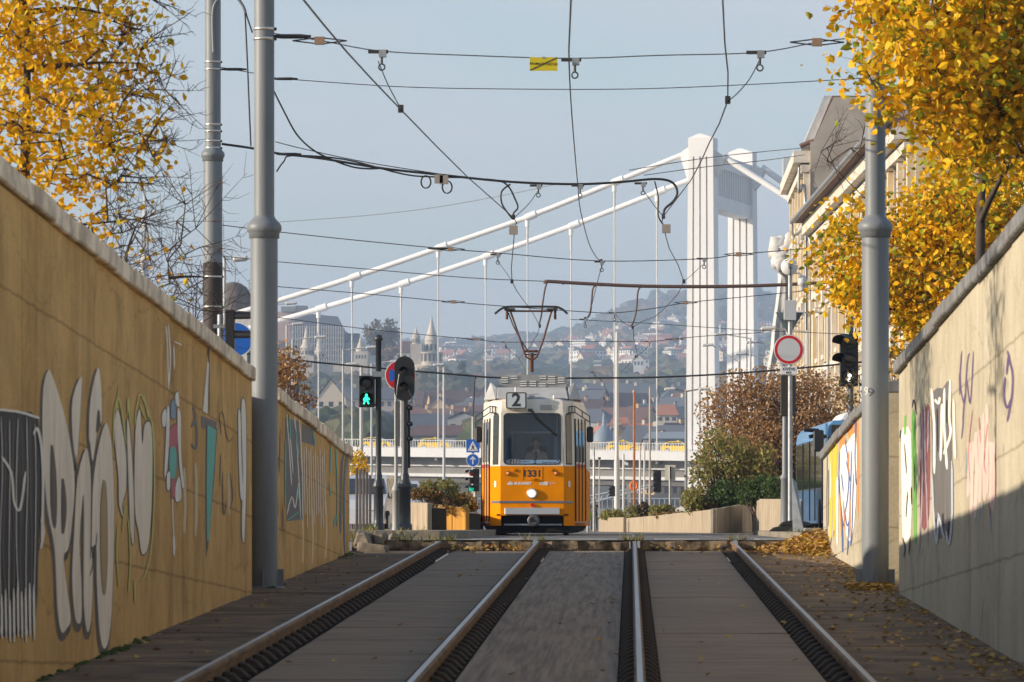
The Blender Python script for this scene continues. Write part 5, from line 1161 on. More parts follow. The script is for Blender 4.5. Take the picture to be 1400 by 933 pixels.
# ================================================================== LEAVES AND TREES
LEAF6=[(0,-.5),(.36,-.22),(.40,.12),(0,.62),(-.40,.12),(-.36,-.22)]
def add_leaf(V,Fc,c,size,up=.0,shape=LEAF6,fold=.18):
    n=Vector((random.gauss(0,1),random.gauss(0,1),random.gauss(0,1)+up)); n.normalize()
    a=n.orthogonal().normalized(); q=random.random()*6.283; a=(a*math.cos(q)+n.cross(a)*math.sin(q)); b_=n.cross(a)
    o=len(V)
    for x,y in shape: V.append(tuple(c+a*(x*size)+b_*(y*size)+n*(abs(x)*size*fold*2)))
    m=len(shape); Fc.append((o,o+1,o+2,o+3)); Fc.append((o,o+3,o+4,o+5))
def leafmesh(name,pts,mt,parent,label=None,cat=None,kind=None,group=None):
    V=[];Fc=[]
    for c,s,up in pts: add_leaf(V,Fc,c,s,up)
    me=bpy.data.meshes.new(name); off=Vector((0,0,0)); q=parent
    while q is not None: off+=q.location; q=q.parent
    me.from_pydata([(a-off.x,b-off.y,c-off.z) for a,b,c in V],[],Fc); me.materials.append(mt); me.update()
    o=bpy.data.objects.new(name,me); COL.objects.link(o)
    if parent is not None: o.parent=parent
    return tag(o,label,cat,group,kind)
M_bark=mat('tree_bark',(.09,.07,.055),.95,col2=(.045,.035,.028),scale=8,stretch=(1,1,.3),bump=.6)
M_twig=mat('twig_bark',(.07,.045,.038),.9)
def curve_to(b,p,q,r0,r1,sag=.15,mt=None,n=5):
    p,q=Vector(p),Vector(q); L=(q-p).length; m=(p+q)/2+Vector((U(-1,1),U(-1,1),U(-.3,1)))*sag*L
    pts=[p*(1-t)**2+m*2*t*(1-t)+q*t*t for t in [i/n for i in range(n+1)]]
    b.tube(pts,[r0+(r1-r0)*i/n for i in range(n+1)],mt or M_bark,5,cap=False); return pts
def tree(name,lab,cat,base,trunk_top,r,ells,nclump,nleaf,size,lm,seed,spread=.28,twigs=2,twiglen=.5,bare=0,group=None,limbs=7,droop=.0,barespots=None,inner=.25):
    random.seed(seed); base=Vector(base); top=Vector(trunk_top)
    root=empty(name,base,lab,cat,group); b=MB()
    tp=[base+(top-base)*t+Vector((U(-1,1),U(-1,1),0))*r*1.1*(0 if t in (0,) else 1) for t in [i/6 for i in range(7)]]
    b.tube(smooth_pts(tp,3),[r*(1-.72*i/18) for i in range(19)],M_bark,9,cap=False)
    nodes=list(smooth_pts(tp,3)[6:]); rad=[r*.4]*len(nodes)
    def rp(inn=inner):
        c,rx_,ry_,rz_=random.choices(ells,[e[1]*e[2]*e[3] for e in ells])[0]
        while 1:
            v=Vector((U(-1,1),U(-1,1),U(-1,1)))
            if inn<v.length<1: break
        return Vector(c)+Vector((v.x*rx_,v.y*ry_,v.z*rz_))
    def attach(p,r0,r1,sag):
        # nearest node that is lower or central
        k=min(range(len(nodes)),key=lambda i:(nodes[i]-p).length+max(0,nodes[i].z-p.z)*.8)
        pts=curve_to(b,nodes[k],p,min(r0,rad[k]),r1,sag); 
        for i,q in enumerate(pts[1:]): nodes.append(q); rad.append(r0+(r1-r0)*(i+1)/len(pts))
    for i in range(limbs): attach(rp(.55),r*.38,r*.12,.10)
    cl=[rp() for i in range(nclump)]
    cl.sort(key=lambda p:(p-top).length)
    lp=[]
    for i,p in enumerate(cl):
        attach(p,r*.12,.006,.08)
        for k in range(twigs):
            d=Vector((random.gauss(0,1),random.gauss(0,1),random.gauss(0,.7))).normalized()*twiglen*U(.4,1); b.tube([p,p+d*.5+Vector((0,0,U(-.05,.08))),p+d],[.0042,.003,.0015],M_twig,4,cap=False)
        for k in range(int(nleaf/nclump*U(.4,1.6))):
            q=p+Vector((random.gauss(0,spread),random.gauss(0,spread),random.gauss(0,spread*.8)-droop))
            lp.append((q,size*U(.65,1.25),.6))
    if barespots:
        for p,n in barespots:
            p=Vector(p); attach(p,.02,.006,.06)
            for k in range(n):
                d=Vector((random.gauss(.45,.6),random.gauss(0,.5),random.gauss(.1,.6))).normalized()*twiglen*U(.8,1.9); bend=Vector((U(-.12,.12),U(-.1,.1),U(-.22,.10)))*twiglen
                q=[p+d*t+bend*t*t for t in (0,.25,.5,.75,1)]; b.tube(q,[.0062,.0054,.0045,.0034,.002],M_twig,4,cap=False)
                for j in range(5):
                    t=U(.2,.95); a=p+d*t+bend*t*t; e=(d.normalized()*.7+Vector((random.gauss(0,.5),random.gauss(0,.4),random.gauss(.05,.55)))).normalized()*twiglen*U(.25,.6); f=Vector((0,0,U(-.06,.06)))
                    b.tube([a,a+e*.5+f,a+e],[.0038,.003,.0018],M_twig,4,cap=False)
    b.build('trunk',root,fix=False)
    leafmesh('crown',lp,lm,root)
    return root
L_gold=leaf_mat('autumn_gold_leaves',[(.92,.57,.008),(.86,.44,.006),(.92,.62,.03),(.76,.36,.006),(.90,.54,.008),(.34,.36,.015),(.20,.24,.015),(.92,.58,.01)],.30)
L_gold2=leaf_mat('autumn_amber_leaves',[(.88,.54,.008),(.80,.42,.006),(.90,.60,.015),(.66,.32,.006),(.86,.51,.008),(.30,.31,.015)],.30)
L_brown=leaf_mat('dry_brown_leaves',[(.44,.24,.10),(.34,.18,.07),(.52,.32,.15),(.26,.14,.06),(.40,.27,.11)],.25)
L_olive=leaf_mat('olive_shrub_leaves',[(.24,.25,.06),(.16,.19,.04),(.34,.32,.09),(.36,.22,.09),(.20,.21,.05)],.3)
L_green=leaf_mat('evergreen_leaves',[(.04,.075,.018),(.06,.11,.025),(.09,.13,.03),(.03,.05,.015)],.2)
L_ground=leaf_mat('ground_cover_leaves',[(.30,.10,.05),(.36,.17,.06),(.12,.13,.03),(.08,.11,.03),(.40,.22,.10)],.25)
# left tree with gold leaves, nearest the camera
tree('tree','golden autumn tree overhanging the near end of the ochre wall','tree',(-5.75,41,0),(-5.7,41,5.0),.10,
   [((-5.75,41,4.3),1.05,1.5,1.45),((-5.05,41,3.7),.70,1.1,.9),((-5.35,41,5.1),.95,1.2,.75),((-4.75,41,4.3),.35,.8,.5)],190,5200,.070,L_gold2,41,spread=.17,twigs=2,twiglen=.35,limbs=10,
   barespots=[((-4.7+U(-.35,.3),41+U(-.6,.6),U(2.7,5.3)),4) for i in range(30)])
tree('tree','autumn tree left of the picture edge whose trunk shades the cream wall','tree',(-5.9,32,0),(-5.85,32,4.2),.11,[((-5.9,32,4.6),.75,1.3,1.1)],40,700,.08,L_gold2,45,spread=.17,twigs=2,twiglen=.35,limbs=6)
tree('tree','nearly bare twiggy tree with few yellow leaves beside the far left mast','tree',(-6.0,50,0),(-5.75,50,3.3),.06,
   [((-5.45,50,2.75),.75,.8,.75)],44,150,.075,L_gold,43,spread=.2,twigs=4,twiglen=.55,limbs=7,barespots=[((U(-6.2,-4.85),50+U(-.5,.5),U(1.9,3.9)),4) for i in range(30)])
# right trees
tree('tree','dense golden tree hanging over the cream wall and hiding the top of the right mast','tree',(3.75,45,0),(3.65,45,4.6),.10,
   [((3.35,43,5.3),1.25,1.6,1.15),((2.85,42.5,4.6),.70,1.2,.60),((3.9,43.5,5.0),1.0,1.6,1.2),((2.6,42.5,5.4),.42,1.0,.7),((3.35,43,4.15),.62,1.0,.5),((3.9,43,4.2),.7,1.2,.4)],270,13500,.088,L_gold,47,spread=.19,twigs=2,limbs=10,inner=.1)
tree('tree','golden tree behind the right mast and above the coping of the cream wall','tree',(4.9,63,0),(4.7,63,4.2),.10,
   [((4.6,62,3.55),1.75,1.7,1.35),((3.28,62,3.95),.68,1.0,.75),((5.0,62,4.6),1.3,1.5,.9),((3.3,62,4.5),.35,.8,.35)],320,18000,.085,L_gold,53,spread=.19,twigs=2,limbs=10,inner=.1,
   barespots=[((2.75+U(-.1,.6),62,U(5.0,5.7)),3) for i in range(5)])
tree('tree','small golden tree far back above the right end of the cream wall','tree',(8.2,80,0),(8.0,80,5),.10,[((7.2,80,4.5),1.8,1.5,1.9)],130,6000,.085,L_gold2,57,spread=.26,twigs=1,limbs=8,inner=.1)
# twiggy dry hedge just above the right coping
random.seed(61)
def shrub(name,lab,cat,base,ells,n,size,lm,seed,ntw=120,group=None,stem=.02,shape_pow=.5,twig=M_twig):
    random.seed(seed); base=Vector(base); root=empty(name,base,lab,cat,group); b=MB(); lp=[]
    for i in range(ntw):
        c,rx_,ry_,rz_=random.choices(ells,[e[1]*e[2]*e[3] for e in ells])[0]
        v=Vector((random.gauss(0,1),random.gauss(0,1),random.gauss(0,1))).normalized()*U(.5,1.0)
        tip=Vector(c)+Vector((v.x*rx_,v.y*ry_,v.z*rz_)); tip.z=max(tip.z,base.z+.05)
        st=base+Vector(((tip.x-base.x)*.35+U(-.1,.1),(tip.y-base.y)*.35,0)); curve_to(b,st,tip,stem*U(.4,1),.004,.08,twig,4)
    for i in range(n):
        c,rx_,ry_,rz_=random.choices(ells,[e[1]*e[2]*e[3] for e in ells])[0]
        while 1:
            v=Vector((random.gauss(0,1),random.gauss(0,1),random.gauss(0,1))).normalized()*(random.random()**shape_pow)*(1.0 if random.random()<.88 else 1.22)
            p=Vector(c)+Vector((v.x*rx_,v.y*ry_,v.z*rz_))
            if noise.noise(p*(1.3/max(.35,min(rx_,rz_))))+U(-.25,.35)>-.12: break
        if p.z>base.z: lp.append((p,size*U(.6,1.3),.5))
    b.build('stem',root,fix=False); leafmesh('foliage',lp,lm,root); return root
shrub('hedge','dry brown twiggy hedge behind the cream wall under the golden trees','hedge',(4.1,56,0),[((3.9,56,1.9),1.3,.9,.62),((5.2,56,2.0),1.2,.9,.65)],4200,.05,leaf_mat('hedge_dry_leaves',[(.22,.15,.07),(.15,.10,.05),(.30,.22,.11),(.12,.10,.04)],.2),61,300,stem=.02)
# brown bush and green bush in the street
Yb=142.; sb=Yb/F
def EL(x,y,rx_,ry_,Y,dep): return ((x_at(x,Y),Y,z_at(y,Y)),rx_*Y/F,dep,ry_*Y/F)
shrub('bush','large brown autumn bush in front of the pylon and the cream facade','bush',(x_at(1070,146),146,0),[EL(1060,590,70,78,146,1.6),EL(1120,580,60,75,146,1.6),EL(1020,570,50,60,146,1.4),EL(1150,620,50,70,147,1.4),EL(1075,530,62,34,146,1.2),EL(1005,530,30,26,146,1.0),EL(975,560,26,34,145,1.0),EL(1030,600,60,40,144,1.0),EL(965,610,18,26,143.5,.7)],15500,.10,L_brown,67,380,stem=.05)
shrub('bush','olive green bush left of the brown bush, before the pylon foot','bush',(x_at(1000,140),140,0),[EL(995,640,44,34,140,1.2),EL(962,645,22,32,140,1.0),EL(1030,648,34,36,140,1.2),EL(978,605,24,22,140,.9),EL(1012,612,18,18,140,.9),EL(1045,622,16,20,140,.9)],4600,.095,L_olive,71,260,stem=.04)
shrub('bush','dry brown leaved bush behind the ochre wall, right of the near left mast','bush',(x_at(392,100),100,0),[EL(392,512,34,42,100,.8),EL(380,560,40,60,100,.9),EL(425,548,14,10,100,.4)],2100,.09,L_brown,73,90,stem=.03)
# planter plants
shrub('shrub','dark evergreen shrub in the right planter beside the concrete box','shrub',(x_at(1040,130.5),130.5,.5),[EL(1036,672,32,22,130.6,.7),EL(1056,668,16,18,129,.6)],3200,.075,L_green,79,60)
shrub('shrub','rounded dark evergreen shrub in the middle of the right planter','shrub',(x_at(990,134),134,.5),[EL(992,676,24,20,133.5,.7)],2200,.075,L_green,80,50)
shrub('shrub','green shrub in the right planter above the shaded corner','shrub',(x_at(955,134),134,.5),[EL(950,684,22,18,133.5,.7)],1700,.075,L_olive,81,40)
random.seed(83)
for i,(xx,YY,rxx,ryy,mt,lab) in enumerate(((836,131,18,9,L_olive,'low green plants at the far left end of the right planter'),(866,126,14,11,L_olive,'grassy green tuft behind the gap in the right planter'),(880,124,10,14,leaf_mat('dark_dry_plant',[(.06,.045,.03),(.10,.07,.04)],.1),'dark dry plant between green tufts in the right planter'),(905,121,20,10,L_olive,'spiky green plants in the right planter below the white sign back'),(925,118,30,7,L_ground,'red leaved ground cover spilling over the right planter'),(968,111,14,9,L_ground,'red leaved ground cover at the shaded corner of the right planter'))):
    yt={836:702,866:700,880:697,905:696,925:703,968:692}[xx]
    shrub('plant',lab,'plant',(x_at(xx,YY*1.2),YY*1.2+.5,.45),[EL(xx,yt+3,rxx,ryy,YY*1.2+.4,.5)],900,.075,mt,90+i,60,stem=.008)
for i,(xx,yy,YY,rxx,ryy,mt,n,lab) in enumerate(((584,676,88,26,10,L_ground,800,'red and green ground cover at the near end of the left planter'),(618,684,92,24,12,L_ground,900,'reddish leafy plants above the ochre planter panels'),(600,668,89.5,30,14,L_olive,700,'green stems standing in the left planter'),(640,688,98,16,16,L_olive,700,'blue green plants drooping over the left planter beside the tram'),(608,697,90.5,6,18,L_ground,130,'trailing strand hanging down the ochre planter panel'))):
    shrub('plant',lab,'plant',(x_at(xx,YY),YY+.35,.45),[EL(xx,yy,rxx,ryy,YY+(.35 if i<4 else -1.6),.3)],n,.055,mt,110+i,50 if i!=2 else 110,stem=.007)
shrub('shrub','small bright yellow tree showing between wall end and steel posts','shrub',(x_at(490,130),130,0),[EL(488,650,12,40,130,.5),EL(497,640,9,18,130,.4)],900,.075,L_gold,121,30)
# fallen leaves: pile by the cream wall, litter on the walkway and in the hollows
random.seed(131); lp=[]
for i in range(1500):
    t=random.random(); x=2.84-abs(random.gauss(0,.45)); y=63.9-abs(random.gauss(0,.9)); d=max(0,1-(2.84-x)/1.15)*max(0,1-(63.9-y)/2.4); z=gz(y)+.03+.36*d*random.random()
    lp.append((Vector((x,y,z)),U(.05,.09),2.5))
L_fall=leaf_mat('fallen_leaves_ochre',[(.50,.28,.06),(.36,.18,.05),(.60,.40,.12),(.26,.13,.05),(.62,.42,.03)],.15)
leafmesh('leaf_pile',lp,L_fall,None,'heap of fallen ochre leaves against the far end of the cream wall','leaves','stuff')
lp=[]
for i in range(900):
    y=27+abs(random.random())**1.2*37; 
    q=random.random()
    if q<.55: x=2.82-abs(random.gauss(0,.30))
    elif q<.85: x=U(1.7,2.8)
    elif q<.93: x=U(-2.5,1.4)
    else: x=XL+.05+abs(random.gauss(0,.4))
    if x<XL: continue
    lp.append((Vector((x,y,gz(y)+.018)),U(.045,.075),5))
for i in range(260):
    x=2.72+U(-.35,.12); y=47.9+random.gauss(0,.35); lp.append((Vector((x,y,gz(y)+.02+U(0,.05))),U(.05,.08),3))
for i in range(110):
    x=U(-2.6,-1.5) if random.random()<.7 else U(.2,1.3); y=64.3+U(-.5,.2); lp.append((Vector((x,y,gz(64)+.02+U(0,.08))),U(.05,.08),2.5))
leafmesh('fallen_leaves',lp,L_fall,None,'yellow fallen leaves scattered along walkways and between rails','leaves','stuff')

random.seed(211); b=MB(); M_gr=leaf_mat('grass_blades',[(.14,.15,.04),(.30,.26,.09),(.09,.11,.03),(.36,.28,.12)],.2)
def tuft(x,y,z,n,h):
    for i in range(n):
        a=U(0,6.283); r=U(0,.07); p=Vector((x+r*math.cos(a),y+r*math.sin(a)*1.5,z)); l=h*U(.4,1.1); d=Vector((math.cos(a)*l*.5,math.sin(a)*l*.5,l)); s=Vector((-math.sin(a),math.cos(a),0))*.007
        b.add([p-s,p+s,p+d*.6+s*.7+Vector((0,0,l*.08)),p+d],[(0,1,2,3)],M_gr)
for i in range(120):
    q=random.random()
    if q<.3: x,y,z=random.choice((-2.88,-2.7,-1.45,-1.27,-.03,.15,1.43,1.58))+U(-.1,.1),Y_END+U(-.03,.12),U(-.02,.0)
    elif q<.55: x,y,z=U(-6.2,-3.0),U(69.9,71),U(.0,.12)
    elif q<.75: x,y,z=x_at(U(495,515),83),83+U(-2,2),.13
    elif q<.85: x,y,z=U(2.7,5.0),U(72,76),.09
    else: x,y,z=U(-4.2,-2.9),Y_END+U(-.05,.2),U(-.03,.02)
    tuft(x,y,z,int(U(6,16)),U(.05,.16))
b.build('grass_tufts',label='dry and green grass tufts along the street edge and islands',cat='grass',kind='stuff',fix=False)
# ================================================================== BUS AND PARKED CARS
random.seed(141)
M_bus=mat('bus_blue',(.10,.32,.62),.3,coat=.4); M_busd=mat('bus_lower_blue',(.06,.16,.33),.3,coat=.4)
bus=empty('bus',(6.1,116,0),'blue city bus with black mirror waiting behind the cream wall','bus')
A=Vector((4.92,110,0)); D=Vector((-.33,12,0)); dn=D.normalized(); Wv=Vector((dn.y,-dn.x,0))*2.5
def bp(t,w_,z): return A+D*t+Wv*w_+Vector((0,0,z))
def bprism(b,prof,t0,t1,mt):   # prof: (w,z)
    n=len(prof); b.add([bp(t0,w_,z) for w_,z in prof]+[bp(t1,w_,z) for w_,z in prof],[tuple(range(n)),tuple(range(n,2*n))[::-1]]+[(i,(i+1)%n,n+(i+1)%n,n+i) for i in range(n)],mt)
b=MB(); bprism(b,[(0,.28),(1,.28),(1,1.15),(0,1.15)],0,1,M_busd); bprism(b,[(0.004,1.152),(.996,1.152),(.992,2.45),(.008,2.45)],0.001,.999,mat('bus_window_band',(.05,.055,.065),.3)); bprism(b,[(.004,2.452),(.996,2.452),(.98,2.72),(.93,2.86),(.07,2.86),(.02,2.72)],.0,1,M_bus); b.build('body',bus)
b=MB(); bprism(b,[(.15,2.865),(.85,2.865),(.78,3.1),(.22,3.1)],.12,.34,M_white); b.build('roof_unit',bus,bevel=.05)
for t0,t1 in ((.02,.10),(.14,.33),(.36,.50),(.53,.72),(.75,.96)):
    b=MB(); q=[bp(t0,-.004,1.2),bp(t1,-.004,1.2),bp(t1,-.002,2.4),bp(t0,-.002,2.4)]; b.poly(q,M_dglass); b.build('side_window',bus,fix=False)
b=MB()
for t in (.12,.345,.515,.735): b.obox(bp(t,-.006,1.4),Wv.normalized()*.012,dn*.05,(0,0,1.05),M_black)
b.build('window_pillar',bus)
b=MB(); q=[bp(-.003,.04,1.0),bp(-.003,.96,1.0),bp(-.003,.95,2.75),bp(-.003,.05,2.75)]; b.poly(q,M_dglass); b.build('windscreen',bus,fix=False)
b=MB(); q=[bp(-.005,.12,2.52),bp(-.005,.4,2.52),bp(-.005,.4,2.68),bp(-.005,.12,2.68)]; b.poly(q,mat('amber_display',(.3,.08,.01),.5,emit=(1,.3,.05),estr=.5)); b.build('destination_display',bus,fix=False)
b=MB(); b.obox(bp(.0,-.004,1.98),dn*.12,Wv.normalized()*.03,(0,0,.8),M_bus); b.build('corner_pillar',bus)
for t in (.2,.78):
    b=MB(); c=bp(t,.03,.45); b.lathe((0,0,0),[(0,-.1),(.45,-.1),(.45,.12),(0,.12)],M_tyre,24,'x'); b.v=[(x+c.x,y+c.y,z+c.z) for x,y,z in b.v]; b.build('wheel',bus)
b=MB(); m0=bp(-.02,-.02,2.45); b.tube([m0,m0+Vector((-.25,-.35,.03)),m0+Vector((-.42,-.4,-.02))],.05,M_black,8); b.tube([m0+Vector((-.18,-.3,.14)),m0+Vector((-.55,-.35,.16))],.05,M_black,6); ar=b.build('mirror_arm',bus)
b=MB(); mc=Vector((x_at(1119,109.3),109.3,z_at(603,109.3))); b.obox(mc,(.13,0,0),(0,.09,0),(0,0,.27),M_black); b.build('mirror',ar,bevel=.03)
def place(o,x,y,z,rz_,lab=None):
    o.location=(x,y,z); o.rotation_euler=(0,0,rz_)
    if lab: o['label']=lab
    return o
M_vanw=mat('van_silver_white',(.55,.57,.60),.35,coat=.4)
v=car('car','pale silver car parked behind the black pedestrian signal post','car',4.5,1.85,1.5,M_vanw); place(v,x_at(530,122),124.5,0,R(-88))
v=car('car','pale car between the ochre wall end and the steel posts','car',4.6,1.9,1.6,M_vanw); place(v,x_at(487,117),119,0,R(-95))
v=car('van','white van behind the spiky plants of the right planter','van',4.9,1.95,2.1,M_white,'van'); place(v,x_at(920,300)+2,318,0,R(178))
v=car('car','white car roof showing above the dark shrub of the right planter','car',4.4,1.8,1.5,M_white); place(v,x_at(985,170),172,0,R(170))
# person by the bins + green bin
Yp=230.
J=[((0,0,.92),(.15,.11)),((0,0,1.15),(.15,.11)),((0,0,1.40),(.17,.11)),((0,0,1.50),(.06,.06)),((0,0,1.58),(.075,.085)),((0,0,1.68),(.075,.09)),((0,0,1.74),(.05,.06)),
   ((.20,0,1.38),.06),((.25,.02,1.10),.05),((.22,-.12,.88),.04),((-.20,0,1.38),.06),((-.25,.02,1.10),.05),((-.22,-.12,.88),.04),
   ((.10,0,.85),.09),((.12,-.04,.48),.065),((.13,.05,.08),.045),((.13,-.1,.04),.04),((-.10,0,.85),.09),((-.13,.03,.48),.065),((-.14,.1,.08),.045),((-.14,-.04,.04),.04)]
E=[(0,1),(1,2),(2,3),(3,4),(4,5),(5,6),(2,7),(7,8),(8,9),(2,10),(10,11),(11,12),(0,13),(13,14),(14,15),(15,16),(0,17),(17,18),(18,19),(19,20)]
pr_=figure('person',J,E,lambda c: M_skin if c.z>1.5 or (c.z<.93 and abs(c.x)>.19 and c.z>.8) else (M_suit if c.z>.82 else M_ink),loc=(x_at(812.5,Yp),Yp,.0),label='person in dark clothes standing beside the green bin',cat='person')
pr_.scale=(1,1,.92)
b=MB(); c=(x_at(812.5,Yp),Yp,1.56); b.lathe(c,[(.08,-.02),(.088,.03),(.07,.09),(0,.11)],M_hair,12); b.build('hair',pr_)
Yn=150.; xb=x_at(803.5,Yn); r_=empty('litter_bin',(xb,Yn,0),'bright green litter bin hung on a slim grey post right of the tram','bin')
b=MB(); b.lathe((xb,Yn,0),[(.04,0),(.04,z_at(666,Yn))],M_galv,10); b.build('post',r_)
b=MB(); b.lathe((xb,Yn-.1,0),[(.10,z_at(711,Yn)),(.13,z_at(709,Yn)),(.15,z_at(701,Yn)),(.13,z_at(699,Yn)),(0,z_at(698.5,Yn))],mat('bin_green',(.10,.50,.08),.4),16); b.build('bin_body',r_)
# ================================================================== LAMP POSTS AND THIN POLES
def lamp(lab,base_x,Y,top_y,arms,r=.07,mt=None,group='street lamps along the quay'):
    x=x_at(base_x,Y); root=empty('street_lamp',(x,Y,0),lab,'street lamp',group); mt=mt or mat('lamp_pale_grey',(.46,.47,.48),.5)
    b=MB(); b.lathe((x,Y,0),[(r*1.5,0),(r*1.4,1.0),(r,1.2),(r*.8,z_at(top_y,Y))],mt,12); b.build('post',root)
    for (hx,hy) in arms:
        a=Vector((x,Y,z_at(top_y,Y)-.05)); h=P(hx,hy,Y); sg=1 if h.x>a.x else -1
        b=MB(); b.tube([a,a+(h-a)*.6,h],r*.5,mt,8); ar=b.build('arm',root)
        b=MB(); L=.42*Y/150 if Y<180 else .42*Y/200
        b.obox(h+Vector((sg*L*.4,0,.0)),(L*.62,0,.02),(0,.14,0),(0,0,.075),mat('lamp_head_grey',(.55,.56,.57),.4)); b.build('lamp_head',ar,bevel=.05)
    return root
lamp('pale street lamp beside the left mast with head under the lower bridge cable',392,240,445,[(402,443)])
lamp('pale street lamp just right of the left mast, its head below the upper bridge cable',372,240,416,[(393,415)])
lamp('street lamp whose head crosses the pointed castle turrets',400,250,464,[(433,461)])
lamp('street lamp with its arm reaching right below the castle trees',469,250,478,[(503,475)])
lamp('short street lamp behind the pedestrian signal',508,260,497,[(536,494)])
lamp('tall pale lamp post in front of the bastion tower with tiny hooked head',607,250,502,[(605,499)],.09)
lamp('street lamp on the right with long arm, head before the white pylon',1026,250,462,[(990,457)])
lamp('street lamp with slanted arm rising left above the brown bush',1010,245,494,[(973,472)])
lamp('street lamp whose head sits between pylon and red ringed sign',1062,255,471,[(1033,468)])
lamp('street lamp with level arm just above the brown bush',1055,260,491,[(1018,484)])
lamp('street lamp in front of the cream facade with long level arm',1132,165,425,[(1096,428)],.07)
lamp('street lamp behind the round white drum antenna, arm to the left',1104,175,452,[(1057,449)],.06)
lamp('grey double armed lamp in front of the white pylon',938,220,534,[(921,532),(958,532)],.08,mat('lamp_dark_grey',(.20,.22,.24),.5))
lamp('street lamp rising over the wall end, hidden by the black signal post',494,210,500,[(486,498)],.10)
lamp('far street lamp with head left of the near left mast',307,120,352,[(322,354)],.05)
def thin_pole(lab,x0,y0,Y,r,mt,base_y=None,r2=None):
    x=x_at(x0,Y); b=MB(); b.lathe((x,Y,0),[(r2 or r,0),(r2 or r,z_at(y0,Y)*.35),(r,z_at(y0,Y)*.38),(r*.85,z_at(y0,Y)),(0,z_at(y0,Y)+r)],mt,12); root=empty('pole',(x,Y,0),lab,'pole','thin poles on the quay'); b.build('shaft',root); return root
M_ppole=mat('pale_paint_pole',(.55,.56,.56),.55)
p_=thin_pole('pale tapered pole standing behind the right planter, the thickest of the group',843.5,455,180,.075,M_ppole,r2=.12)
b=MB(); b.box(x_at(836,179),x_at(841,179),179,179.2,z_at(679,179),z_at(665,179),M_black)
for yy in (667.5,672,676.5): b.lathe((x_at(836,179),179.1,z_at(yy,179)),[(.07,0),(.07,-.12),(0,-.12)],M_black,10,'x')
b.build('signal_head',p_)
p_=thin_pole('white pole with small camera between the thick pole and the lifebuoy',852.5,622,185,.055,M_ppole); b=MB(); b.obox(P(856,634,184.8),(.09,0,-.03),(0,.05,0),(0,0,.06),M_white); b.build('camera',p_)
thin_pole('rusty orange pole right of the lifebuoy',867,537,190,.055,mat('rusty_orange_pole',(.52,.20,.06),.8,col2=(.36,.12,.04),scale=3))
thin_pole('first of two slim pale poles right of the rusty pole',875,610,190,.05,M_ppole); thin_pole('second slim pale pole, beside the small traffic light',881,612,191,.045,M_ppole)
p_=thin_pole('slim tall pole carrying a small black traffic light over the planter',888.5,530,185,.045,mat('warm_grey_pole',(.42,.38,.33),.6))
b=MB(); b.box(x_at(893,184),x_at(904,184),184,184.25,z_at(673,184),z_at(643,184),M_black)
for yy in (647,654,661,668): b.lathe((x_at(896,184),184,z_at(yy,184)),[(.09,0),(.09,-.15),(.06,-.16),(0,-.16)],M_black,12,'y')
b.build('signal_head',p_)
p_=thin_pole('grey pole right of the white sign back',812,613,170,.05,M_galv); p_['label']='grey pole nearest the tram on its right'
p_=thin_pole('thin pole with tiny dark lamp on top, second right of the tram',819.5,628,172,.03,mat('warm_grey_pole',(.42,.38,.33))); b=MB(); b.box(x_at(817.5,172),x_at(821.5,172),171.9,172.1,z_at(628,172),z_at(625.5,172),M_black); b.build('lamp',p_)
r_=empty('sign_post',(x_at(916,150),150,0),'back of a white rectangular sign on a grey post above the planter','traffic sign')
b=MB(); b.lathe((x_at(916,150),150,0),[(.04,0),(.04,z_at(638,150))],M_galv,10); b.build('post',r_); b=MB(); b.box(x_at(909,150),x_at(923.5,150),150.05,150.07,z_at(657,150),z_at(636,150),mat('sign_back_cream',(.70,.66,.55),.5)); b.box(x_at(915.3,150),x_at(917.2,150),149.95,150.03,z_at(655,150),z_at(638,150),M_black); b.build('sign_board',r_)
r_=empty('lifebuoy_stand',(x_at(860,200),200,0),'grey stand with an orange lifebuoy ring behind the planter','lifebuoy')
b=MB(); b.hexa([P(858,688,200),P(863,688,200),P(863,688,200.2),P(858,688,200.2),P(856,663,200),P(861,662,200),P(861,662,200.2),P(856,663,200.2)],mat('stand_grey',(.34,.38,.39),.6)); b.box(x_at(859,200),x_at(860.5,200),200,200.1,0,z_at(687,200),M_galv); b.build('stand',r_)
b=MB(); c=P(866.5,664.5,199.8); b.tube([c+Vector((.15*math.cos(R(a)),.0,.19*math.sin(R(a)))) for a in range(0,361,15)],.055,mat('lifebuoy_orange',(.85,.16,.015),.5),8,cap=False); b.build('ring',r_)
# gangway truss and floating pontoon seen under the deck
Yg=420.
g=empty('gangway',P(800,700,Yg),'pale steel gangway truss sloping under the bridge deck','gangway')
b=MB(); M_gang=mat('gangway_grey',(.42,.47,.50),.6)
for dy in (0,1.5):
    lo0,lo1=P(770,698,Yg),P(888,667,Yg); up0,up1=P(770,685,Yg),P(888,664,Yg)
    for a,c in ((lo0,lo1),(up0,up1)): b.tube([a+Vector((0,dy,0)),c+Vector((0,dy,0))],.09,M_gang,6)
    for i in range(15):
        t=i/14; p=lo0.lerp(lo1,t); q=up0.lerp(up1,min(1,t+.035)); b.tube([p+Vector((0,dy,0)),q+Vector((0,dy,0))],.05,M_gang,5)
b.build('truss',g)
b=MB(); random.seed(3)
bq=P(700,722,430); b.box(x_at(560,430),x_at(985,430),430,440,0.02,z_at(694,430),mat('pontoon_grey',(.34,.38,.42),.7,col2=(.24,.28,.32),scale=.4,stretch=(1,1,3)))
for i in range(60):
    x=x_at(560+i*7.1,430); b.box(x,x+.08,429.9,430,z_at(694,430),z_at(682,430),M_gang)
b.box(x_at(560,430),x_at(985,430),429.9,430,z_at(682.5,430),z_at(681,430),M_gang); b.build('pontoon',label='long grey pontoon with railing seen low under the bridge deck',cat='pontoon')
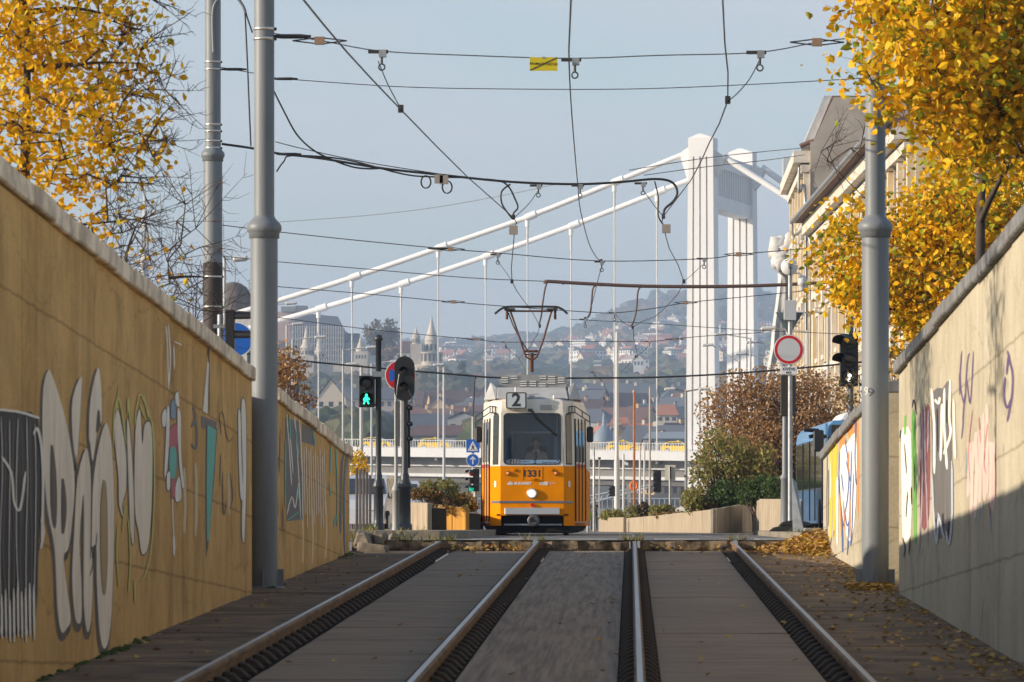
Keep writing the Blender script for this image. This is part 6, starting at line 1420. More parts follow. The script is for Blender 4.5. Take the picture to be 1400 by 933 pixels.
# ================================================================== BUILDINGS ON THE RIGHT
M_fac=mat('facade_cream_stucco',(.70,.58,.38),.85,col2=(.56,.45,.29),scale=.6,bump=.2); M_orn=mat('facade_pale_ornament',(.72,.67,.58),.85,col2=(.50,.45,.38),scale=1.2)
M_gable=mat('gable_render',(.50,.45,.39),.9,col2=(.30,.26,.22),scale=.35,bump=.3); M_zinc=mat('roof_zinc',(.42,.46,.50),.5,.3); M_tile=mat('roof_tile_brown',(.13,.07,.05),.85,col2=(.2,.12,.09),scale=3)
M_win=mat('window_dark',(.03,.035,.04),.15)
def facade(name,lab,A,B,H,depth,mt,floors,bays,zc=None,gable=None):
    """row house whose street face runs A->B ; windows with surrounds, cornices, pilasters"""
    A=Vector((A[0],A[1],0));B=Vector((B[0],B[1],0)); d=(B-A); L=d.length; d.normalize(); nn=Vector((-d.y,d.x,0))
    if nn.x>0: nn=-nn      # street side is -X
    root=empty(name,A,lab,'building')
    b=MB(); b.prism([A,B,B-nn*depth,A-nn*depth],(0,0,H),mt); b.build('wall',root)
    fh=H/floors
    def ob(t,w_,out,z0,z1,m,bb): 
        c=A+d*t+nn*(out/2)+Vector((0,0,(z0+z1)/2)); bb.obox(c,d*(w_/2),nn*(out/2+.001),(0,0,(z1-z0)/2),m)
    for z,o,h in [(H-.55,.75,.55),(H-1.0,.4,.35)]+[(fh*k,.32,.28) for k in range(1,floors)]:
        b=MB(); ob(L/2,L-.02,o,z,z+h,M_orn,b); b.build('cornice',root)
    for i in range(bays+1):
        b=MB(); t=L*(i+.02)/(bays+.04); t=min(max(t,.35),L-.35); ob(t,.55,.28,.3,H-1.02,M_orn if i%2 else mt,b)
        for k in range(1,floors): ob(t,.75,.42,fh*k-.55,fh*k-.02,M_orn,b)
        b.build('pilaster',root)
    for k in range(floors):
        for i in range(bays):
            t=L*(i+.5)/bays; w_=min(1.25,L/bays*.5); z0=fh*k+fh*.22; z1=fh*k+fh*.76
            b=MB(); ob(t,w_+.4,.22,z1,z1+.22,M_orn,b); ob(t,w_+.5,.34,z1+.222,z1+.36,M_orn,b); ob(t,w_+.3,.25,z0-.2,z0-.002,M_orn,b); ob(t-w_/2-.1,.16,.16,z0,z1,M_orn,b); ob(t+w_/2+.1,.16,.16,z0,z1,M_orn,b); f=b.build('window_surround',root)
            b=MB(); ob(t,w_,.02,z0,z1,M_win,b); b.build('window',f)
    return root,A,B,d,nn,L
fb=facade('building','cream ornate corner building with eaves gutter, nearest of the right hand row',(8.55,200),(9.75,150),14.0,14,M_fac,4,12)
root,A,B,d,nn,L=fb
b=MB(); e0=A+nn*1.1; e1=B+nn*1.1; h=14.02
b.hexa([e0+Vector((0,0,h)),e1+Vector((0,0,h)),B-nn*7+Vector((0,0,h)),A-nn*7+Vector((0,0,h)),e0+Vector((0,0,h+.15)),e1+Vector((0,0,h+.15)),B-nn*7+Vector((0,0,h+.7)),A-nn*7+Vector((0,0,h+.7))],M_tile); b.build('roof',root)
b=MB(); b.tube([e0+nn*.1+Vector((0,0,h+.05)),e1+nn*.1+Vector((0,0,h+.05))],.11,M_galv,8); b.tube(smooth_pts([e0+nn*.1+Vector((0,0,h)),e0+Vector((0,0,h-.6)),A+nn*.3+Vector((0,0,h-1.2)),A+nn*.3+Vector((0,0,1))],4),.07,M_galv,8); b.build('gutter',root)
Hf=17.6
fb=facade('building','tall cream corner house with bare grey gable and white mansard edge',(8.36,223),(8.30,203.2),Hf,12,M_fac,5,5); root,A,B,d,nn,L=fb
b=MB(); g0=Vector((8.30,203,0)); zg=z_at(133,203)
b.prism([g0+Vector((.02,0,0)),g0+Vector((12,0,0)),g0+Vector((12,0,zg)),Vector((x_at(1140,203),203,zg)),Vector((x_at(1112,203),203,Hf+.4)),g0+Vector((.02,0,Hf+.4))],(0,.35,0),M_gable); b.build('gable_wall',root)
b=MB(); q0=Vector((x_at(1112,203),203.36,Hf+.42)); q1=Vector((x_at(1138,203),203.36,zg+.1)); dv=Vector((-.4,0,0))
b.hexa([q0+dv,q0,q0+Vector((0,19,0)),q0+dv+Vector((0,19,0)),q1+dv*.9,q1,q1+Vector((0,19,0)),q1+dv*.9+Vector((0,19,0))],mat('mansard_pale_metal',(.62,.62,.62),.6,col2=(.4,.4,.4),scale=1.5)); b.hexa([q0+Vector((.01,0,0)),q0+Vector((11,0,0)),q0+Vector((11,19,0)),q0+Vector((.01,19,0)),q1+Vector((.01,0,0)),q1+Vector((9,0,0)),q1+Vector((9,19,0)),q1+Vector((.01,19,0))],M_tile); b.build('roof',root)
b=MB(); b.tube([g0+Vector((-.45,.2,Hf+.2)),g0+Vector((-.1,.2,Hf+.35)),g0+Vector((.45,.2,Hf+.5))],.12,M_tile,8); b.obox(Vector((8.0,222,Hf+.5)),(.3,0,0),(0,1.2,0),(0,0,.7),M_zinc); b.build('roof_edge',root)
b=MB(); t=smooth_pts([g0+Vector((-.5,-.1,Hf-.8)),g0+Vector((-.5,-.1,Hf-2.0)),g0+Vector((-.2,-.1,Hf-2.6)),g0+Vector((-.2,-.1,2))],4); b.tube(t,.07,M_galv,8); b.build('downpipe',root)
fb=facade('building','dark roofed house behind the golden trees, right of the mast',(9.2,149.5),(11.5,95),9.0,14,M_orn,4,12); root,A,B,d,nn,L=fb
b=MB(); h=9.02; e0=A+nn*.9; e1=B+nn*.9; b.hexa([e0+Vector((0,0,h)),e1+Vector((0,0,h)),B-nn*7+Vector((0,0,h)),A-nn*7+Vector((0,0,h)),e0+Vector((0,0,h+.15)),e1+Vector((0,0,h+.15)),B-nn*7+Vector((0,0,h+1)),A-nn*7+Vector((0,0,h+1))],M_tile); b.build('roof',root)
# white sheeted scaffold at the far end
random.seed(9)
M_sheet=mat('scaffold_sheet',(.66,.65,.63),.7,col2=(.5,.5,.5),scale=.8,stretch=(1,1,.3),bump=1.)
root=empty('wrapped_scaffold',(x_at(1070,235),235,0),'white sheeted scaffold tower between pylon and cream facade','scaffold')
b=MB(); rows=[]
for i in range(22):
    t=i/21; y=700-t*340; xl=1049+ (0 if t<.45 else (t-.45)*38)+U(-1.5,1.5); xr=1092
    row=[P(xl+(xr-xl)*k/8,y,235+ (0 if k<8 else 0)+U(-.25,.25)) for k in range(9)]; rows.append(row)
vs_=[p for r in rows for p in r]; b.add(vs_,[(i*9+k,i*9+k+1,(i+1)*9+k+1,(i+1)*9+k) for i in range(21) for k in range(8)],M_sheet,True)
vs2=[Vector((p.x,p.y+6,p.z)) for p in [r[0] for r in rows]]; l_=[r[0] for r in rows]; b.add(l_+vs2,[(i,i+1,22+i+1,22+i) for i in range(21)],M_sheet,True); b.build('sheeting',root)
b=MB()
for i in range(9):
    p=P(1074+U(-10,9),343+U(-10,18),234.5); o0=len(b.v); b.lathe(p,[(0,-.6),(.45,-.35),(.6,0),(.4,.4),(0,.65)],M_sheet,9); sd_=Vector((U(0,50),U(0,50),0))
    b.v[o0:]=[tuple(Vector(q)+(Vector(q)-p)*noise.noise(Vector(q)*2.1+sd_)*1.3) for q in b.v[o0:]]
b.build('loose_sheet',root)
# domed roof building far left
Yd=620.; root=empty('domed_building',(x_at(318,Yd),Yd,0),'brown domed roof showing between the two left masts','building')
M_dome=mat('dome_brown_slate',(.17,.13,.10),.8,col2=(.10,.08,.065),scale=.8)
cz=z_at(428,Yd); b=MB(); b.lathe((x_at(319,Yd),Yd,cz),[(3.4,-.6),(3.4,-.4),(3.1,0),(3.0,1.2),(2.6,2.5),(1.9,3.6),(1.0,4.2),(0,4.4)],M_dome,28); b.lathe((x_at(319,Yd),Yd,cz),[(2.2,1.2),(2.7,1.4),(2.75,1.8),(2.5,2.2)],mat('dome_dark',(.05,.04,.035),.6),8); b.build('dome',root)
b=MB(); b.box(x_at(285,Yd),x_at(350,Yd),Yd-3,Yd+8,0,cz-.5,M_orn); wl=b.build('wall',root)
for k in range(6):
    for j in range(5): x=x_at(292,Yd)+j*1.25; b=MB(); b.box(x,x+.6,Yd-3.02,Yd-3.0,3+k*4,5+k*4,M_win); b.build('window',wl)
# ================================================================== HILLS, CASTLE HILL, TOWN
random.seed(151)
def interp(xs,ys,x):
    if x<=xs[0]: return ys[0]
    for i in range(len(xs)-1):
        if x<=xs[i+1]: t=(x-xs[i])/(xs[i+1]-xs[i]); t=t*t*(3-2*t)*.5+t*.5; return ys[i]+(ys[i+1]-ys[i])*t
    return ys[-1]
RX=[-900,300,560,640,700,760,780,800,845,890,940,1000,1060,1200,2200]; RY=[490,485,482,475,471,468,461,456,437,415,408,403,405,418,440]
YK=[1000,1300,1600,2200,3200,4300,5500]
def yk(x):
    s=min(max((x-740)/120,0),1)
    L_=[716,642,588,548,512,490]; R_=[716,646,596,548,505,462]
    return [L_[i]+(R_[i]-L_[i])*s for i in range(6)]+[interp(RX,RY,x)]
def hz(x,Y):     # hill height at pixel column x, distance Y
    ks=yk(x)
    zs_=[EYE+(CY-y)*YY/F for y,YY in zip(ks,YK)]
    if Y<=YK[0]: return max(0.0,zs_[0]*(Y-800)/200)
    for i in range(6):
        if Y<=YK[i+1]:
            t=(Y-YK[i])/(YK[i+1]-YK[i]); z=zs_[i]+(zs_[i+1]-zs_[i])*t; break
    else: z=zs_[-1]*(1-.25*min(1,(Y-5500)/1500))
    return z
M_hill=mat('hill_woodland',(.05,.055,.028),.95,col2=(.15,.09,.035),scale=.012,contrast=(.35,.7),bump=.6)
b=MB(); xs=[-700+25*i for i in range(106)]; Ys=[800,900,1000,1150,1300,1450,1600,1800,2000,2200,2500,2850,3200,3600,4000,4300,4700,5100,5500,6200,7000]
vs_=[]
for YY in Ys:
    for x in xs:
        p=P(x,0,YY); z=hz(x,YY) if YY>800 else -.05
        if YY>1300: z+=noise.noise(Vector((p.x*.004,YY*.004,0)))*14*(min(1,(YY-1300)/1500)) + noise.noise(Vector((p.x*.02,YY*.02,3)))*4
        vs_.append((p.x,YY,z))
n=len(xs); b.add(vs_,[(i*n+k,i*n+k+1,(i+1)*n+k+1,(i+1)*n+k) for i in range(len(Ys)-1) for k in range(n-1)],M_hill,True); b.build('hills',kind='structure')
# castle hill
CHX=[-700,200,300,380,480,560,625,650,668,690]; CHY=[500,492,500,512,520,514,508,540,575,600]
M_chill=mat('castle_hill_slope',(.05,.07,.035),.95,col2=(.11,.09,.05),scale=.03,bump=.5)
b=MB(); cx_=[-700+20*i for i in range(71)]; lev=[(1560,1.02),(1640,.75),(1740,.40),(1830,.06),(1860,0),(2400,0),(2600,1)]
vs_=[]
for YY,q in lev:
    for x in cx_:
        yt=interp(CHX,CHY,x); y=yt+(612-yt)*q; zt=EYE+(CY-yt)*1860/F; z=EYE+(CY-y)*YY/F if YY<1860 else (zt if YY<2500 else 20)
        vs_.append((x_at(x,YY),YY,z))
n=len(cx_); b.add(vs_,[(i*n+k,i*n+k+1,(i+1)*n+k+1,(i+1)*n+k) for i in range(len(lev)-1) for k in range(n-1)],M_chill,True); b.build('castle_hill',kind='structure')
# houses
M_hw=[mat('house_wall_cream',(.62,.54,.42),.9),mat('house_wall_white',(.74,.72,.68),.9),mat('house_wall_ochre',(.55,.38,.20),.9),mat('house_wall_grey',(.36,.36,.36),.9),mat('house_wall_rose',(.52,.34,.28),.9)]
M_hr=[mat('roof_red_tile',(.34,.10,.055),.9,col2=(.24,.08,.05),scale=.6),mat('roof_brown_tile',(.16,.075,.055),.9,col2=(.1,.05,.04),scale=.6),mat('roof_slate',(.10,.11,.13),.8),mat('roof_orange_tile',(.46,.17,.08),.9),mat('roof_pale_tile2',(.42,.34,.29),.9),mat('roof_faded_red',(.36,.17,.12),.9)]
def house(w_,d_,h,rh,wm,rm,hip,nwx,nwz,chim=1):
    root=empty('house',(0,0,0),'x','house'); b=MB(); b.box(-w_/2,w_/2,-d_/2,d_/2,-6,h,wm); 
    if not hip: 
        for s in (-1,1): b.poly([(s*w_/2,-d_/2,h),(s*w_/2,d_/2,h),(s*w_/2,0,h+rh)],wm)
    MBW=b
    b=MB(); e=.6
    if hip: b.add([(-w_/2-e,-d_/2-e,h),(w_/2+e,-d_/2-e,h),(w_/2+e,d_/2+e,h),(-w_/2-e,d_/2+e,h),(-w_/2+d_*.4,0,h+rh),(w_/2-d_*.4,0,h+rh)],[(0,1,5,4),(1,2,5),(2,3,4,5),(3,0,4),(0,3,2,1)],rm)
    else: b.add([(-w_/2-e,-d_/2-e,h-.3),(w_/2+e,-d_/2-e,h-.3),(w_/2+e,0,h+rh),(-w_/2-e,0,h+rh),(w_/2+e,d_/2+e,h-.3),(-w_/2-e,d_/2+e,h-.3),(-w_/2-e,-d_/2-e,h),(w_/2+e,-d_/2-e,h),(w_/2+e,0,h+rh+.35),(-w_/2-e,0,h+rh+.35),(w_/2+e,d_/2+e,h),(-w_/2-e,d_/2+e,h)],[(0,1,2,3),(3,2,4,5),(6,7,8,9),(9,8,10,11),(0,6,7,1),(5,4,10,11),(0,3,9,6),(1,2,8,7),(2,4,10,8),(3,5,11,9)],rm)
    rf=b.build('roof',root,fix=False)
    for c in range(chim):
        b=MB(); x=-w_*.25+c*w_*.45; b.box(x,x+.9,-.4,.5,h+rh*.55,h+rh+1.4,wm); b.box(x-.1,x+1.0,-.5,.6,h+rh+1.402,h+rh+1.6,rm); b.build('chimney',rf)
    for s in (-1,1):
        for sd in (0,1):
            b=MBW; L_=w_ if sd==0 else d_; nw=nwx if sd==0 else max(2,nwx//2)
            for i in range(nw):
                for k in range(nwz):
                    t=-L_/2+L_*(i+.5)/nw; z0=.9+k*(h/nwz); z1=z0+h/nwz*.48; hw_=min(.6,L_/nw*.25)
                    if sd==0: b.poly([(t-hw_,s*(d_/2+.03),z0),(t+hw_,s*(d_/2+.03),z0),(t+hw_,s*(d_/2+.03),z1),(t-hw_,s*(d_/2+.03),z1)],M_win)
                    else: b.poly([(s*(w_/2+.03),t-hw_,z0),(s*(w_/2+.03),t+hw_,z0),(s*(w_/2+.03),t+hw_,z1),(s*(w_/2+.03),t-hw_,z1)],M_win)
    wl=b.build('wall',root,fix=False)
    return root
kinds=[('cream walled house with red tiled gable roof',house(13,10,7,4.5,M_hw[0],M_hr[0],0,5,2)),
 ('white villa with low brown hipped roof',house(15,11,8,3,M_hw[1],M_hr[1],1,5,2)),
 ('ochre house with brown gable roof and two chimneys',house(19,11,11,5,M_hw[2],M_hr[1],0,8,3,2)),
 ('grey town house with slate hipped roof',house(20,12,12,4.5,M_hw[3],M_hr[2],1,8,3,1)),
 ('rose walled house with orange tiled roof',house(14,10,8,5,M_hw[4],M_hr[3],0,5,2)),
 ('cream apartment block with slate gable roof',house(28,12,14,4,M_hw[0],M_hr[2],0,11,4,2)),
 ('white block with flat looking slate roof',house(22,12,12,1.6,M_hw[1],M_hr[2],1,8,4,1)),
 ('small white villa with pale tiled roof',house(11,9,8,2.6,M_hw[1],M_hr[4],1,4,2)),
 ('small cream villa with faded red roof',house(10,9,9,3.2,M_hw[0],M_hr[5],0,4,3))]
used=[0]*len(kinds)
def put(k,x,Y,z,rot,where,sc=1.):
    src=kinds[k][1]; o=src if used[k]==0 else copy_tree(src); used[k]+=1
    o.location=(x_at(x,Y),Y,z); o.rotation_euler=(0,0,rot); o.scale=(sc,sc,sc); o['label']=kinds[k][0]+where; o['category']='house'; o['group']='houses '+where
    return o
random.seed(171)
# town at the foot of the hills
spots=[]
def try_spot(x,Y,mind):
    p=(x_at(x,Y),Y)
    for a in spots:
        if math.hypot(a[0]-p[0],a[1]-p[1])<mind: return False
    spots.append(p); return True
cnt=0
while cnt<64:
    x=U(345,655) if cnt<46 else U(655,700); Y=1180+U(0,1)**.9*400
    if not try_spot(x,Y,17): 
        cnt+=.1; continue
    put(random.choice((0,0,2,2,3,3,4,5,6,2)),x,Y,max(0,hz(x,Y))-1,random.choice((0,R(90),R(20),R(-25),R(70)))+U(-.15,.15),' in the town below the castle'); cnt+=1
cnt=0
while cnt<52:
    x=U(775,960); Y=1150+U(0,1)*620
    if not try_spot(x,Y,18): 
        cnt+=.1; continue
    put(random.choice((0,2,3,5,4,6,3,2,1)),x,Y,max(0,hz(x,Y))-1,random.choice((0,R(90),R(25),R(-30)))+U(-.2,.2),' in the town right of the tram'); cnt+=1
for (xa,xb,Ya,Yb_,N_,wh) in ((775,960,2800,4500,95,' on the hillside left of the pylon'),(985,1085,2700,4500,26,' on the hillside by the pylon legs'),(600,775,3200,4300,38,' on the slope behind the pantograph')):
    k=0; it=0
    while k<N_ and it<2000:
        it+=1; x=U(xa,xb); Y=Ya+(Yb_-Ya)*random.random()
        if noise.noise(Vector((x*.03,Y*.0016,2)))<-.05 or not try_spot(x,Y,17): continue
        put(random.choice((7,8,7,8,1,0,6)),x,Y,hz(x,Y)+U(2,5),U(-.9,.9),wh,U(.75,1.15)); k+=1
# far-off wood: rounded crowns merged into one mass
L_wood=leaf_mat('far_wood',[(.035,.05,.02),(.06,.075,.025),(.09,.08,.03),(.16,.085,.03),(.05,.06,.022),(.12,.10,.035),(.04,.05,.022)],0)
ico=bmesh.new(); bmesh.ops.create_icosphere(ico,subdivisions=2,radius=1); IV=[v.co.copy() for v in ico.verts]; IF=[tuple(v.index for v in f.verts) for f in ico.faces]; ico.free()
V=[];Fc=[]
def blob(c,r,h):
    o=len(V); s=Vector((U(0,99),U(0,99),U(0,99)))
    for v in IV:
        k=1+.55*noise.noise(v*1.9+s)+.25*noise.noise(v*4.5+s); V.append((c[0]+v.x*r*k,c[1]+v.y*r*k,c[2]+(v.z*h)*k))
    Fc.extend([tuple(o+i for i in f) for f in IF])
for i in range(4600):
    x=U(330,1130) if U(0,1)<.9 else U(-200,330); YY=1500+4000*random.random()**1.3
    if x<660 and YY<2300: continue
    g_=noise.noise(Vector((x*.02,YY*.002,7)))
    if g_<-.15 and YY<3500: continue
    r=U(3.5,7)*(1+YY/6500); z=hz(x,YY); X_=x_at(x,YY)
    if any(abs(X_-a)<9+r*.6 and -15<c-YY<45 for a,c in spots): continue
    blob((x_at(x,YY),YY,z+r*.3),r*U(1,1.6),r*U(.7,1.1))
for i in range(420):
    x=U(150,668); q=random.random(); YY=1560+280*q; yt=interp(CHX,CHY,x); y=yt+(612-yt)*(1.02-1.0*q)
    if y<yt+14: continue
    r=U(4,7); blob((x_at(x,YY),YY,z_at(y,YY)+1),r*1.2,r)
for i in range(60):  # low trees by the river bank behind the left deck
    x=U(440,520) if i<34 else U(660,760); YY=900+U(0,120); r=U(3,5)
    blob((x_at(x,YY),YY,z_at(U(586,606),YY)),r*1.2,r)
me=bpy.data.meshes.new('far_wood'); me.from_pydata(V,[],Fc); me.materials.append(L_wood); me.polygons.foreach_set('use_smooth',[False]*len(Fc)); o=bpy.data.objects.new('far_wood',me); COL.objects.link(o); tag(o,'hazy autumn woodland covering the far hills and castle slope','woodland',kind='stuff')
# special roofs
def gabled(name,lab,x0,x1,yb,ye,yr,Y,dep,wm,rm,hip=False,ridge_x=True):
    root=empty(name,(x_at((x0+x1)/2,Y),Y,0),lab,'building'); a,c=x_at(x0,Y),x_at(x1,Y); zb,ze,zr=z_at(yb,Y),z_at(ye,Y),z_at(yr,Y)
    b=MB(); b.box(a,c,Y,Y+dep,max(0,zb-8),ze,wm); wl=b.build('wall',root); b=MB()
    if ridge_x:
        k=(c-a)*.12 if hip else 0
        b.add([(a-.5,Y-.5,ze),(c+.5,Y-.5,ze),(c+.5,Y+dep+.5,ze),(a-.5,Y+dep+.5,ze),(a+k,Y+dep*.5,zr),(c-k,Y+dep*.5,zr)],[(0,1,5,4),(2,3,4,5),(1,2,5),(3,0,4)],rm)
    else: b.add([(a-.5,Y-.3,ze),(c+.5,Y-.3,ze),((a+c)/2,Y-.3,zr),(a-.5,Y+dep,ze),(c+.5,Y+dep,ze),((a+c)/2,Y+dep,zr)],[(0,2,5,3),(1,4,5,2)],rm); b.poly([(a,Y,ze),(c,Y,ze),((a+c)/2,Y,zr-.4)],wm)
    b.build('roof',root,fix=False); nwin=max(3,int((c-a)/4)); rows=max(1,int((ze-zb)/4))
    for i in range(nwin):
        for j in range(rows): t=a+(c-a)*(i+.5)/nwin; z0=zb+(ze-zb)*(j+.25)/rows; b=MB(); b.box(t-.6,t+.6,Y-.03,Y-.001,z0,z0+(ze-zb)/rows*.5,M_win); b.build('window',wl)
    return root
gabled('town_house','pale gabled house with steep roof above the brown bush on the left',432,473,560,546,517,1150,30,M_hw[0],mat('roof_pale_tile',(.42,.34,.28),.9),ridge_x=False)
gabled('town_house','long maroon roofed building behind the taxis left of the tram',557,640,612,596,580,1020,22,M_hw[3],M_hr[1],True)
gabled('town_house','grey pedimented hall with low gable behind the left signals',612,656,600,573,563,1080,30,M_hw[3],mat('roof_lead',(.30,.33,.36),.7),ridge_x=False)
gabled('long_building','long building with pale blue roof and many windows right of the tram',796,905,568,556,548,1640,18,M_hw[0],mat('roof_pale_blue',(.26,.33,.40),.7),True)
gabled('town_house','low hall with wide blue grey roof beside the pylon',880,946,612,600,589,1030,26,M_hw[3],mat('roof_lead',(.30,.33,.36),.7),True)
gabled('town_house','house with vivid orange roof right of the tram mirror',834,861,592,582,570,1240,16,M_hw[1],M_hr[3],True)
gabled('town_house','house with red orange roof close to the pylon, above the taxis',898,926,578,568,552,1330,20,M_hw[0],M_hr[3],True)
gabled('hill_villa','bright white gabled villa on the hill left of the pylon',866,880,502,492,484,2600,12,M_hw[1],mat('roof_pale',(.6,.6,.58),.8),ridge_x=False)
gabled('hill_villa','white stepped apartment block on the hillside above the tram hood',812,822,500,494,492.5,2700,14,M_hw[1],M_hw[1],True); gabled('hill_villa','wide white apartment terrace behind the crossing wires',832,856,520,513,511.5,2500,14,M_hw[1],M_hw[1],True)
Yd=1120.; root=empty('domed_bath_house',(x_at(826,Yd),Yd,0),'building with grey blue dome and lantern right of the tram mirror','building'); M_gd=mat('dome_grey_blue',(.22,.27,.32),.6)
b=MB(); b.lathe((x_at(826,Yd),Yd,z_at(606,Yd)),[(3.2,-1),(3.1,.4),(2.7,2.0),(1.9,3.3),(.8,4.2),(.55,4.3),(.5,6.2),(.3,7.2),(0,8)],M_gd,20); b.build('dome',root); b=MB(); b.box(x_at(806,Yd),x_at(846,Yd),Yd-3,Yd+8,0,z_at(604,Yd),M_hw[0]); b.build('wall',root)
# ---- castle district
M_lime=mat('bastion_limestone',(.62,.54,.44),.9,col2=(.46,.40,.33),scale=.15); M_cone=mat('bastion_cone_stone',(.66,.58,.47),.85,col2=(.5,.44,.36),scale=.2)
Yc=1850.; pc=Yc/F
def pz(y): return z_at(y,Yc)
def turret(root,x,tip,eave,bot,r,arches=True,lab='turret'):
    X=x_at(x,Yc); b=MB(); b.lathe((X,Yc,0),[(r*1.12*pc,pz(eave)),(r*.72*pc,pz(eave-(eave-tip)*.22)),(r*.46*pc,pz(eave-(eave-tip)*.45)),(r*.22*pc,pz(eave-(eave-tip)*.72)),(0,pz(tip))],M_cone,18); tt=b.build('spire',root)
    b=MB(); b.lathe((X,Yc,0),[(r*pc,pz(bot)),(r*pc,pz(eave)-.05)],M_lime,18); b.lathe((X,Yc,0),[(r*1.15*pc,pz(bot)),(r*1.15*pc,pz(bot-1.5))],M_lime,18)
    for k in range(10):
        q=R(k*36+18); c,s=math.cos(q),math.sin(q); b.obox((X+c*r*pc,Yc+s*r*pc,pz(bot-(bot-eave)*.45)),(-s*.55*r*pc*.3,c*.55*r*pc*.3,0),(c*.06,s*.06,0),(0,0,(bot-eave)*.26*pc),M_win)
    b.build('drum',root)
bast=empty('bastion',(x_at(590,Yc),Yc,pz(560)),'pale stone bastion with tall conical tower and arcaded terraces','castle')
turret(bast,590,430,466,483,9.5); turret(bast,569,446,461,471,5.5)
for r,yt,yb in ((17,482,503),(24,500,524)):
    b=MB(); b.lathe((x_at(588,Yc),Yc,0),[(r*pc,pz(yb)),(r*pc,pz(yt+2)),(r*1.05*pc,pz(yt+1.5)),(r*1.05*pc,pz(yt)),(0,pz(yt)+.01)],M_lime,24)
    for k in range(18):
        q=R(k*20+10); c,s=math.cos(q),math.sin(q); b.obox((x_at(588,Yc)+c*r*pc,Yc+s*r*pc,pz((yt+yb)/2-3)),(-s*.45,c*.45,0),(c*.08,s*.08,0),(0,0,1.6),M_win)
    b.build('terrace_drum',bast)
b=MB(); b.hexa([P(560,566,1835),P(632,566,1835),P(634,566,1870),P(560,566,1870),P(562,516,1848),P(622,500,1848),P(624,500,1870),P(562,516,1870)],M_lime); b.box(x_at(561,1846),x_at(577,1846),1846,1860,pz(520),pz(471),M_lime); 
for i in range(14): b.box(x_at(566+i*4,1834),x_at(567.5+i*4,1834),1839,1839.6,z_at(536,1834),z_at(528,1834),M_win)
b.build('rampart',bast)
b2=empty('bastion',(x_at(428,Yc),Yc,pz(520)),'paired pointed turrets of the bastion left of the castle trees','castle')
turret(b2,419,444,477,487,8); turret(b2,437,457,482,490,8.5)
b=MB(); b.box(x_at(402,Yc),x_at(430,Yc),Yc-4,Yc+14,pz(522),pz(487),M_lime); b.box(x_at(430,Yc),x_at(500,Yc),Yc-2,Yc+12,pz(528),pz(497),M_lime); 
for i in range(6): b.box(x_at(404.5+i*4.2,Yc),x_at(406.3+i*4.2,Yc),Yc-4.05,Yc-4.0,pz(503),pz(497),M_win)
b.build('rampart',b2)
b3=empty('bastion',(x_at(493,Yc),Yc,pz(510)),'grey shaded turret between the hotel and the castle tree','castle'); turret(b3,493,457,479,489,6.5); b=MB(); b.box(x_at(484,Yc),x_at(503,Yc),Yc-3,Yc+8,pz(524),pz(481),M_lime); 
for i in range(4): b.box(x_at(487+i*4,Yc),x_at(489+i*4,Yc),Yc-3.05,Yc-3,pz(491),pz(486),M_win)
b.build('rampart',b3)
Yh=1960.; hot=empty('hotel',(x_at(440,Yh),Yh,z_at(520,Yh)),'large castle hill block with dark mansard roof and ribbed facade','building')
M_hf=mat('hotel_facade',(.30,.31,.33),.7); M_hroof=mat('hotel_mansard',(.085,.095,.115),.7); b=MB(); b.box(x_at(398,Yh),x_at(471,Yh),Yh,Yh+30,z_at(520,Yh),z_at(452,Yh),M_hf); b.box(x_at(471.2,Yh),x_at(494,Yh),Yh+2,Yh+26,z_at(520,Yh),z_at(468,Yh),M_hf); WB=b
b=MB(); b.hexa([P(397,452,Yh-.5),P(472,452,Yh-.5),P(472,452,Yh+30),P(397,452,Yh+30),P(408,428,Yh+4),P(462,433,Yh+4),P(462,433,Yh+27),P(408,428,Yh+27)],M_hroof); b.hexa([P(471.5,468,Yh+1.5),P(495,468,Yh+1.5),P(495,468,Yh+26),P(471.5,468,Yh+26),P(473,456,Yh+4),P(491,456,Yh+4),P(491,456,Yh+22),P(473,456,Yh+22)],M_hroof); b.build('roof',hot)
b=MB()
for i in range(22): x=x_at(400+i*3.25,Yh); b.box(x,x+.45,Yh-.7,Yh-.001,z_at(518,Yh),z_at(446,Yh),mat('hotel_fin',(.50,.48,.45),.7))
for i in range(7): x=x_at(473+i*3.1,Yh); b.box(x,x+.4,Yh+1.2,Yh+1.99,z_at(518,Yh),z_at(469,Yh),mat('hotel_fin',(.5,.48,.45)))
b.build('facade_fin',hot); b=WB
for j in range(8): b.box(x_at(399,Yh),x_at(470,Yh),Yh-.05,Yh-.002,z_at(456+j*8+5,Yh),z_at(456+j*8,Yh),M_win)
b.build('wall',hot)
gabled('palace','rose stone palace block with stepped roof beside the left mast',340,412,520,448,428,2020,30,M_hw[4],M_hr[1],True)
b=MB(); b.box(x_at(378,2015),x_at(418,2015),2018,2030,z_at(470,2015),z_at(426,2015),M_hw[4]); b.box(x_at(384,2015),x_at(410,2015),2016,2026,z_at(426,2015)+.01,z_at(419,2015),M_hw[0]); b.box(x_at(404,2015),x_at(419,2015),2015,2024,z_at(426,2015)+.02,z_at(418,2015),mat('roof_block_grey',(.15,.15,.17),.7)); b.build('palace_tower',label='rose palace tower with flat pale top under the bridge cable',cat='building')
gabled('castle_house','house with dark red roof left of the bastion tower',541,566,520,482,466,1900,14,M_hw[0],M_hr[1],True)
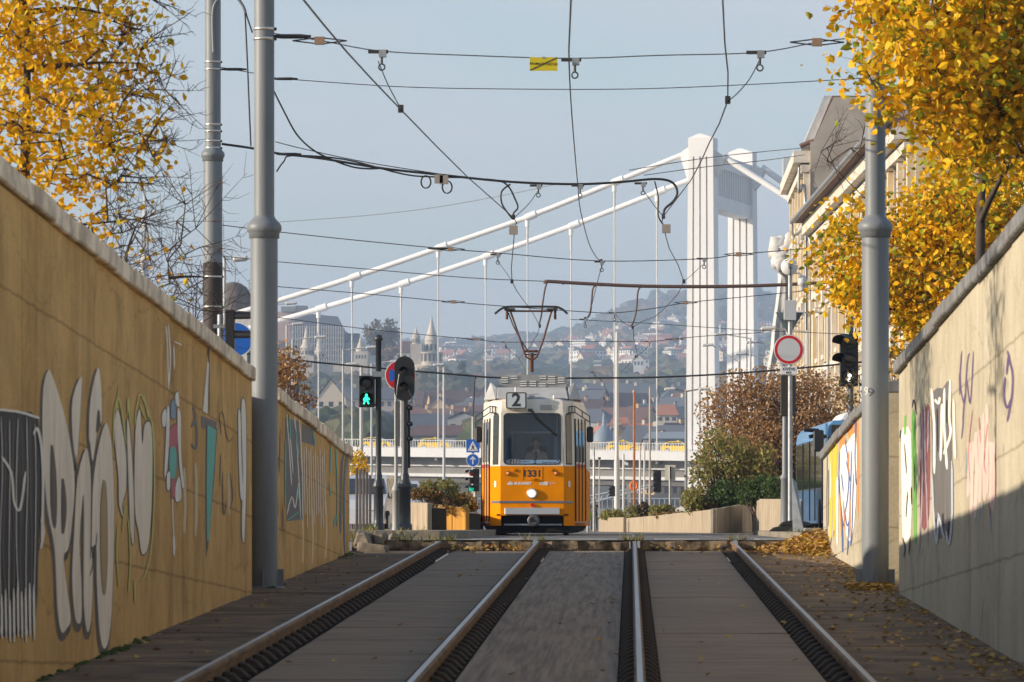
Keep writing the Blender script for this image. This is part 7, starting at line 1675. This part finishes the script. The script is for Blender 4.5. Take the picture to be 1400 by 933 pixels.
# church spire behind the twigs
Ym=2000.; ch=empty('church',(x_at(198,Ym),Ym,z_at(480,Ym)),'slender pale church tower with crocketed spire behind the bare twigs','church')
b=MB(); r=5.5*Ym/F; b.lathe((x_at(198,Ym),Ym,0),[(r,z_at(490,Ym)),(r,z_at(345,Ym)),(r*1.15,z_at(344,Ym)),(r*1.15,z_at(340,Ym))],M_orn,8,smooth=False); b.build('tower',ch)
b=MB(); b.lathe((x_at(198,Ym),Ym,0),[(r*.95,z_at(340,Ym)),(r*.8,z_at(310,Ym)),(r*.2,z_at(258,Ym)),(0,z_at(247,Ym))],M_orn,8,smooth=False)
for k in range(4): q=R(45+90*k); b.lathe((x_at(198,Ym)+r*math.cos(q),Ym+r*math.sin(q),0),[(.45,z_at(340,Ym)),(.4,z_at(325,Ym)),(0,z_at(312,Ym))],M_orn,6)
b.build('spire',ch); b=MB(); b.box(x_at(150,Ym),x_at(192,Ym),Ym,Ym+40,z_at(500,Ym),z_at(410,Ym),M_orn); b.build('nave',ch)
b=MB()
for j in range(4): b=MB(); b.box(x_at(196.5,Ym),x_at(199.5,Ym),Ym-r-.05,Ym-r*.9,z_at(372+j*24,Ym),z_at(358+j*24,Ym),M_win); b.build('window',ch)
# castle trees
tree('tree','large hazy tree standing on castle hill left of the bastion tower','tree',P(525,500,1890),P(524,470,1890),1.2,[(tuple(P(512,462,1890)),3.6,4,6.8),(tuple(P(533,458,1890)),3.4,4,5.8),(tuple(P(523,472,1890)),5,4,6)],60,2600,1.15,leaf_mat('castle_tree_leaves',[(.16,.12,.05),(.11,.09,.04),(.20,.16,.07)],.1),191,spread=1.1,twigs=2,twiglen=2,limbs=6,inner=.1)
tree('tree','small rusty tree below the large castle tree','tree',P(533,505,1870),P(533,490,1870),.6,[(tuple(P(533,483,1870)),2.6,3,3.0)],16,700,.9,leaf_mat('castle_rust_leaves',[(.22,.13,.05),(.18,.10,.04)],.1),192,spread=.8,twigs=1,twiglen=1.2,limbs=3,inner=.0)
tree('conifer','dark pointed conifer on the slope right of the bastion','tree',P(633,530,1880),P(633,494,1880),.5,[(tuple(P(633,516,1880)),2.4,2.4,2.8),(tuple(P(633,504,1880)),1.3,1.3,2.6),(tuple(P(633,495,1880)),.5,.5,1.8)],30,1100,.8,L_green,193,spread=.6,twigs=1,twiglen=.8,limbs=3,inner=.0)
# ================================================================== OVERHEAD WIRES
random.seed(201)
def wire(name,lab,pts,r,mt=M_wire,cat='wire',group='overhead tram wires',k=5,parts=()):
    """pts: (x,y,Y)"""
    q=[p if isinstance(p,Vector) else P(*p) for p in pts]
    if isinstance(pts[0],Vector):      # the run toward the camera continues straight from the first span
        step=q[2]-q[1]; e=q[1]-step*.9; n_=max(2,int((e-q[0]).length/8)); q=[q[0].lerp(e,i/n_) for i in range(n_+1)]+q[1:]
    root=empty(name,q[0],lab,cat,group)
    b=MB(); b.tube(smooth_pts(q,k),r,mt,6); b.build('strand',root)
    for kind,x,y,Y in parts:
        s=Y/F; c=P(x,y,Y); b=MB()
        if kind=='insulator':
            b.obox(c,(.055,0,0),(0,.04,0),(0,0,.042),M_insul); 
            for sg in (-1,1): b.tube([c+Vector((sg*.05,0,.03)),c+Vector((sg*.30,0,.035*0))],.008,M_wire,5); b.tube([c+Vector((sg*.05,0,-.03)),c+Vector((sg*.30,0,0))],.008,M_wire,5)
        elif kind=='clamp':
            b.obox(c,(.11,0,0),(0,.025,0),(0,0,.018),M_wire); b.obox(c+Vector((.05,0,-.02)),(.04,0,0),(0,.04,0),(0,0,.04),M_galv); b.tube([c+Vector((.04,0,-.06)),c+Vector((.04,0,-.14))],.014,M_wire,6)
            b.tube([c+Vector((.04+.035*math.cos(R(a)),0,-.17+.035*math.sin(R(a)))) for a in range(0,361,40)],.009,M_wire,5,cap=False)
        elif kind=='turn': b.tube([c+Vector((-.22,0,.0)),c+Vector((-.1,0,.0)),c+Vector((.1,0,0)),c+Vector((.22,0,0))],[.014,.026,.026,.014],M_wire,6)
        elif kind=='joint': b.obox(c,(.03,0,0),(0,.03,0),(0,0,.042),M_wire)
        elif kind=='box': b.obox(c,(.075,0,0),(0,.05,0),(0,0,.075),mat('grey_brown_box',(.32,.27,.22),.6))
        elif kind=='ring': b.tube([c+Vector((.085*math.cos(R(a)),0,.11*math.sin(R(a)))) for a in range(0,361,20)],.011,M_cable,5,cap=False); b.tube([c+Vector((.01+.085*math.cos(R(a)),.02,.11*math.sin(R(a)))) for a in range(0,361,20)],.008,M_cable,5,cap=False)
        b.build({'insulator':'insulator','clamp':'clamp','turn':'turnbuckle','joint':'joint','box':'junction_box','ring':'cable_loop'}[kind],root)
    return root
P1,P2=48.4,77.
wire('span_wire','upper span wire between the two near masts, holding the yellow plate',[(374,46,P1),(440,56,P1),(520,70,P1),(640,76,P1),(781,80,P1),(900,76,P1),(1035,72,P1),(1117,58,P1),(1165,52,P1),(1190,49,P1)],.006,parts=[('turn',398,50,P1),('insulator',437,56,P1),('clamp',517,71,P1),('clamp',781,82,P1),('clamp',1034,72,P1),('insulator',1117,58,P1)])
wire('span_wire','thin span wire just below the yellow plate',[(300,92,P2),(345,100,P2),(378,107,P2),(400,109,P2),(550,119,P2),(700,122,P2),(860,122,P2),(1000,117,P2),(1150,109,P2),(1230,103,P2)],.0075,parts=[('turn',320,95,P2),('turn',390,108,P2)])
wire('feeder_cable','thick black cable sagging from the far left mast to the pylon side with looped coils',[(303,197,P2),(345,203,P2),(380,210,P2),(440,217,P2),(520,230,P2),(600,239,P2),(700,249,P2),(790,252,P2),(850,249,P2),(895,245,P2),(918,249,P2),(926,262,P2),(921,275,P2),(909,286,P2),(907,298,P2)],.021,M_cable,parts=[('turn',395,211,P2),('ring',582,249,P2),('box',600,245,P2),('box',607,246,P2),('ring',611,256,P2),('clamp',733,254,P2),('clamp',790,254,P2),('clamp',876,251,P2)])
wire('hanging_cable','black cable curving down from the near left mast onto the thick cable',[(373,122,P2),(388,152,P2),(405,183,P2),(425,203,P2),(448,216,P2),(480,228,P2),(505,231,P2),(522,230,P2)],.015,M_cable)
wire('hanging_cable','second black cable bowing under the thick cable beside the left mast',[(378,235,P2),(388,221,P2),(400,213,P2),(470,218,P2),(550,238,P2),(590,242,P2),(640,243,P2)],.014,M_cable)
wire('hanging_cable','black loop cable dropping from the thick cable to the left contact wire',[(640,244,P2),(680,247,P2),(695,255,P2),(704,272,P2),(708,284,P2),(702,292,P2),(702,300,P2),(694,291,P2),(686,278,P2),(686,262,P2),(698,252,P2)],.015,M_cable)
wire('span_wire','paired span wire running under the thick cable',[(376,194,P2),(420,205,P2),(500,222,P2),(600,238,P2)],.008)
wire('contact_wire','left contact wire descending from the top edge toward the pantograph',[Vector((-2.42,-12,3.45)),(415,0,34),(474,71,40),(548,150,P1),(640,243,64),(702,298,P2),(704,310,P2),(701,345,82),(700,385,88),(716,411,97.5),(738,446,110),(728,468,120),(722,478,130),(709,490,140)],.0085,k=2,parts=[('joint',548,149,P1),('joint',702,297,P2),('box',702,315,P2),('joint',700,385,88),('joint',738,446,110)])
wire('contact_wire','middle feeder wire running down to the wire crossing above the tram hood',[Vector((-.42,-12,3.9)),(781,-6,36),(779,40,42),(778,85,P1),(782,160,62),(790,254,P2),(794,290,82),(806,335,94),(817,354,100),(823,360,100),(817,385,104),(806,428,112),(800,435,112)],.0095,k=3,parts=[('joint',822,357,100),('joint',800,436,112),('clamp',798,437,112)])
wire('contact_wire','right contact wire falling from the top edge across the pylon',[Vector((.80,-12,3.9)),(988,-4,37),(991,60,43),(995,138,P1),(970,195,60),(945,246,68),(907,296,P2),(908,310,P2),(915,340,82),(935,385,88),(915,415,100),(894,434,110),(866,447,115),(870,478,130),(872,490,140)],.0085,k=2,parts=[('joint',995,137,P1),('joint',907,296,P2),('box',911,313,P2),('joint',935,385,88),('joint',865,448,115),('joint',869,488,140)])
wire('dropper','sloping dropper from the upper span wire to the left contact wire',[(517,84,P1),(530,115,P1),(543,140,P1),(548,149,P1)],.006); wire('dropper','sloping dropper from the upper span wire to the right contact wire',[(1038,83,P1),(1025,108,P1),(1008,128,P1),(996,138,P1)],.006)
wire('dropper','dropper from the thick cable to the left contact wire',[(735,262,P2),(722,280,P2),(704,297,P2)],.0065); wire('dropper','dropper from the thick cable to the right contact wire beside the pylon',[(878,258,P2),(895,282,P2),(907,296,P2)],.0065)
wire('hanging_cable','slack cable from the thick cable down beside the right contact wire',[(895,248,P2),(900,270,P2),(900,295,P2),(907,308,P2),(911,316,P2)],.012,M_cable)
Y3=90.
wire('span_wire','span wire crossing the upper bridge cable and the pylon',[(303,308,Y3),(378,317,Y3),(480,328,Y3),(604,340,Y3),(680,346,Y3),(820,357,Y3),(960,354,Y3),(1010,348,Y3),(1080,342,Y3),(1150,336,Y3),(1230,330,Y3)],.009,parts=[('turn',600,340,Y3),('insulator',616,341,Y3),('clamp',678,348,Y3),('clamp',820,358,Y3),('clamp',960,354,Y3),('insulator',1010,348,Y3)])
wire('dropper','dropper left of the main cables ending at the left contact wire',[(679,356,Y3),(690,370,Y3),(700,385,88)],.006); wire('dropper','dropper crossing in front of the pylon foot of the span wire',[(961,362,Y3),(948,374,Y3),(935,385,88)],.006)
Y4=112.
wire('span_wire','span wire passing above the pantograph',[(300,350,Y4),(378,358,Y4),(500,368,Y4),(640,380,Y4),(748,385,Y4)],.010)
wire('span_wire','span wire level with the pantograph head',[(378,392,Y4),(500,402,Y4),(618,413,Y4),(690,419,Y4),(790,426,Y4),(840,428,Y4),(900,421,Y4),(940,414,Y4),(1060,402,Y4),(1180,390,Y4)],.010,parts=[('insulator',620,413,Y4),('clamp',838,428,Y4),('insulator',938,414,Y4)])
wire('span_wire','thin wire sloping right from the crossing above the hood',[(780,437,Y4),(880,442,Y4),(1000,450,Y4),(1060,453,Y4),(1180,458,Y4)],.008)
wire('dropper','dropper to the crossing of the right contact wire',[(842,431,Y4),(852,441,Y4),(864,447,115)],.007)
wire('feeder_pipe','brown rod running from above the tram to the right end of the street',[(746,387,Y4),(749,385,Y4),(800,388,Y4),(880,391.5,Y4),(980,392,Y4),(1060,390,Y4),(1153,385,Y4),(1230,380,Y4)],.044,M_pipe,'feeder pipe',k=4,parts=[('joint',770,387,Y4),('joint',822,389.5,Y4),('joint',876,391.5,Y4)])
wire('hanging_cable','drop cable from the brown rod to the left contact wire',[(748,386,Y4),(745,396,Y4),(742,415,Y4),(740,432,Y4),(737,444,110)],.022,M_pipe); wire('hanging_cable','drop cable from the brown rod to the middle wire crossing',[(818,389,Y4),(811,394,Y4),(809,410,Y4),(807,428,Y4),(803,435,Y4)],.022,M_pipe); wire('hanging_cable','drop cable from the brown rod to the right contact wire',[(876,392,Y4),(872,400,Y4),(870,425,Y4),(866,440,Y4),(863,446,Y4)],.022,M_pipe)
Y5=140.
wire('span_wire','low span wire crossing the castle trees and the pantograph arms',[(300,425,Y5),(378,434,Y5),(500,450,Y5),(645,464,Y5),(690,468,Y5),(780,467,Y5),(886,467,Y5),(920,464,Y5),(960,460,Y5),(1040,455,Y5)],.011,parts=[('insulator',650,464,Y5),('clamp',690,468,Y5),('clamp',886,467,Y5),('insulator',922,464,Y5)])
wire('dropper','dropper left of the pantograph post',[(690,473,Y5),(700,482,Y5),(709,490,Y5),(719,509,155)],.008); wire('dropper','dropper from the low span wire right of the tram',[(888,472,Y5),(880,480,Y5),(870,488,Y5),(848,510,160)],.009)
wire('dropper','low dropper over the hillside houses',[(810,510,150),(824,523,150),(830,540,155),(826,556,160)],.009,parts=[('clamp',812,509,150),('joint',826,545,155)])
Y6=128.
wire('feeder_cable','low black cable crossing behind the tram roof',[(300,478,Y6),(400,492,Y6),(500,502,Y6),(620,512,Y6),(690,517,Y6),(820,517,Y6),(900,516,Y6),(1000,511,Y6),(1100,503,Y6),(1180,495,Y6)],.026,M_cable,k=3)
wire('hanging_cable','dark drop cable left of the tram roof',[(652,514,Y6),(649,520,Y6),(648,545,Y6),(646,575,Y6),(646,605,Y6)],.02,M_cable)
Y7=160.
wire('span_wire','upper of two thin wires ending at the cream house',[(860,233,Y7),(960,217,Y7),(1050,207,Y7),(1108,202,200)],.014); wire('span_wire','lower of two thin wires ending at the cream house',[(880,240,Y7),(960,229,Y7),(1050,219,Y7),(1100,212,200)],.014)
wire('span_wire','faint pale wire rising right from the near left mast',[(378,304,170),(500,295,170),(600,283,170),(700,265,170),(760,252,170)],.011,mat('pale_wire',(.3,.3,.3),.5))
# yellow plate
b=MB(); a0,a1=x_at(724.3,P1),x_at(762.3,P1); yp=P1-.03; b.box(a0,a1,yp-.006,yp,z_at(97.5,P1),z_at(79,P1),mat('plate_yellow',(.62,.50,.005),.5)); pl=b.build('warning_plate',label='yellow plate with black diagonal stroke hanging on the upper span wire',cat='sign')
text_mesh('lettering','ÁRAMKÖR OSZTÁS',M_ink,.036,((a0+a1)/2,yp-.008,z_at(88.3,P1)),(1,0,-.03),(0,0,1),pl,bold=.0006)
b=MB(); p0=Vector((a0+.004,yp-.010,z_at(96.7,P1))); p1=Vector((a1-.006,yp-.010,z_at(79.6,P1))); dd=(p1-p0).normalized(); nn_=Vector((-dd.z,0,dd.x))*.0055; b.poly([p0-nn_,p1-nn_,p1+nn_,p0+nn_],M_ink); b.build('diagonal_stroke',pl,fix=False)
b=MB(); b.obox(((a0+a1)/2,P1-.01,z_at(79.5,P1)),(.012,0,0),(0,.03,0),(0,0,.012),M_galv); b.build('hook',pl)
# ================================================================== HAZE
hm=bpy.data.materials.new('haze_air'); hm.use_nodes=True; nt=hm.node_tree; nt.nodes.remove(nt.nodes['Principled BSDF'])
pv=nt.nodes.new('ShaderNodeVolumePrincipled'); pv.inputs['Color'].default_value=(.56,.73,1,1); pv.inputs['Density'].default_value=HAZE; pv.inputs['Anisotropy'].default_value=0.0
nt.links.new(pv.outputs[0],nt.nodes['Material Output'].inputs['Volume'])
b=MB(); b.box(-2600,2300,-260,7400,-60,420,hm); hz_o=b.build('haze',label='pale blue autumn haze over the river and hills',cat='haze',kind='stuff')
